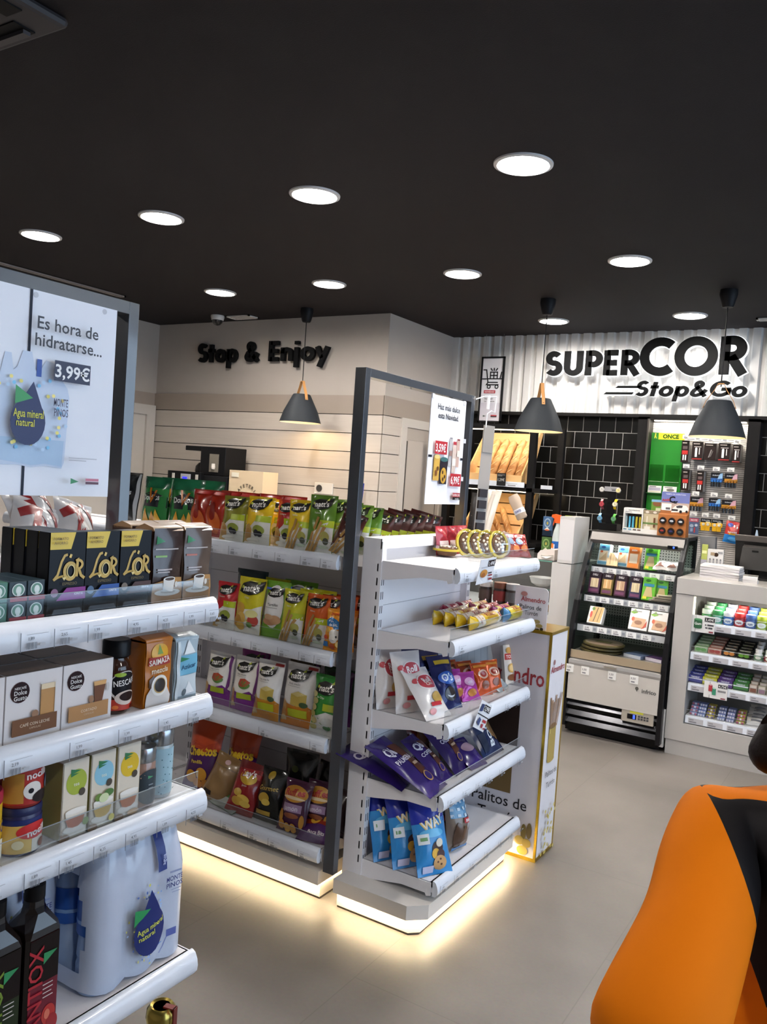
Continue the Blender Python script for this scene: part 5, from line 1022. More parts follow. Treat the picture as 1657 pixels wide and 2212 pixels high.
SL = [('r', .08, .62, .92, .98, '6a9ec4')] + [('r', .08 + .21 * (i % 4), .64 + .11 * j, .08 + .21 * (i % 4) + .1, .69 + .11 * j, 'cfdfec') for i in range(4) for j in range(3)] + [('r', .45, .52, .95, .62, 'b0262c'), ('t', 'BIMBO', .7, .57, .055, 'f0e8e8', .02, 0, .42), ('e', .25, .3, .15, .25, '5a4030'), ('e', .5, .26, .15, .22, '6a4a34'), ('e', .75, .28, .14, .2, '5a3f2c'), ('r', .1, .02, .9, .08, '3a7ab4')]
for k, (x, y, rz) in enumerate(((-1.45, 2.735, -.2), (-1.385, 2.765, -.2), (-1.315, 2.80, -.2))): eb('roll_pack', .115, .20, .045, ['4a3a30', '54433a', '8a7a6c'][k], SL, 'bag of brown rolls with blue checked top, ' + ['hindmost', 'middle', 'front'][k] + ' of three', x, y, e5, -.15, rz, 50 + k)
eb('roll_pack', .09, .15, .03, '9aa0a0', [('r', .1, .1, .4, .2, '2a4a8a')], 'small clear roll bag between the cookie bags and brown rolls', -1.40, 2.655, e5, -.3, 0, 55)

# ---------------------------------------------------------------- cardboard display stand
t = thing('cardboard_stand', 'white and gold cardboard turrón stand behind the end unit', 'display stand', (-1.175, 3.262, 0)); w = .40; Dp = .20
GOLD = M('b8962c', .22, .85); CW = M('d6d2d6', .45)
b = B(); b.box(-w, 0, 0, Dp, .012, .905, CW); b.box(-w, 0, 0, .012, .905, .955, CW); b.box(-w, 0, Dp - .012, Dp, .905, .955, CW); b.box(-.012, 0, .012, Dp - .012, .905, .955, CW); b.box(-w, -w + .012, .012, Dp - .012, .905, .955, CW)
b.art(front(w, .955, 0, -w / 2), [('t', 'Almendro', .60, .80, .075, 'a02a30', .015, 0, .72), ('r', .28, .42, .72, .70, '2e211c'), ('r', .33, .27, .68, .46, '6d5426'), ('t', 'Palitos de', .56, .235, .050, '1c1a1c', .004), ('t', 'Turrón', .56, .165, .050, '1c1a1c', .004),
   ('e', .86, .12, .03, .035, '6a5a1c'), ('e', .92, .13, .03, .035, '5a4a18'), ('e', .82, .08, .05, .02, 'b8a04a'), ('e', .90, .075, .05, .02, 'a8903a'), ('e', .86, .04, .06, .02, 'b09a44')], w, .955)
SR = side(Dp, .955, 0, 0, 1)
A = [('t', 'Almendro', .52, .835, .030, 'a02a30', .01, .0, .80), ('e', .28, .865, .06, .012, '9a6a6a'), ('r', .25, .43, .66, .58, 'a88f4a'), ('e', .455, .58, .205, .012, '7a6430'), ('e', .455, .43, .205, .012, 'a88f4a'), ('r', .28, .55, .34, .57, 'c9b46a')]
for k in range(7): A.append(('p', [(.27 + .055 * k, .575), (.31 + .055 * k, .575), (.22 + .10 * k + .04, .70 + .015 * math.sin(k * 2.2 + 1)), (.22 + .10 * k - .02, .70 + .015 * math.sin(k * 2.2 + 1))], ['8a6444', '9a7250'][k % 2]))
A += [('t', 'Palitos de', .5, .375, .026, '3a3638', .002), ('t', 'Turrón', .5, .325, .026, '3a3638', .002)]
rr = random.Random(3)
for k in range(26): A.append(('e', .2 + .6 * rr.random(), .02 + .2 * rr.random() ** 1.4, .045, .008, rr.choice(['c2ae5c', 'b8a24a', 'cdbb74'])))
b.art(SR, A, Dp, .955); b.build('printed_box', t)
b = B()
for x, y in ((0, 0), (0, Dp), (-w, 0)): b.box(x - .007, x + .0025, y - .0025 if y == 0 else y - .007, y + .007 if y == 0 else y + .0025, .01, .957, GOLD)
b.box(-w, .003, -.003, Dp + .003, .945, .958, GOLD); b.box(-w, .003, -.003, Dp + .003, 0, .014, GOLD); b.build('gold_edging', t)
b = B(); hw_, hh = .145, .20
pts = [(-hw_ / 2, 0), (hw_ / 2, 0)] + [(hw_ / 2 - .02 + .02 * math.cos(a * PI / 16), hh - .02 + .02 * math.sin(a * PI / 16)) for a in range(9)] + [(-hw_ / 2, hh)]
b.prism([(x - .105, z + .93) for x, z in pts], .015, .019, CW, axis='y')
b.art(front(hw_, hh, .015, -.105, .93), [('t', 'Almendro', .56, .74, .10, 'a02a30', .015, 0, .74), ('e', .28, .84, .10, .05, 'b07a74'), ('t', 'Palitos de', .50, .58, .095, '2a2628', .004, 0, .66), ('t', 'Turrón', .53, .46, .095, '2a2628', .004, 0, .4), ('e', .6, .26, .1, .03, 'b8a878'), ('e', .72, .3, .1, .04, 'a8965c'), ('e', .8, .22, .1, .04, '9a8a4a'), ('e', .62, .15, .08, .03, '2a2824'), ('e', .76, .13, .07, .03, '22211e'), ('e', .88, .16, .05, .03, '2a2824')], hw_, hh); b.build('header_card', t)
for k, x in enumerate((-1.525, -1.457, -1.40)):
    t2 = thing('nougat_tube', 'dark nougat stick tube standing in the cardboard stand, ' + ['left', 'middle', 'right'][k] + ' one', 'nougat tube', (x, 3.36, .906), 0, 'nougat tubes in the stand')
    b = B(); b.lathe([(.028, 0), (.028, .20)], M('3a302c', .35), 24); b.art(round_front(.0285, .20), [('r', .05, .05, .95, .5, 'b9b2ae'), ('t', 'Almendro', .5, .34, .06, 'a02a30', .01, 0, .5), ('r', .05, .68, .95, .9, ['4a3a34', '7a2a2a', '55565a'][k])], .09, .20, curved=True); b.build('tube', t2)
    b = B(); b.lathe([(.029, .19), (.029, .215), (.0001, .215)], M(['c9c4c0', '6a4030', '8a8c90'][k], .35), 24); b.build('lid', t2)

# ---------------------------------------------------------------- coffee corner at the far wall
STEEL = M('9a9a9c', .3, .9); DKM = M('1b1b1d', .4)
t = thing('side_counter', 'pale counter carrying the coffee machine along the far plank wall', 'counter', (-4.75, 5.26, 0))
b = B(); b.box(-1.15, 1.03, -.24, .24, 0, .91, M('b9b2a8', .5)); b.build('cabinet', t)
b = B(); b.box(-1.17, 1.05, -.26, .245, .91, .95, M('d9d5cf', .35)); b.build('worktop', t, bevel=.003)
t = thing('coffee_machine', 'black coffee machine with blue screen on the far counter', 'coffee machine', (-4.97, 5.28, .95))
b = B(); b.box(-.36, .28, -.15, .18, 0, .50, DKM); b.build('body', t, bevel=.008)
b = B(); b.box(-.36, .02, -.19, -.15, .33, .52, M('101012', .35)); pn = b.build('front_panel', t, bevel=.004)
b = B(); b.box(-.20, -.09, -.196, -.19, .40, .50, M('b5b5bc', .3)); b.box(-.175, -.125, -.199, -.196, .43, .475, M('2a2ae0', .3, emit=1.6)); b.box(-.165, -.135, -.199, -.196, .36, .385, M('2a2ae0', .3, emit=.8)); b.build('screen', pn)
b = B(); b.box(-.30, -.275, -.197, -.19, .33, .50, M('cfcac0', .4)); b.box(-.03, -.005, -.197, -.19, .33, .50, M('cfcac0', .4)); b.box(-.275, -.03, -.196, -.19, .36, .372, M('8a8a8c', .3, .8)); b.build('chrome_trim', pn)
b = B(); b.box(-.08, .20, -.10, .16, .50, .74, M('141416', .35)); b.box(-.26, -.08, -.10, .16, .70, .74, M('141416', .35)); gr = b.build('bean_grinder', t, bevel=.006)
b = B(); b.box(.03, .13, -.106, -.10, .53, .68, M('7a7468', .2)); b.lathe([(.0001, 0), (.016, .004), (.02, .02), (.016, .05)], M('cfc8c0', .4), 14, (.08, -.108, .55)); b.build('grinder_window', gr)
b = B(); b.lathe([(.05, 0), (.06, .03), (.055, .07), (.03, .10), (.0001, .11)], M('2a2725', .25), 18, (-.17, .02, .50)); b.build('bean_hopper', t)
carton('cardboard_box', .34, .30, .2, 'd6bf9e', [('e', .55, .12, .13, .13, '5a4a34'), ('e', .55, .08, .05, .08, 'b59a70')] + [('t', c, .55 + .30 * math.cos(a), .25 + .36 * math.sin(a), .09, '3a3026', .02, a - PI / 2) for c, a in zip('CAFETERIA', [PI * (.88 - .76 * i / 8) for i in range(9)])] + [('r', .08, .82, .3, .94, 'e4dcc8')], 'cream cardboard box with arched lettering on the far counter', 'box', (-4.50, 5.14, 1.21), .05)
carton('storage_box', .40, .26, .22, '8a7a66', [], 'plain brown box underneath the cream cardboard box', 'box', (-4.49, 5.13, .95), .02)
t = thing('wall_socket', 'white wall socket on the plank wall above the crisp bags', 'socket', (-3.99, 5.512, 1.365))
b = B(); b.box(-.09, .09, -.012, 0, 0, .09, M('d5d0c8', .4)); b.build('plate', t, bevel=.003)
b = B(); b.lathe([(.028, 0), (.028, .006), (.022, .007), (.0001, .002)], M('3a3836', .5), 20, T=Matrix.Translation((-.04, -.012, .045)) @ Matrix.Rotation(R90, 4, 'X')); b.build('outlet', t)
b = B(); b.tube([(-3.545, 5.25, .0), (-3.565, 5.36, .8), (-3.585, 5.46, 1.475)], .012, M('26318a', .4), 10); b.tube([(-3.58, 5.434, 1.30), (-3.5815, 5.442, 1.35)], .0125, M('c9c9d2', .4), 10)
tag(b.build('broom_handle'), 'slim blue broom handle leaning on the plank wall behind the frame post', 'broom handle')

# ---------------------------------------------------------------- bakery rack
WOOD = wood_mat(); RKB = M('161414', .45)
t = thing('bakery_rack', 'black metal bakery rack with shelf rails against the tiled wall', 'rack', (-2.80, 6.15, 0))
for x, y in ((.31, 0), (.40, .38), (-.42, 0), (-.42, .38)): b = B(); b.box(x - .025, x + .025, y, y + .05, 0, 2.02, RKB); b.build('post', t)
for z in (.30, 1.10, 1.525):
    b = B(); b.box(-.42, .40, 0, .43, z - .03, z, RKB); sh = b.build('shelf', t)
    b = B(); b.box(-.40, .27, -.018, -.002, z + .0, z + .042, RAILW)
    if z > 1.5: b.art(front(.67, .042, -.018, -.065, z), [('r', .72, .1, .722, .9, '6a6a70'), ('r', .80, .2, .9, .4, '8a8a90'), ('r', .78, .6, .92, .66, '8a8a90')], .67, .042); b.box(.33, .42, .19, .21, z, z + .03, RAILW)
    b.build('price_rail', sh)
b = B(); b.box(-.42, .40, 0, .04, 1.98, 2.02, RKB); tb = b.build('top_bar', t)
for z in (1.978, 1.494):
    b = B(); b.box(-.38, .28, .012, .032, z - .006, z, M((1, .82, .55), .5, emit=5)); b.build('rack_light', tb)
    area_light('rack_lamp', (-.05, .03, z - .01), (math.radians(35), 0, 0), .62, .02, 1.0, (1, .78, .5), parent=t)
def crate(label, x, y, z, w, lip, back, sides_):
    t = thing('bread_crate', label, 'bread crate', (x, y, z), 0, 'slatted wooden bread crates')
    b = B(); b.box(-w / 2, w / 2, 0, .018, 0, lip, WOOD); b.build('front_lip', t)
    b = B(); b.box(-w / 2, w / 2, 0, .14, 0, .012, WOOD); b.build('bottom', t)
    (y0, z0), (y1, z1) = back; n = 4
    for k in range(n):
        a0, a1 = k / n + .012, (k + 1) / n - .018; b = B(); d = Vector((0, y1 - y0, z1 - z0)); nrm = Vector((0, -d.z, d.y)).normalized() * .012
        p0 = Vector((0, y0, z0)) + d * a0; p1 = Vector((0, y0, z0)) + d * a1
        b.prism([(p0.y, p0.z), (p1.y, p1.z), (p1.y - nrm.y, p1.z - nrm.z), (p0.y - nrm.y, p0.z - nrm.z)], -w / 2 + .012, w / 2 - .012, WOOD, axis='x'); b.build('slat', t)
    b = B(); b.prism([(y0 + .02, z0), (y1 + .02, z1), (y1 + .024, z1), (y0 + .024, z0)], -w / 2 + .012, w / 2 - .012, M('3a2a1a', .8), axis='x'); b.build('backing', t)
    for s in (-1, 1):
        b = B(); b.prism([(0, 0), (.015, lip + .01), (y1 - .03, z1 + .01), (y1 + .03, z1), (y0 + .05, 0)], s * (w / 2 - .006) - .006, s * (w / 2 - .006) + .006, WOOD, axis='x'); b.build('side_board', t)
    return t
crate('upper wooden bread crate holding five baguettes', -2.80, 6.14, 1.545, .49, .075, ((.13, .03), (.36, .43)), 1)
crate('lower wooden bread crate with slatted back and two loaves', -2.80, 6.14, 1.115, .50, .05, ((.13, .02), (.36, .36)), 1)
CRUST = None
def crust_mat():
    m, nt, p = node_mat('baguette_crust'); L = nt.links.new
    tc = nt.nodes.new('ShaderNodeTexCoord'); n = nt.nodes.new('ShaderNodeTexNoise'); n.inputs['Scale'].default_value = 14; n.inputs['Detail'].default_value = 5
    r = nt.nodes.new('ShaderNodeValToRGB'); r.color_ramp.elements[0].color = lin('a3682e'); r.color_ramp.elements[1].color = lin('d4a468'); r.color_ramp.elements[0].position = .35; r.color_ramp.elements[1].position = .65
    L(tc.outputs['Object'], n.inputs[0]); L(n.outputs[0], r.inputs[0]); L(r.outputs[0], p.inputs['Base Color']); p.inputs['Roughness'].default_value = .6
    return m
CR_ = crust_mat(); CR2 = M('e0b983', .7)
def baguette(label, p0, p1, r, grp):
    p0, p1 = Vector(p0), Vector(p1); d = p1 - p0; L = d.length; b = B(); n = 22; N = 16
    rs = []; path = []
    for i in range(n + 1):
        a = i / n; e = min(a, 1 - a) / .16; k = 1 if e >= 1 else math.sqrt(max(0.02, 1 - (1 - e) ** 2)); path.append((0, .004 * math.sin(a * 9), a * L)); rs.append(r * k * (1 + .05 * math.sin(a * 34)))
    b.tube(path, rs, CR_, N)
    for q in range(5):   # scored slashes
        z = L * (.16 + .16 * q); vs = []
        for i in range(9):
            a = i / 8 - .5; x = a * r * 1.25; zz = z + a * L * .12; y = -math.sqrt(max(0, r * r * 1.0 - x * x)) - .0022 + .004 * math.sin(zz / L * 9); wv = .007 * math.cos(a * PI); vs += [(x, y, zz - wv), (x, y - .003, zz), (x, y, zz + wv)]
        b.add(vs, [(3 * i, 3 * i + 3, 3 * i + 4, 3 * i + 1) for i in range(8)] + [(3 * i + 1, 3 * i + 4, 3 * i + 5, 3 * i + 2) for i in range(8)], CR2, True)
    o = b.build('baguette'); o.location = p0; o.rotation_mode = 'QUATERNION'
    z = d.normalized(); x = Vector((1, 0, 0)); x = (x - z * x.dot(z)).normalized(); y = z.cross(x); o.rotation_quaternion = Matrix((x, y, z)).transposed().to_quaternion()
    return tag(o, label, 'baguette', grp)
for k, (x0, x1, zt) in enumerate(((-2.93, -2.885, 1.91), (-2.86, -2.805, 1.915), (-2.775, -2.745, 1.905), (-2.695, -2.66, 1.915), (-2.615, -2.607, 1.91))): baguette('upright baguette in the upper crate, ' + ['leftmost of five', 'second from left', 'third from left', 'fourth from left', 'rightmost of five'][k], (x0, 6.20, 1.585), (x1, 6.40, zt), .034, 'baguettes in the upper crate')
baguette('tilted baguette in the lower crate, left one by the paper bags', (-2.71, 6.20, 1.13), (-2.89, 6.30, 1.36), .026, 'baguettes in the lower crate')
baguette('tilted baguette in the lower crate, right one', (-2.64, 6.21, 1.13), (-2.79, 6.33, 1.36), .026, 'baguettes in the lower crate')
WB = M('e9e2da', .5)
for k, (x0, x1, zt, col) in enumerate(((-2.93, -2.84, 1.52, 'e9e2da'), (-2.87, -2.79, 1.50, 'e2dad2'), (-2.845, -2.75, 1.51, 'ece6df'))):
    o = bag('paper_bag', .06, .40, .02, col, [('r', .1, .1, .3, .9, 'd5cdc5')], 'tall white paper bread bag by the lower crate, ' + ['left', 'middle', 'right'][k] + ' one', 'paper bag', ((x0 + x1) / 2 - .02, 6.13 - .012 * k, 1.10), (-.12, .18, 0), 'white bread bags', k, rough=.6, coat=0, nu=8, nv=14)
bag('paper_bag', .075, .38, .02, '1c1615', [('r', .3, .5, .5, .52, '5a4a46'), ('r', .2, .3, .6, .31, '4a3a36')], 'dark patterned bag hanging left of the white bread bags', 'paper bag', (-2.955, 6.12, 1.08), (-.05, .06, 0), None, 5, rough=.4, nu=8, nv=14)
t = thing('glove_dispenser', 'clear plastic glove dispenser with blue lettering tilted on the bakery post', 'glove dispenser', (-2.50, 6.09, 1.285), (0, -.5, 0))
b = B(); b.lathe([(.035, 0), (.045, .01), (.045, .11), (.05, .16), (.04, .20), (.0001, .205)], M('c9b8a8', .2, coat=.5, alpha=.75), 20, sx=1, sy=.6); b.build('shell', t)
b = B(); b.lathe([(.0465, .045), (.0465, .085)], M('d5d5dc', .4), 20, sx=1, sy=.62); b.art(lambda u, v, d: ((u - .5) * .06, -.0288 - d, .045 + v * .04), [('t', 'GUANTES', .5, .5, .45, '2a4a9a', .02, 0, .9)], .06, .04); b.build('label_band', t)
t = thing('price_tag', 'small black chalk price tag on the upper bread crate', 'price tag', (-2.715, 6.115, 1.53), 0); w, h = .075, .10
b = B(); b.box(-w / 2, w / 2, 0, .004, 0, h, M('232224', .6)); b.art(front(w, h), [('t', '1,29€', .5, .48, .22, 'b9b6b2', .01, 0, .75), ('r', .1, .84, .9, .88, '8a8784'), ('r', .1, .76, .6, .80, '8a8784')], w, h); b.build('card', t)
# clip strip on the middle sign frame
t = thing('clip_strip', 'grey hanging clip strip with dark packets on the middle sign frame', 'clip strip', (-1.585, 3.40, 1.80), (0, .03, R90 - .5))
b = B(); b.box(-.03, .03, 0, .0015, -.48, .0, M('9a938c', .5)); b.box(-.028, .028, -.004, 0, -.12, 0, M('8f8881', .5)); b.build('strip', t)
for k in range(4): b = B(); b.box(-.024, .018, -.010, 0, -.30 - .05 * k - .018, -.30 - .05 * k + .018, M('2e2422', .3)); b.build('small_packet', t)
b = B(); b.tube([(-.02, -.002, -.01), (-.02, -.003, .05), (0, -.004, .065), (.02, -.003, .06), (.022, -.003, .13)], .0028, M('d5d5d8', .3), 8); b.tube([(-.02, -.004, .07), (-.022, -.006, .13)], .007, M('e9e9ec', .3), 8); b.build('hook', t)
b = B(); MI = (Matrix.Translation((-1.585, 3.40, 1.80)) @ Matrix.Rotation(R90 - .5, 4, 'Z') @ Matrix.Rotation(.03, 4, 'Y')).inverted(); b.tube([MI @ Vector((-1.615, 3.305, 1.905)), MI @ Vector((-1.60, 3.36, 1.925)), (.022, -.003, .13)], .0028, M('d5d5d8', .3), 8); b.build('hook_arm', t)

# ---------------------------------------------------------------- glass food counter
CB = M('bfbcb9', .3, coat=.2)
t = thing('food_counter', 'white food display counter with glass front left of the fridge', 'counter', (-2.40, 5.3, 0))
b = B(); b.box(-.62, .585, 0, .6, 0, .70, CB); b.box(.455, .585, 0, .6, .70, 1.05, CB); b.box(-.62, -.56, 0, .6, .70, 1.05, CB); b.build('cabinet', t)
b = B(); b.box(-.56, .455, 0, .006, .70, 1.05, CLEAR); b.build('glass_front', t)
b = B(); b.box(-.62, .455, 0, .6, 1.05, 1.058, CLEAR); b.box(-.62, .455, -.001, .002, 1.05, 1.058, M('5a8a7a', .2)); b.build('glass_top', t)
b = B(); b.box(-.56, .455, .02, .5, .86, .866, CLEAR); b.box(-.56, .455, .018, .021, .86, .866, M('5a8a7a', .2)); b.build('glass_shelf', t)
b = B(); b.box(-.56, .455, .58, .6, .70, 1.05, M('55504c', .5)); b.build('rear_panel', t)
t = thing('serving_bowl', 'white serving bowl on the upper shelf of the food counter', 'bowl', (-2.06, 5.45, .867))
b = B(); b.lathe([(.04, 0), (.075, .02), (.09, .06), (.085, .06), (.07, .022), (.0001, .008)], M('dedad6', .25), 28); b.build('bowl', t)
BR = M('b07636', .55, bump=.5, bscale=30)
for k, (x, y, sx) in enumerate(((-2.12, 5.40, 1), (-2.03, 5.42, .8), (-2.22, 5.46, .9))):
    b = B(); b.lathe([(.05, 0), (.062, .015), (.055, .04), (.03, .055), (.0001, .06)], BR, 22, sx=sx); tag(b.build('bread_roll', None, (x, y, .70)), 'golden bread roll in the food counter, ' + ['middle', 'right', 'left'][k] + ' one', 'bread roll', 'bread rolls in the counter')
t = thing('product_card', 'small white card standing before the bread rolls', 'price card', (-2.085, 5.335, .70)); b = B(); b.box(-.03, .03, 0, .002, 0, .05, M('e6e3df', .5)); b.build('card', t)
b = B(); b.box(-.05, .05, 0, .30, 0, .305, CB); b.box(-.048, .048, -.0006, 0, .02, .285, M('cdcaca', .3)); o = b.build('display_column', None, (-1.862, 5.30, 1.055), 0, bevel=.002); tag(o, 'tall white box column on the counter beside the fridge', 'box')
t = thing('spray_bottle', 'spray bottle of blue cleaner with orange trigger head', 'spray bottle', (-2.005, 5.52, 1.058))
b = B(); b.lathe([(.030, 0), (.033, .01), (.033, .12)], M('1f62b4', .15, coat=.4), 24, sy=.7); b.lathe([(.033, .12), (.033, .15), (.026, .19), (.014, .225), (.013, .245)], M('b9c4c4', .1, coat=.4), 24, sy=.7); bo = b.build('bottle', t)
b = B(); b.art(round_front(.0335, .10, .01), [('r', .12, .1, .5, .9, 'b9c0d8'), ('r', .15, .62, .42, .95, 'd8701e'), ('r', .15, .2, .4, .5, '9ab8a0')], .1, .1, curved=True); b.build('label', bo)
b = B(); b.prism([(-.018, .245), (.018, .245), (.020, .27), (.016, .30), (-.022, .305), (-.042, .30), (-.044, .285), (-.020, .272)], -.013, .013, M('e2561a', .35), axis='y'); b.prism([(-.026, .275), (-.020, .272), (-.026, .24), (-.034, .225), (-.032, .24)], -.006, .006, M('e2561a', .35), axis='y'); b.build('trigger_head', t)
for k, (z, col, c2) in enumerate(((1.205, '3d5f86', '8aa0b8'), (1.062, '3f5f2c', '7a9a5a'))):
    carton('air_freshener_card', .068, .135, .02, col, [('r', .0, .0, 1, .3, '1a2636' if k == 0 else '2c4a22'), ('e', .5, .68, .36, .24, c2), ('e', .5, .68, .25, .17, col), ('e', .5, .66, .1, .08, 'b0a04a'), ('p', [(.2, .32), (.5, .46), (.8, .32)], 'd8d4c4'), ('e', .5, .31, .24, .04, 'b5502a')], ['blue air freshener card, upper of the pair by the spray bottle', 'green air freshener card, lower of the pair by the spray bottle'][k], 'air freshener', (-2.095, 5.56, z), 0, 'air freshener cards')
b = B(); b.box(-.002, .05, 0, .012, 0, .30, M('8a9a2a', .4)); tag(b.build('lime_packet', None, (-1.985, 5.60, 1.058)), 'lime green packet standing behind the spray bottle', 'packet')
t = thing('tissue_dispenser', 'white napkin dispenser with a loose napkin on the glass counter', 'napkin dispenser', (-2.02, 5.42, 1.058))
b = B(); b.prism([(0, 0), (0, .035), (.02, .06), (.10, .075), (.12, .07), (.12, 0)], -.06, .05, M('d8cec8', .5), axis='y'); b.build('dispenser_body', t, (-.055, 0, 0))
b = B(); b.add([(-.03, -.062, .02), (.06, -.064, .03), (.062, -.075, .038), (-.025, -.07, .03), (.02, -.09, .012)], [(0, 1, 2, 3), (0, 1, 4)], M('eee6e0', .7)); b.build('napkin', t)

# ---------------------------------------------------------------- curved open fridge
def dotted_mat():
    m, nt, p = node_mat('perforated_panel'); L = nt.links.new
    tc = nt.nodes.new('ShaderNodeTexCoord'); vm = nt.nodes.new('ShaderNodeVectorMath'); vm.operation = 'MULTIPLY'; vm.inputs[1].default_value = (55, 0, 55)
    fr = nt.nodes.new('ShaderNodeVectorMath'); fr.operation = 'FRACTION'; sb = nt.nodes.new('ShaderNodeVectorMath'); sb.operation = 'SUBTRACT'; sb.inputs[1].default_value = (.5, 0, .5)
    ln = nt.nodes.new('ShaderNodeVectorMath'); ln.operation = 'LENGTH'; lt = nt.nodes.new('ShaderNodeMath'); lt.operation = 'LESS_THAN'; lt.inputs[1].default_value = .24
    mx = nt.nodes.new('ShaderNodeMix'); mx.data_type = 'RGBA'; mx.inputs['A'].default_value = lin('c0bfb8'); mx.inputs['B'].default_value = lin('45443f')
    L(tc.outputs['Object'], vm.inputs[0]); L(vm.outputs[0], fr.inputs[0]); L(fr.outputs[0], sb.inputs[0]); L(sb.outputs[0], ln.inputs[0]); L(ln.outputs['Value'], lt.inputs[0]); L(lt.outputs[0], mx.inputs['Factor']); L(mx.outputs['Result'], p.inputs['Base Color'])
    p.inputs['Roughness'].default_value = .4; p.inputs['Metallic'].default_value = .2
    return m
FX, FY = -1.435, 5.12   # fridge centre, front
t = thing('open_fridge', 'curved open-front refrigerated display with sandwiches beside the counter', 'fridge', (FX, FY, 0)); hw = .295
curve = [(.0, .50), (.03, .66), (.085, .84), (.16, 1.0), (.235, 1.14), (.31, 1.245)]
b = B(); b.box(-hw, hw, .06, .68, .06, .42, M('17171a', .35)); b.box(-hw, hw, .62, .68, .42, 1.27, M('2a2a2c', .5)); b.build('cabinet', t)
b = B(); b.box(-hw + .012, hw - .012, .605, .619, .52, 1.23, dotted_mat()); b.build('perforated_back', t)
b = B(); b.box(-hw, hw, .30, .68, 1.262, 1.285, M('55524f', .35, .7)); b.prism([(.29, 1.20), (.275, 1.225), (.30, 1.275), (.36, 1.285), (.36, 1.20)], -hw, hw, M('76726f', .4, .6), axis='x'); b.box(-hw, hw, .286, .30, 1.236, 1.242, M('1c1b1b', .4)); ca = b.build('canopy', t)
b = B(); b.box(.20, .26, .270, .29, 1.212, 1.232, M('0c0d12', .2)); b.box(.232, .242, .2685, .27, 1.216, 1.228, M('3050e0', .3, emit=2.5)); b.build('temperature_display', ca)
for s in (-1, 1):
    x = s * hw
    b = B(); P = curve + [(.66, 1.262), (.66, .45), (.01, .45)]; b.prism(P, x - .003, x + .003, clear_mat('d9e4e2', .35), axis='x'); sg = b.build('side_glass', t)
    b = B(); b.prism([(.0, .05), (.0, .50)] + curve[1:] + [(.33, 1.285), (.36, 1.27)] + [(yy + .045, zz - .012) for yy, zz in curve[::-1]] + [(.05, .05)], x - .014, x + .014, M('151416', .3), axis='x'); b.build('side_frame', t)
b = B(); b.box(hw - .01, hw + .022, .05, .60, .03, .26, M('cfcac4', .4)); b.box(hw + .014, hw + .020, .06, .62, .26, .55, M('1a1a1c', .3)); b.build('lower_side_panel', t)
b = B(); b.prism([(.0, .44), (-.004, .455), (.0, .475), (.03, .485), (.03, .44)], -hw + .01, hw - .01, M('b5b3b0', .25, .6), axis='x'); b.prism([(.012, .485), (.012, .535), (.02, .535), (.02, .485)], -hw + .012, hw - .012, M('a89a86', .3, .5), axis='x'); b.box(-hw + .012, hw - .012, .02, .605, .505, .521, M('77736e', .35, .4)); tr = b.build('bottom_tray', t)
b = B(); b.box(-.06, .02, -.008, 0, .455, .47, M('8a8884', .3, .6)); b.build('tray_handle', tr)
b = B(); b.box(-hw + .005, hw - .012, .0, .03, .225, .44, M('b9b4ad', .4))
b.art(front(.58, .215, 0, 0, .225), [('t', 'infrico', .885, .62, .115, '5a5956', .03, 0, .20), ('e', .76, .66, .018, .05, '4a4946'), ('r', .755, .58, .765, .62, '4a4946')], .58, .215); fp = b.build('front_panel', t)
for x in (-.275, -.175, -.005, .13): b = B(); b.box(x - .025, x + .025, -.003, -.001, .392, .442, M('e4e2de', .5)); b.art(front(.05, .05, -.003, x, .392), [('r', .15, .15, .6, .3, '77757a'), ('t', '3,50', .4, .65, .25, '55535a', .01)], .05, .05); b.build('price_label', fp)
b = B(); b.box(-hw, hw, .05, .08, .03, .225, M('0e0e10', .4))
for z in (.185, .125, .075): b.prism([(.012, z), (.03, z + .028), (.05, z + .028), (.05, z)], -hw + .01, hw - .012, M('2a2a2e', .18, .6), axis='x')
b.box(-hw, hw, .06, .62, .012, .06, M('0e0e10', .5)); gl = b.build('lower_grille', t)
for x in (-.25, .25):
    for y in (.10, .56): b = B(); b.cyl(x, y, 0, .014, .02, BLK, 12); b.build('foot', t)
b = B(); b.box(.07, .262, .004, .05, .155, .225, M('b3aca0', .35, .3)); b.box(.105, .16, .002, .004, .175, .205, M('101014', .2)); b.box(.14, .152, .0005, .002, .178, .202, M('3048e0', .3, emit=2.5))
for i in range(4):
    for j in range(2): b.box(.17 + i * .017, .182 + i * .017, .002, .004, .178 + j * .015, .188 + j * .015, M('3a3a40', .4))
b.box(.12, .20, .003, .004, .212, .224, M('d6d23a', .5)); b.build('control_panel', t)
SHS = [(.30, 1.052, 6), (.195, .872, 6), (.10, .692, 5)]
for k, (y, z, nt_) in enumerate(SHS):
    b = B(); b.box(-hw + .016, hw - .016, y, .60, z, z + .006, clear_mat('cfd8d6', .4)); b.box(-hw + .016, hw - .016, y - .004, y + .002, z - .004, z + .007, M('222224', .3)); sh = b.build('glass_shelf', t)
    b = B(); b.box(-hw + .016, hw - .016, y - .006, y - .003, z - .045, z - .004, M('b4b8bc', .25, coat=.3)); A = []
    for q in range(nt_):
        u = .02 + q * .165 + (.05 if k == 2 else 0)
        A += [('r', u, .08, u + .11, .95, 'e2e2e2'), ('r', u + .02, .2, u + .08, .36, '77777c'), ('t', '2,95', u + .045, .62, .28, '44444a', .01), ('r', u + .12, .3, u + .15, .7, '8a8e98')]
    b.art(front(.558, .041, -.0062 + y, 0, z - .045), A, .558, .041); b.build('label_strip', sh)
area_light('fridge_light', (0, .36, 1.225), (0, 0, 0), .5, .03, 3.2, (.95, 1, .98), parent=t)
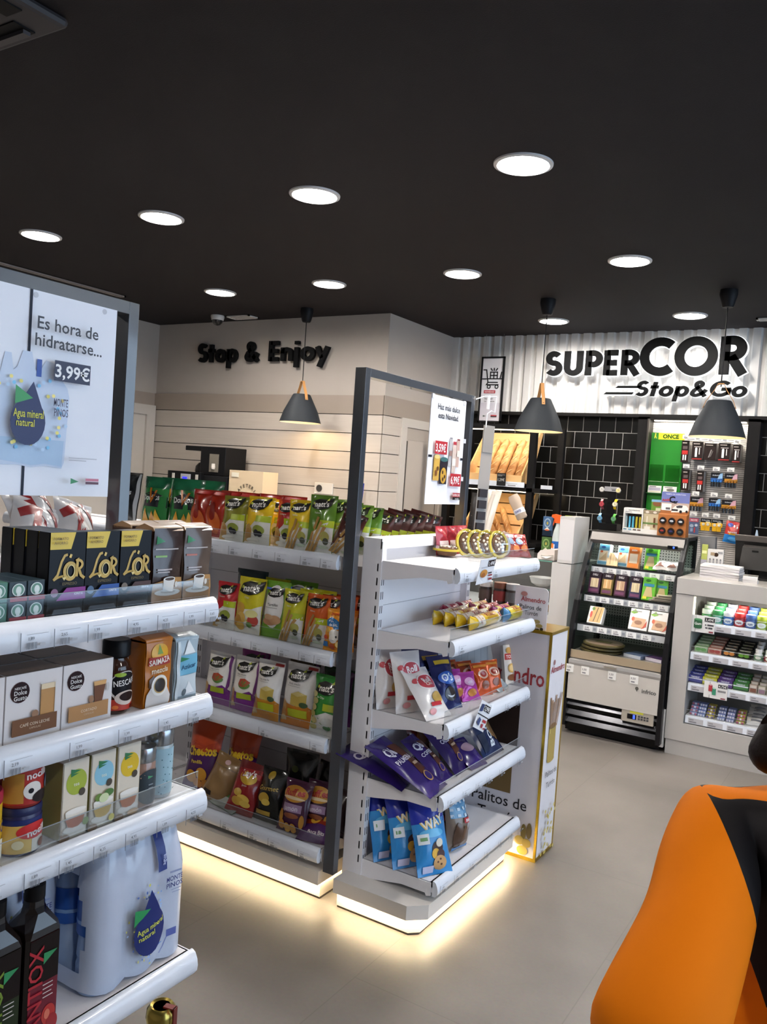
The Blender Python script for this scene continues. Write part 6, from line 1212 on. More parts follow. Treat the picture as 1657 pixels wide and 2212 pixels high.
def pack(label, x, y, z, w, h, D, col, A, tilt=-.22, rz=0., cat='sandwich', name='sandwich_pack', grp='packed sandwiches in the fridge'):
    return carton(name, w, h, D, col, A, label, cat, (FX + x, FY + y, z), (tilt, 0, rz), grp, rough=.3, bevel=.001)
BLU = [('r', .05, .70, .95, .97, '5a9ab4'), ('e', .4, .84, .2, .06, '2a4a7a'), ('r', .12, .2, .85, .66, 'd8c8a8'), ('p', [(.15, .22), (.8, .22), (.75, .62)], 'c2a67e'), ('r', .05, .03, .95, .16, '4a7a90'), ('e', .3, .62, .12, .05, 'b5502a')]
pack('pale blue sandwich pack at the left end of the top fridge shelf', -.225, .34, 1.06, .075, .14, .05, 'c4d4d8', BLU, rz=-.1)
pack('pale blue sandwich pack with white wedge, second on the top fridge shelf', -.105, .36, 1.06, .075, .135, .05, 'd5dcdc', BLU, rz=-.1)
pack('beige wedge sandwich pack between the pale blue packs', -.16, .33, 1.06, .07, .09, .05, 'c9ac80', [('r', .3, .1, .36, .9, '8a6a42'), ('r', .7, .1, .74, .9, 'e6d6b8'), ('p', [(.5, 1), (1, 1), (1, .5)], 'e9e4dc')], -.4, .1)
pack('orange sandwich pack on the top fridge shelf', -.025, .335, 1.06, .072, .145, .045, 'd0854a', [('r', .08, .68, .92, .96, 'd8702a'), ('t', 'atún', .5, .82, .1, 'f0e0d0', .02), ('r', .15, .22, .85, .64, 'dccdb4'), ('r', .1, .04, .9, .18, 'd47a2e')])
GRN = [('r', .05, .72, .95, .97, '4f9a2e'), ('r', .1, .60, .9, .72, '2f7a9a'), ('e', .4, .86, .2, .06, '1f5a1a'), ('p', [(.12, .15), (.85, .15), (.7, .58), (.3, .58)], 'b9a878'), ('r', .1, .05, .4, .16, 'd8c83a')]
pack('bright green sandwich pack on the top fridge shelf', .085, .335, 1.06, .078, .15, .05, '64b032', GRN)
for k, x in enumerate((.155, .225)): o = bag('foil_snack', .10, .08, .02, 'c9c2bc', [('p', [(.1, .2), (.5, .6), (.7, .2)], '8a5a4a'), ('r', .3, .7, .8, .8, 'e8e4e0')], 'crumpled silver foil pack on the top fridge shelf, ' + ['left', 'right'][k] + ' one', 'snack pack', (FX + x, FY + .33 + .02 * k, 1.07), (-.9, 0, .2), 'foil packs in the fridge', k, nu=8, nv=8, wr=.008)
DRK = lambda c: [('r', 0, .72, 1, 1, '2a2028'), ('t', 'DELI', .5, .87, .09, 'd5d0d0', .02, 0, .7), ('r', .16, .28, .86, .70, c), ('r', .42, .3, .46, .68, 'e9dcc0'), ('r', .66, .3, .69, .68, '8a6a4a'), ('r', .1, .06, .9, .2, '6a3a5a')]
for k, (x, c, q) in enumerate(((-.235, 'cdb894', '4a2a42'), (-.15, 'c9a06a', '6a5a2a'), (-.065, 'b9987a', '4a2a3a'), (.03, 'c4b490', '2a2a4a'))): pack('dark purple sandwich pack on the middle fridge shelf, ' + ['leftmost', 'second from left', 'third from left', 'rightmost'][k] + ' of four', x, .225, .88, .072, .14, .05, q, DRK(c))
pack('bright green sandwich pack on the middle fridge shelf, left one', .115, .22, .88, .08, .145, .05, '64b032', GRN)
pack('bright green sandwich pack on the middle fridge shelf, right one', .185, .27, .88, .075, .135, .05, '5aa02c', GRN, rz=.15)
for k in range(3): pack('flat pale snack tray stacked on the middle fridge shelf, ' + ['bottom', 'middle', 'top'][k] + ' one', .20 + .01 * k, .22 + .01 * k, .88 + .014 * k, .15 - .02 * k, .012, .10, ['9a948a', 'b0a592', 'c4b9a4'][k], [('r', .1, .2, .9, .8, '6a6258')], 0, .25, 'snack tray', 'snack_tray', 'flat trays in the fridge')
pack('open white sandwich box with brown baguette halves on the third shelf', -.185, .13, .70, .095, .115, .05, 'd9d5d0', [('p', [(.12, .06), (.9, .06), (.98, .98), (.3, .98)], 'c49a5c'), ('p', [(.4, .1), (.46, .1), (.62, .95), (.56, .95)], '5a4a2a'), ('p', [(.68, .1), (.72, .1), (.84, .95), (.8, .95)], '6a5a32'), ('e', .2, .5, .08, .2, 'b8402a'), ('e', .3, .85, .1, .1, '6a8a3a')], -.5)
WHS = [('p', [(.0, .8), (.25, .97), (.4, .82), (.2, .74)], '7aa83a'), ('r', .12, .86, .6, .9, '8a8a86'), ('p', [(.15, .12), (.85, .10), (.88, .55), (.25, .58)], 'c09a7a'), ('p', [(.7, .05), (.95, .2), (.95, .5), (.8, .2)], 'b5482e'), ('e', .2, .5, .08, .1, 'c05a3a'), ('e', .5, .35, .2, .1, '8a6248')]
pack('white sandwich box with green leaf corner on the third shelf, left one', .09, .125, .70, .115, .135, .05, 'dedad6', WHS, -.4)
pack('white sandwich box with green leaf corner on the third shelf, right one', .215, .125, .70, .115, .135, .05, 'dedad6', WHS, -.4)
t0 = None
for k in range(3):
    t = thing('packed_pizza', 'round packed pizza in the fridge bottom tray, ' + ['bottom', 'middle', 'top'][k] + ' of the stack', 'pizza', (FX - .135 + .008 * k, FY + .165, .522 + .021 * k), 0, 'stacked round pizzas')
    b = B(); b.lathe([(.118, 0), (.13, .006), (.13, .014), (.12, .019), (.0001, .019)], M('4a4226', .4), 36); b.build('tray', t)
    b = B(); b.lathe([(.118, .0195), (.0001, .021)], M('8c7a68', .3, coat=.4, noisy=.45, bscale=40), 36); b.art(lambda u, v, d: ((u - .5) * .1, (v - .5) * .06, .0205 + d), [('r', 0, 0, 1, 1, '4f4a2e'), ('r', .1, .4, .9, .6, '8a8a5a')], .1, .06); b.build('topping', t)
pack('blue and red flat meat packet lying in the fridge bottom tray', .075, .12, .522, .12, .02, .14, '6a7a9a', [('r', 0, 0, 1, 1, 'b0b4bc')], 0, -.3, 'meat packet', 'meat_packet', 'flat packets in the tray')
pack('purple and white flat meat packet lying at the right of bottom tray', .205, .12, .522, .11, .02, .13, '5a3a6a', [('r', 0, 0, 1, 1, 'c8c0cc')], 0, -.3, 'meat packet', 'meat_packet', 'flat packets in the tray')

# things standing on the fridge
FT = 1.286
t = thing('watch_stand', 'black watch display stand on top of the fridge', 'display stand', (-1.655, 5.55, FT), 0)
b = B(); b.box(-.06, .06, -.05, .05, 0, .045, M('0b0b0c', .3)); b.build('base', t)
b = B(); b.box(-.028, .028, -.012, .012, .045, .27, M('0b0b0c', .35)); b.build('column', t)
for z in (.09, .185): b = B(); b.box(-.058, .058, -.018, -.008, z, z + .016, M('0b0b0c', .35)); b.build('arm', t)
b = B(); b.box(-.05, .045, -.02, -.008, .258, .29, M('9a999c', .3)); b.art(front(.095, .032, -.02, 0, .258), [('r', .5, .2, .8, .4, '44444a'), ('r', .4, .55, .8, .65, '7a7a80')], .095, .032); b.build('sign_plate', t)
for k, (x, z, c, f, lb) in enumerate(((-.062, .268, '3a3432', 'c9c6c0', 'silver watch with dark strap, top left on the stand'), (.048, .268, '7a5a3a', 'd8c88a', 'gold cream watch, top right on the stand'), (-.056, .170, '8a1f2c', 'a8404a', 'red watch, middle left on the stand'), (.032, .175, 'd8b416', 'e0d6b0', 'yellow watch, middle right on the stand'), (-.062, .075, '5a9ac4', '6a8a9a', 'light blue watch, bottom left on the stand'), (.030, .078, '5aa84a', '5a8a6a', 'green watch, bottom right on the stand'))):
    w = thing('wrist_watch', lb, 'watch', (-1.655 + x, 5.52, FT + z), (0, .1 * (1 if x > 0 else -1), 0), 'watches on the stand')
    b = B(); P = [(-.034, .014), (-.022, -.001), (0, -.006), (.022, -.001), (.034, .014)]
    if k < 2: P = [(-.018, .006), (-.01, 0), (0, -.006), (.01, 0), (.018, .006)]
    b.prism([(y, z_) for z_, y in P] + [(y + .003, z_) for z_, y in P[::-1]], -.0085, .0085, M(c, .4), axis='x'); b.build('strap', w)
    b = B(); Tm = Matrix.Rotation(R90, 4, 'X'); b.lathe([(.0165, .004), (.017, .010), (.0145, .013), (.0001, .012)], M('b8b4ae' if k in (0, 1, 3) else c, .3, .4), 24, T=Tm); cs = b.build('case', w)
    b = B(); b.lathe([(.0001, .0138), (.0135, .0134)], M(f, .3), 20, T=Tm, smooth=False); b.box(-.0007, .0007, -.0146, -.0138, 0, .009, M('2a2a2c', .4)); b.box(0, .007, -.0146, -.0138, -.0007, .0007, M('2a2a2c', .4)); b.build('dial', cs)
t = thing('vape_display', 'white counter display with blue and yellow tubes on the fridge', 'display stand', (-1.50, 5.52, FT - .001)); w = .125
b = B(); b.box(-w / 2, w / 2 + .10, 0, .09, 0, .03, M('d9d6d2', .4)); b.box(-w / 2, w / 2, .08, .09, .03, .16, M('4a3f38', .5)); b.box(-w / 2, -w / 2 + .006, 0, .09, .03, .16, M('d9d6d2', .4)); b.box(w / 2 - .006, w / 2, 0, .09, .03, .16, M('d9d6d2', .4)); b.box(-w / 2, w / 2, .02, .09, .125, .162, M('dcd9d5', .4))
b.art(front(w, .037, .02, 0, .125), [('t', 'vaporizadores', .5, .62, .26, '3a3a3e', .01, 0, .85), ('r', .06, .2, .4, .3, '8a8a8e')], w, .037); b.art(front(w, .03, 0, 0, 0), [('r', .05, .55, .22, .85, '5a7a8a'), ('r', .3, .55, .47, .85, '6aa0b8'), ('r', .55, .55, .72, .85, '5a4a42'), ('r', .78, .55, .95, .85, '6a5448'), ('r', .08, .2, .4, .3, '8a8a8e')], w, .03); b.build('tray', t)
for k in range(5):
    col = ['8a9a9a', '4a9ab8', '4a9ab8', 'b0a02a', 'b0a02a'][k]; o = B().tube([(-1.552 + .0225 * k, 5.56, FT + .03), (-1.552 + .0225 * k, 5.56, FT + .105)], .0072, M(col, .3, coat=.3), 12).build('vape_tube'); tag(o, ['grey', 'left blue', 'right blue', 'left yellow', 'right yellow'][k] + ' vaporiser tube in the white display on the fridge', 'vaporiser', 'vaporiser tubes')
carton('cosmetics_display', .098, .125, .05, 'b9ac8e', [('r', 0, .82, 1, 1, '8a7a62'), ('r', .22, .12, .30, .68, 'd8cfc0'), ('r', .68, .12, .80, .62, '6a3f22'), ('r', 0, .28, 1, .36, '5a7a3a'), ('e', .25, .9, .12, .06, 'd0c8bc'), ('e', .75, .9, .12, .06, 'd0c8bc'), ('r', .1, 0, .5, .16, 'd5d0c6')], 'beige display box with two slim pencils beside the vaporisers', 'display box', (-1.388, 5.535, FT + .029), 0)
carton('lottery_display', .075, .225, .03, '5c8a3a', [('r', 0, .62, 1, 1, '6a9a3a'), ('e', .5, .88, .4, .08, '8a5a3a'), ('r', 0, .93, 1, 1, '7ab0d8'), ('r', .4, .66, .9, .76, 'c9d0b0'), ('r', 0, 0, 1, .5, 'a09a6a')], 'green printed display card standing behind the beige display box', 'display box', (-1.385, 5.66, FT), 0)
t = thing('car_freshener_display', 'brown car air freshener display with white car picture on the fridge', 'display stand', (-1.246, 5.50, FT - .004), 0); w, h = .175, .285
b = B(); b.prism([(0, 0), (.0, .14), (.045, .15), (.05, h), (.055, h), (.09, 0)], -w / 2, w / 2, M('a0602c', .45), axis='x')
b.art(lambda u, v, d: ((u - .5) * w, .0465 - d + .003 * v, .15 + v * .135), [('r', 0, 0, 1, 1, 'b5a094'), ('r', 0, .5, 1, 1, '6a74b0'), ('t', 'TIEMPO DE AVENTURA', .5, .90, .065, 'd5d8ea', .01, 0, .8), ('t', 'C', .38, .66, .3, '1c1c22', .04), ('t', 'ar', .52, .56, .16, '1c1c22', .04), ('t', 'Ambi', .16, .62, .12, 'b5342a', .03, .1), ('r', .03, .12, .38, .44, 'e4e2e0'), ('r', .18, .16, .34, .26, '55555a'), ('r', 0, 0, 1, .1, '9a6034'), ('p', [(.38, .04), (.42, .22), (.52, .36), (.66, .42), (.9, .40), (.98, .28), (.98, .12), (.8, .08)], 'dedad4'), ('p', [(.54, .34), (.66, .40), (.78, .39), (.76, .28), (.58, .26)], '3a3a40'), ('r', .40, .12, .62, .2, '2a2a2e'), ('e', .72, .10, .05, .07, '222226'), ('e', .93, .12, .04, .06, '222226')], w, .135)
b.build('printed_stand', t)
for i in range(3):
    for j in range(2):
        f = thing('car_freshener', ['left', 'middle', 'right'][i] + ' black round car freshener in the ' + ['lower', 'upper'][j] + ' row of brown display', 'air freshener', (-1.246 + (i - 1) * .055, 5.50, FT + .032 + .065 * j), 0, 'round car fresheners')
        b = B(); Tm = Matrix.Rotation(R90, 4, 'X'); b.lathe([(.0001, 0), (.021, 0), (.0225, .008), (.019, .015), (.0001, .016)], M('17171b', .2, coat=.4), 22, T=Tm); b.build('can', f, (0, 0, .0))
        b = B(); b.lathe([(.0001, .0165), (.012, .016)], M(['8a2a26', '2a2a5a', '3a3f3a'][i] if j == 0 else 'b5b8be', .3), 16, T=Tm @ Matrix.Diagonal((1, .55, 1, 1)), smooth=False); b.build('emblem', f)

# ---------------------------------------------------------------- lit wall niche behind the counter
t = struct(thing('trim_niche', 'black framed lit slat wall niche in the tiled back wall', 'niche', (0, 0, 0))) if 0 else None
b = B(); FR = M('151313', .5)
b.box(-1.80, -1.712, 6.56, 6.69, .9, 2.135, FR); b.box(-1.008, -.925, 6.56, 6.69, .9, 2.135, FR); b.box(-1.80, -.925, 6.56, 6.69, 2.115, 2.135, FR); b.box(-1.725, -1.712, 6.545, 6.56, .9, 2.12, M('3a3430', .4)); struct(b.build('trim_niche'))
b = B(); z = .95; SL_ = M('c2bdb8', .4)
b.box(-1.712, -1.008, 6.682, 6.69, .9, 2.115, M('5c5854', .6))
while z < 2.10: b.box(-1.712, -1.008, 6.672, 6.683, z, z + .0115, SL_); z += .0150
o = struct(b.build('trim_slat_wall'))
area_light('niche_light', (-1.36, 6.625, 2.108), (math.radians(18), 0, 0), .66, .03, 5.0, (1, .93, .80))
b = B(); b.box(-1.69, -1.03, 6.60, 6.64, 2.109, 2.114, M((1, .94, .82), .5, emit=6)); tag(b.build('niche_lamp'), 'slim warm light strip along the top of the slat wall niche', 'light strip')
NY = 6.66
t = thing('lottery_board', 'green lottery board with yellow ONCE header and clear pockets', 'lottery board', (-1.585, NY - .03, 1.40)); w, h = .245, .62
b = B(); b.box(-w / 2, w / 2, 0, .012, 0, h - .05, M('1b7a20', .35)); b.build('green_panel', t)
b = B(); b.box(-w / 2, w / 2, -.002, .013, h - .05, h, M('dcd12a', .4)); b.art(front(w, .052, -.002, 0, h - .051), [('r', 0, 0, .22, 1, '2a7a2a'), ('p', [(.09, .15), (.11, .15), (.13, .45), (.14, .7), (.11, .72), (.10, .5)], 'd8d23a'), ('e', .125, .82, .02, .09, 'd8d23a'), ('p', [(.14, .5), (.17, .15), (.155, .15), (.125, .5)], 'd8d23a'), ('t', 'ONCE', .60, .5, .60, '1e4a16', .045, 0, .66)], w, .052); b.build('header', t)
for x in (-.062, .058): b = B(); b.box(x - .052, x + .052, -.014, -.012, .245, .375, clear_mat('d9efd8', .5)); b.box(x - .052, x + .052, -.014, 0, .243, .247, M('bfe0b8', .2, alpha=.7)); b.build('clear_pocket', t)
b = B(); b.box(-w / 2, w / 2, -.03, 0, .150, .156, M('2a6a2a', .4)); b.build('ledge', t)
for k, (x, A) in enumerate(((-.062, [('r', .05, .3, .95, .75, 'a09aa8'), ('r', .1, .8, .6, .92, '6a6a70'), ('r', .05, .08, .95, .2, 'c9c0a0')]), (.052, [('r', .1, .1, .9, .3, 'b5b09a'), ('e', .55, .5, .3, .2, '5a5a52'), ('r', .1, .8, .7, .9, '6a6a70')]))):
    tag(B().box(-.05, .05, 0, .003, 0, .055, M('d9d4cc', .5)).art(front(.10, .055), A, .10, .055).build('lottery_ticket', None, (-1.585 + x, NY - .058, 1.557), (-.15, 0, 0)), 'printed lottery ticket on the green board ledge, ' + ['left', 'right'][k] + ' one', 'lottery ticket')
GC = 'packs hanging on the slat wall'
def hang(kind, lb, x, ztop, w, h, y=NY):
    hk = thing('peg_hook', 'hook holding the ' + lb, 'peg hook', (x, y + .012, ztop + .012), 0, 'peg hooks on the slat wall')
    b = B(); b.tube([(0, 0, 0), (0, -.105, 0), (0, -.112, .006)], .0018, M('8a8a8c', .3, .9), 6); b.build('wire', hk)
    b = B(); b.box(-.024, .024, -.116, -.1145, .0, .030, M('dcd9d4', .4)); b.art(front(.048, .03, -.116), [('r', .2, .55, .5, .65, '77757a'), ('r', .2, .2, .75, .38, '6a686e')], .048, .03); b.build('price_flag', hk)
    n = 4 if kind != 'toy' else 1
    t = thing('hanging_pack', lb, 'hanging pack', (x, y - .04, ztop - h), 0, GC)
    if kind in ('cable', 'flash', 'pen'):
        b = B(); b.box(-w / 2, w / 2, -.055, .035, 0, h, M('2a201e', .35)); b.box(w / 2 - .001, w / 2 + .001, -.052, .032, .004, h - .004, M('9a948e', .4))
        A = [('r', .05, .80, .95, .98, '1c1614'), ('r', .12, .86, .7, .91, 'a89a90')]
        if kind == 'cable': A += [('r', .12, .36, .88, .54, 'b5241e'), ('r', .25, .1, .42, .34, 'e0dcd8'), ('r', .55, .1, .72, .34, 'e0dcd8'), ('r', .2, .6, .8, .74, '5a4a48')]
        elif kind == 'flash': A += [('r', .3, .16, .5, .62, 'e4e0dc'), ('e', .40, .62, .1, .06, 'e4e0dc'), ('r', .66, .3, .74, .66, 'd5cfca'), ('r', .05, .02, .95, .08, '9a2420'), ('r', .2, .70, .85, .74, 'b5aaa4')]
        else: A += [('p', [(.35, .15), (.45, .15), (.65, .62), (.55, .62)], '8a8480'), ('p', [(.5, .2), (.58, .2), (.75, .55), (.68, .55)], '6a6460')]
        b.art(front(w, h, -.055), A, w, h); b.build('box_pack', t)
    elif kind in ('bat', 'aaa', 'dur'):
        b = B(); b.box(-w / 2, w / 2, -.02, -.017, h * .35, h, M('1c1c20', .4))
        top = {'bat': 'b5801e', 'aaa': '2a5a9a', 'dur': '1c1c20'}[kind]
        A = [('r', 0, .0, 1, .42, top), ('t', 'DURACELL', .5, .72, .13, 'c9ccd2', .02, 0, .9), ('p', [(.55, .3), (.98, .4), (.98, .98), (.75, .9)], 'c99aa8' if kind == 'bat' else '8ab0d0')] if kind != 'dur' else [('r', 0, 0, 1, .5, 'd8a41e'), ('t', 'DURACELL', .5, .78, .15, 'c9ccd2', .02, 0, .9), ('r', .5, .5, .9, .62, 'e6dcb0')]
        b.art(front(w, h * .65, -.02, 0, h * .35), A, w, h * .65); b.build('card', t)
        for i in range(4 if kind != 'dur' else 2):
            b = B()
            if kind == 'dur': b.lathe([(.011, 0), (.011, .006), (.0001, .007)], M('e0dac8', .25, .3), 16, T=Matrix.Translation(((i - .5) * w * .42, -.022, h * .52)) @ Matrix.Rotation(R90, 4, 'X')); b.box((i - .5) * w * .42 - w * .2, (i - .5) * w * .42 + w * .2, -.03, -.02, .0, h * .36, M('d8a41e', .3)) if i == 0 or i == 1 else None
            else:
                x_ = (i - 1.5) * w * .23; b.lathe([(.0085, .0), (.0085, .036)], M('16161a', .25, coat=.4), 12, (x_, -.030, 0)); b.lathe([(.0086, .036), (.0086, .050), (.003, .051), (.003, .054), (.0001, .054)], M('b5762a' if kind == 'bat' else '3a7ac0', .3, .5), 12, (x_, -.030, 0))
            b.build('battery', t)
    elif kind == 'tool':
        b = B(); b.box(-w / 2, w / 2, -.02, -.012, 0, h, M('4a5a78', .4)); b.art(front(w, h, -.02), [('r', .05, .74, .95, .96, 'b54a5a'), ('t', 'MOTE', .5, .85, .1, 'e4dcdc', .02, 0, .8), ('e', .3, .5, .2, .1, '9aa4b4'), ('e', .75, .55, .15, .08, 'b9bec8'), ('r', .55, .1, .68, .42, 'b53a3a'), ('r', .2, .15, .45, .35, '8a98b0')], w, h); b.build('card', t)
    else:
        o = bag('toy_pouch', w, h, .025, 'b02a26', [('r', 0, 0, 1, .38, '2a7ac0'), ('e', .3, .82, .18, .09, '3a4aa0'), ('t', 'Juguetes', .5, .52, .09, 'e8d8d0', .02, .08, .8), ('e', .55, .80, .05, .06, 'f0e8e0'), ('e', .75, .75, .05, .06, 'f0e8e0'), ('r', .3, .38, .9, .46, 'd8a43a'), ('e', .6, .2, .3, .1, '5aa4dc')], 'x', 'x', (0, -.03, 0), (0, .12, 0), None, 3, nu=10, nv=12)
        for key in ('label', 'category'): del o[key]
        o.parent = t
    return t
hang('cable', 'slim dark charger box, top row leftmost', -1.435, 1.965, .055, .165)
hang('flash', 'dark box with white flash drive picture, top row second', -1.347, 1.958, .078, .135)
hang('pen', 'black box with dark cable picture, top row third', -1.255, 1.95, .085, .125)
hang('flash', 'dark box with white flash drive picture, top row fourth', -1.157, 1.955, .082, .13)
hang('flash', 'narrow dark box at the right end of the top row', -1.072, 1.945, .055, .13)
hang('cable', 'slim dark charger box, second row left one', -1.415, 1.745, .052, .155)
hang('cable', 'slim dark charger box, second row right one', -1.31, 1.74, .05, .155)
hang('aaa', 'battery card with blue accents, second row', -1.20, 1.735, .085, .105)
hang('bat', 'copper and black battery card, second row right end', -1.10, 1.735, .09, .105)
hang('bat', 'copper and black battery card, third row left one', -1.33, 1.545, .10, .105)
hang('aaa', 'blue battery card, third row middle', -1.20, 1.545, .085, .095)
hang('bat', 'copper and black battery card, third row right one', -1.10, 1.54, .10, .10)
hang('tool', 'blue grey accessory card, bottom row leftmost', -1.335, 1.39, .072, .125)
hang('dur', 'yellow button battery card, bottom row left one', -1.25, 1.39, .076, .09)
hang('dur', 'yellow button battery card, bottom row right one', -1.17, 1.39, .076, .09)
hang('toy', 'red and blue toy pouch at the right end of bottom row', -1.065, 1.385, .115, .16)

# ---------------------------------------------------------------- sales counter on the right
CW_ = M('aeaaa5', .3, coat=.25); CX0, CX1, CY = -1.113, 1.3, 5.17
t = thing('sales_counter', 'white sales counter with a lit niche of sweets at right', 'counter', (0, CY, 0))
b = B(); b.box(CX0, CX0 + .10, .006, .75, .09, .965, CW_); b.box(CX0 + .10, CX1, .006, .75, .09, .197, CW_); b.box(.55, CX1, .006, .75, .197, .965, CW_); b.box(CX0 + .10, .55, .38, .75, .197, .965, M('8c8884', .5)); b.build('body', t)
b = B(); b.box(CX0, CX1, 0, .78, .967, 1.062, CW_); b.build('worktop', t, bevel=.002)
b = B(); b.box(CX0 + .006, CX1, .012, .70, 0, .088, M('a9a5a0', .35)); b.build('plinth', t)
b = B(); b.box(CX0 + .101, CX0 + .106, .03, .05, .80, .955, M((1, .9, .7), .5, emit=2)); b.build('light_strip', t)
area_light('counter_light', (-.3, .06, .955), (math.radians(25), 0, 0), 1.2, .02, 3.2, (1, .95, .86), parent=t)
for k, (z, y) in enumerate(((.767, .03), (.585, .03), (.398, .03), (.203, .03))):
    b = B(); b.box(CX0 + .105, .545, y, .37, z + .034, z + .044, M('d9d7d6', .4)); sh = b.build('shelf', t)
    b = B(); L = .545 - CX0 - .105; b.box(CX0 + .105, .545, y - .006, y, z, z + .044, RAILW); A = []
    for q in range(14): u = .012 + q * .07; A += [('r', u, .08, u + .055, .92, 'b4b2b6'), ('r', u + .004, .2, u + .030, .4, '77757a'), ('r', u + .004, .6, u + .02, .72, '77757a')]
    b.art(front(L, .036, y - .006, CX0 + .105 + L / 2, z), A, L, .036); b.build('price_rail', sh)
    b = B(); b.box(CX0 + .105, .545, y + .002, y + .0035, z + .044, z + .078, CLEAR); b.box(CX0 + .105, .545, y + .0019, y + .0036, z + .0765, z + .078, M('c9cfd4', .2, alpha=.6)); b.build('riser', sh)
# gum tubs
tubs = [('white and green lidded', 'd9e4d4', '3a8a4a', '5a9a5a'), ('green lidded', '3f9a5a', 'a9c9bc', '4a9a80'), ('white lidded blue', 'dfe2e6', '2a5aa0', '3a6ab0'), ('red lidded', 'c8322c', '8a2a2e', 'b03038'), ('blue lidded', '4a6aa8', '3a5590', '4a62a0'), ('lime lidded', 'b0c23a', 'c4c8b4', '8aa030')]
for i in range(7):
    nm, lid, body, band = tubs[i % 6]; proto = None
    for j in range(3):
        lb = f'{nm} gum tub, {["front", "middle", "back"][j]} of its column' + (' beside the lime lidded ones' if i == 6 else ' on top counter shelf')
        loc = (-.942 + .0605 * i, CY + .072 + .062 * j, .811 + .016 * j)
        if proto is None:
            proto = thing('gum_tub', lb, 'gum tub', loc, 0, 'gum tubs on the top counter shelf')
            b = B(); b.lathe([(.026, 0), (.028, .004), (.028, .050), (.026, .053)], M(body, .25, coat=.3), 24); b.art(round_front(.0282, .04, .006), [('r', .05, 0, .95, 1, band), ('e', .5, .5, .28, .38, 'd5dade'), ('t', 'gum', .5, .5, .35, body, .03, .05, .3)], .088, .04, curved=True, rough=.3); b.build('tub', proto)
            b = B(); b.lathe([(.0285, .051), (.0290, .056), (.0290, .074), (.027, .078), (.0001, .078)], M(lid, .35), 24); b.lathe([(.0215, .0785), (.0001, .0785)], M('dfe4de' if i in (1, 3, 4) else body, .35), 20, smooth=False); b.lathe([(.012, .0789), (.0001, .0789)], M(lid, .35), 16, sx=.9, sy=.5, smooth=False); b.build('lid', proto)
        else: dup(proto, lb, loc)
def row(name, cat, grp, x, z, w, h, D, n, dy, dz, cols, A, labels, y0=.055, rough=.35):
    o = None
    for k in range(n):
        loc = (x, CY + y0 + dy * k, z + dz * k)
        if o is None: o = carton(name, w, h, D, cols[0], A, labels[0], cat, loc, 0, grp, rough=rough)
        else: dup(o, labels[k], loc)
ORD = ['front', 'second', 'third', 'fourth', 'fifth', 'hindmost']
for x, nm, c, c2 in ((-.957, 'pale green', '8fae80', '5a9a4a'), (-.880, 'pale red', 'b07868', '9a3a34'), (-.800, 'black and orange', '2a221e', 'b5702a'), (-.720, 'black and green', '1e201c', '5a8a2a')):
    row('sweet_carton', 'sweets', 'sweet cartons on the second counter shelf', x, .630, .074, .034, .05, 5, .052, .009, [c], [('e', .3, .5, .2, .3, c2), ('e', .7, .5, .2, .3, c2), ('r', .1, .78, .9, .9, 'c9c4b4')], [f'{nm} sweet carton on the second counter shelf, {ORD[k if k < 4 else 5]} of its row' for k in range(5)])
for i in range(3):
    pr = None
    for j in range(3):
        lb = f'small white capped sweet bottle, {["front", "middle", "back"][j]} of the {["green", "red", "blue"][i]} labelled column'
        loc = (-.643 + .054 * i, CY + .07 + .052 * j, .630 + .014 * j)
        if pr is None:
            pr = thing('sweet_bottle', lb, 'sweet bottle', loc, 0, 'small sweet bottles')
            b = B(); b.lathe([(.022, 0), (.024, .004), (.024, .036), (.017, .046), (.017, .05)], M('cfcfca', .3), 20); b.art(round_front(.0243, .028, .006), [('r', .1, 0, .9, 1, ['5a7a5a', '8a2a2e', '3a4a7a'][i]), ('e', .5, .5, .2, .3, 'd8d4c8')], .07, .028, curved=True); b.build('bottle', pr)
            b = B(); b.lathe([(.019, .048), (.0195, .066), (.017, .069), (.0001, .069)], M('e2e0dc', .3), 20); b.lathe([(.010, .0695), (.0001, .0695)], M(['3a5a3a', '6a2a2a', '2a3a5a'][i], .4), 14, smooth=False); b.build('cap', pr)
        else: dup(pr, lb, loc)
for x, nm, c, c2 in ((-.975, 'dark blue', '3a3f8a', '23285e'), (-.893, 'yellow', 'b5b23a', '8a8a2a'), (-.808, 'purple', '55397a', '2a2044'), (-.722, 'green', '3f7a3c', '23462a')):
    row('gum_carton', 'chewing gum', 'gum cartons on the third counter shelf', x, .443, .080, .044, .046, 4, .05, .010, [c], [('r', 0, .5, 1, .62, 'c9c8d8'), ('t', 'TRIDENT', .5, .80, .2, 'd8d8e4', .02, 0, .8), ('r', 0, 0, 1, .14, c2)], [f'{nm} gum carton on the third counter shelf, {["front", "second", "third", "hindmost"][k]} of its row' for k in range(4)])
for i in range(4):
    row('mint_box', 'mints', 'clear mint boxes', -.655 + .046 * i, .443, .040, .048, .02, 4, .05, .011, ['b09a8c' if i % 2 == 0 else 'a8a08a'], [('r', .1, .1, .9, .55, ['7a4a3a', '8a6a7a', '9a8a3a', '5a7a4a'][i]), ('r', .1, .62, .9, .9, 'c9beb4')], [f'pale clear mint box, {["front", "second", "third", "hindmost"][k]} of the {["first", "second", "third", "fourth"][i]} row beyond green gum' for k in range(4)])
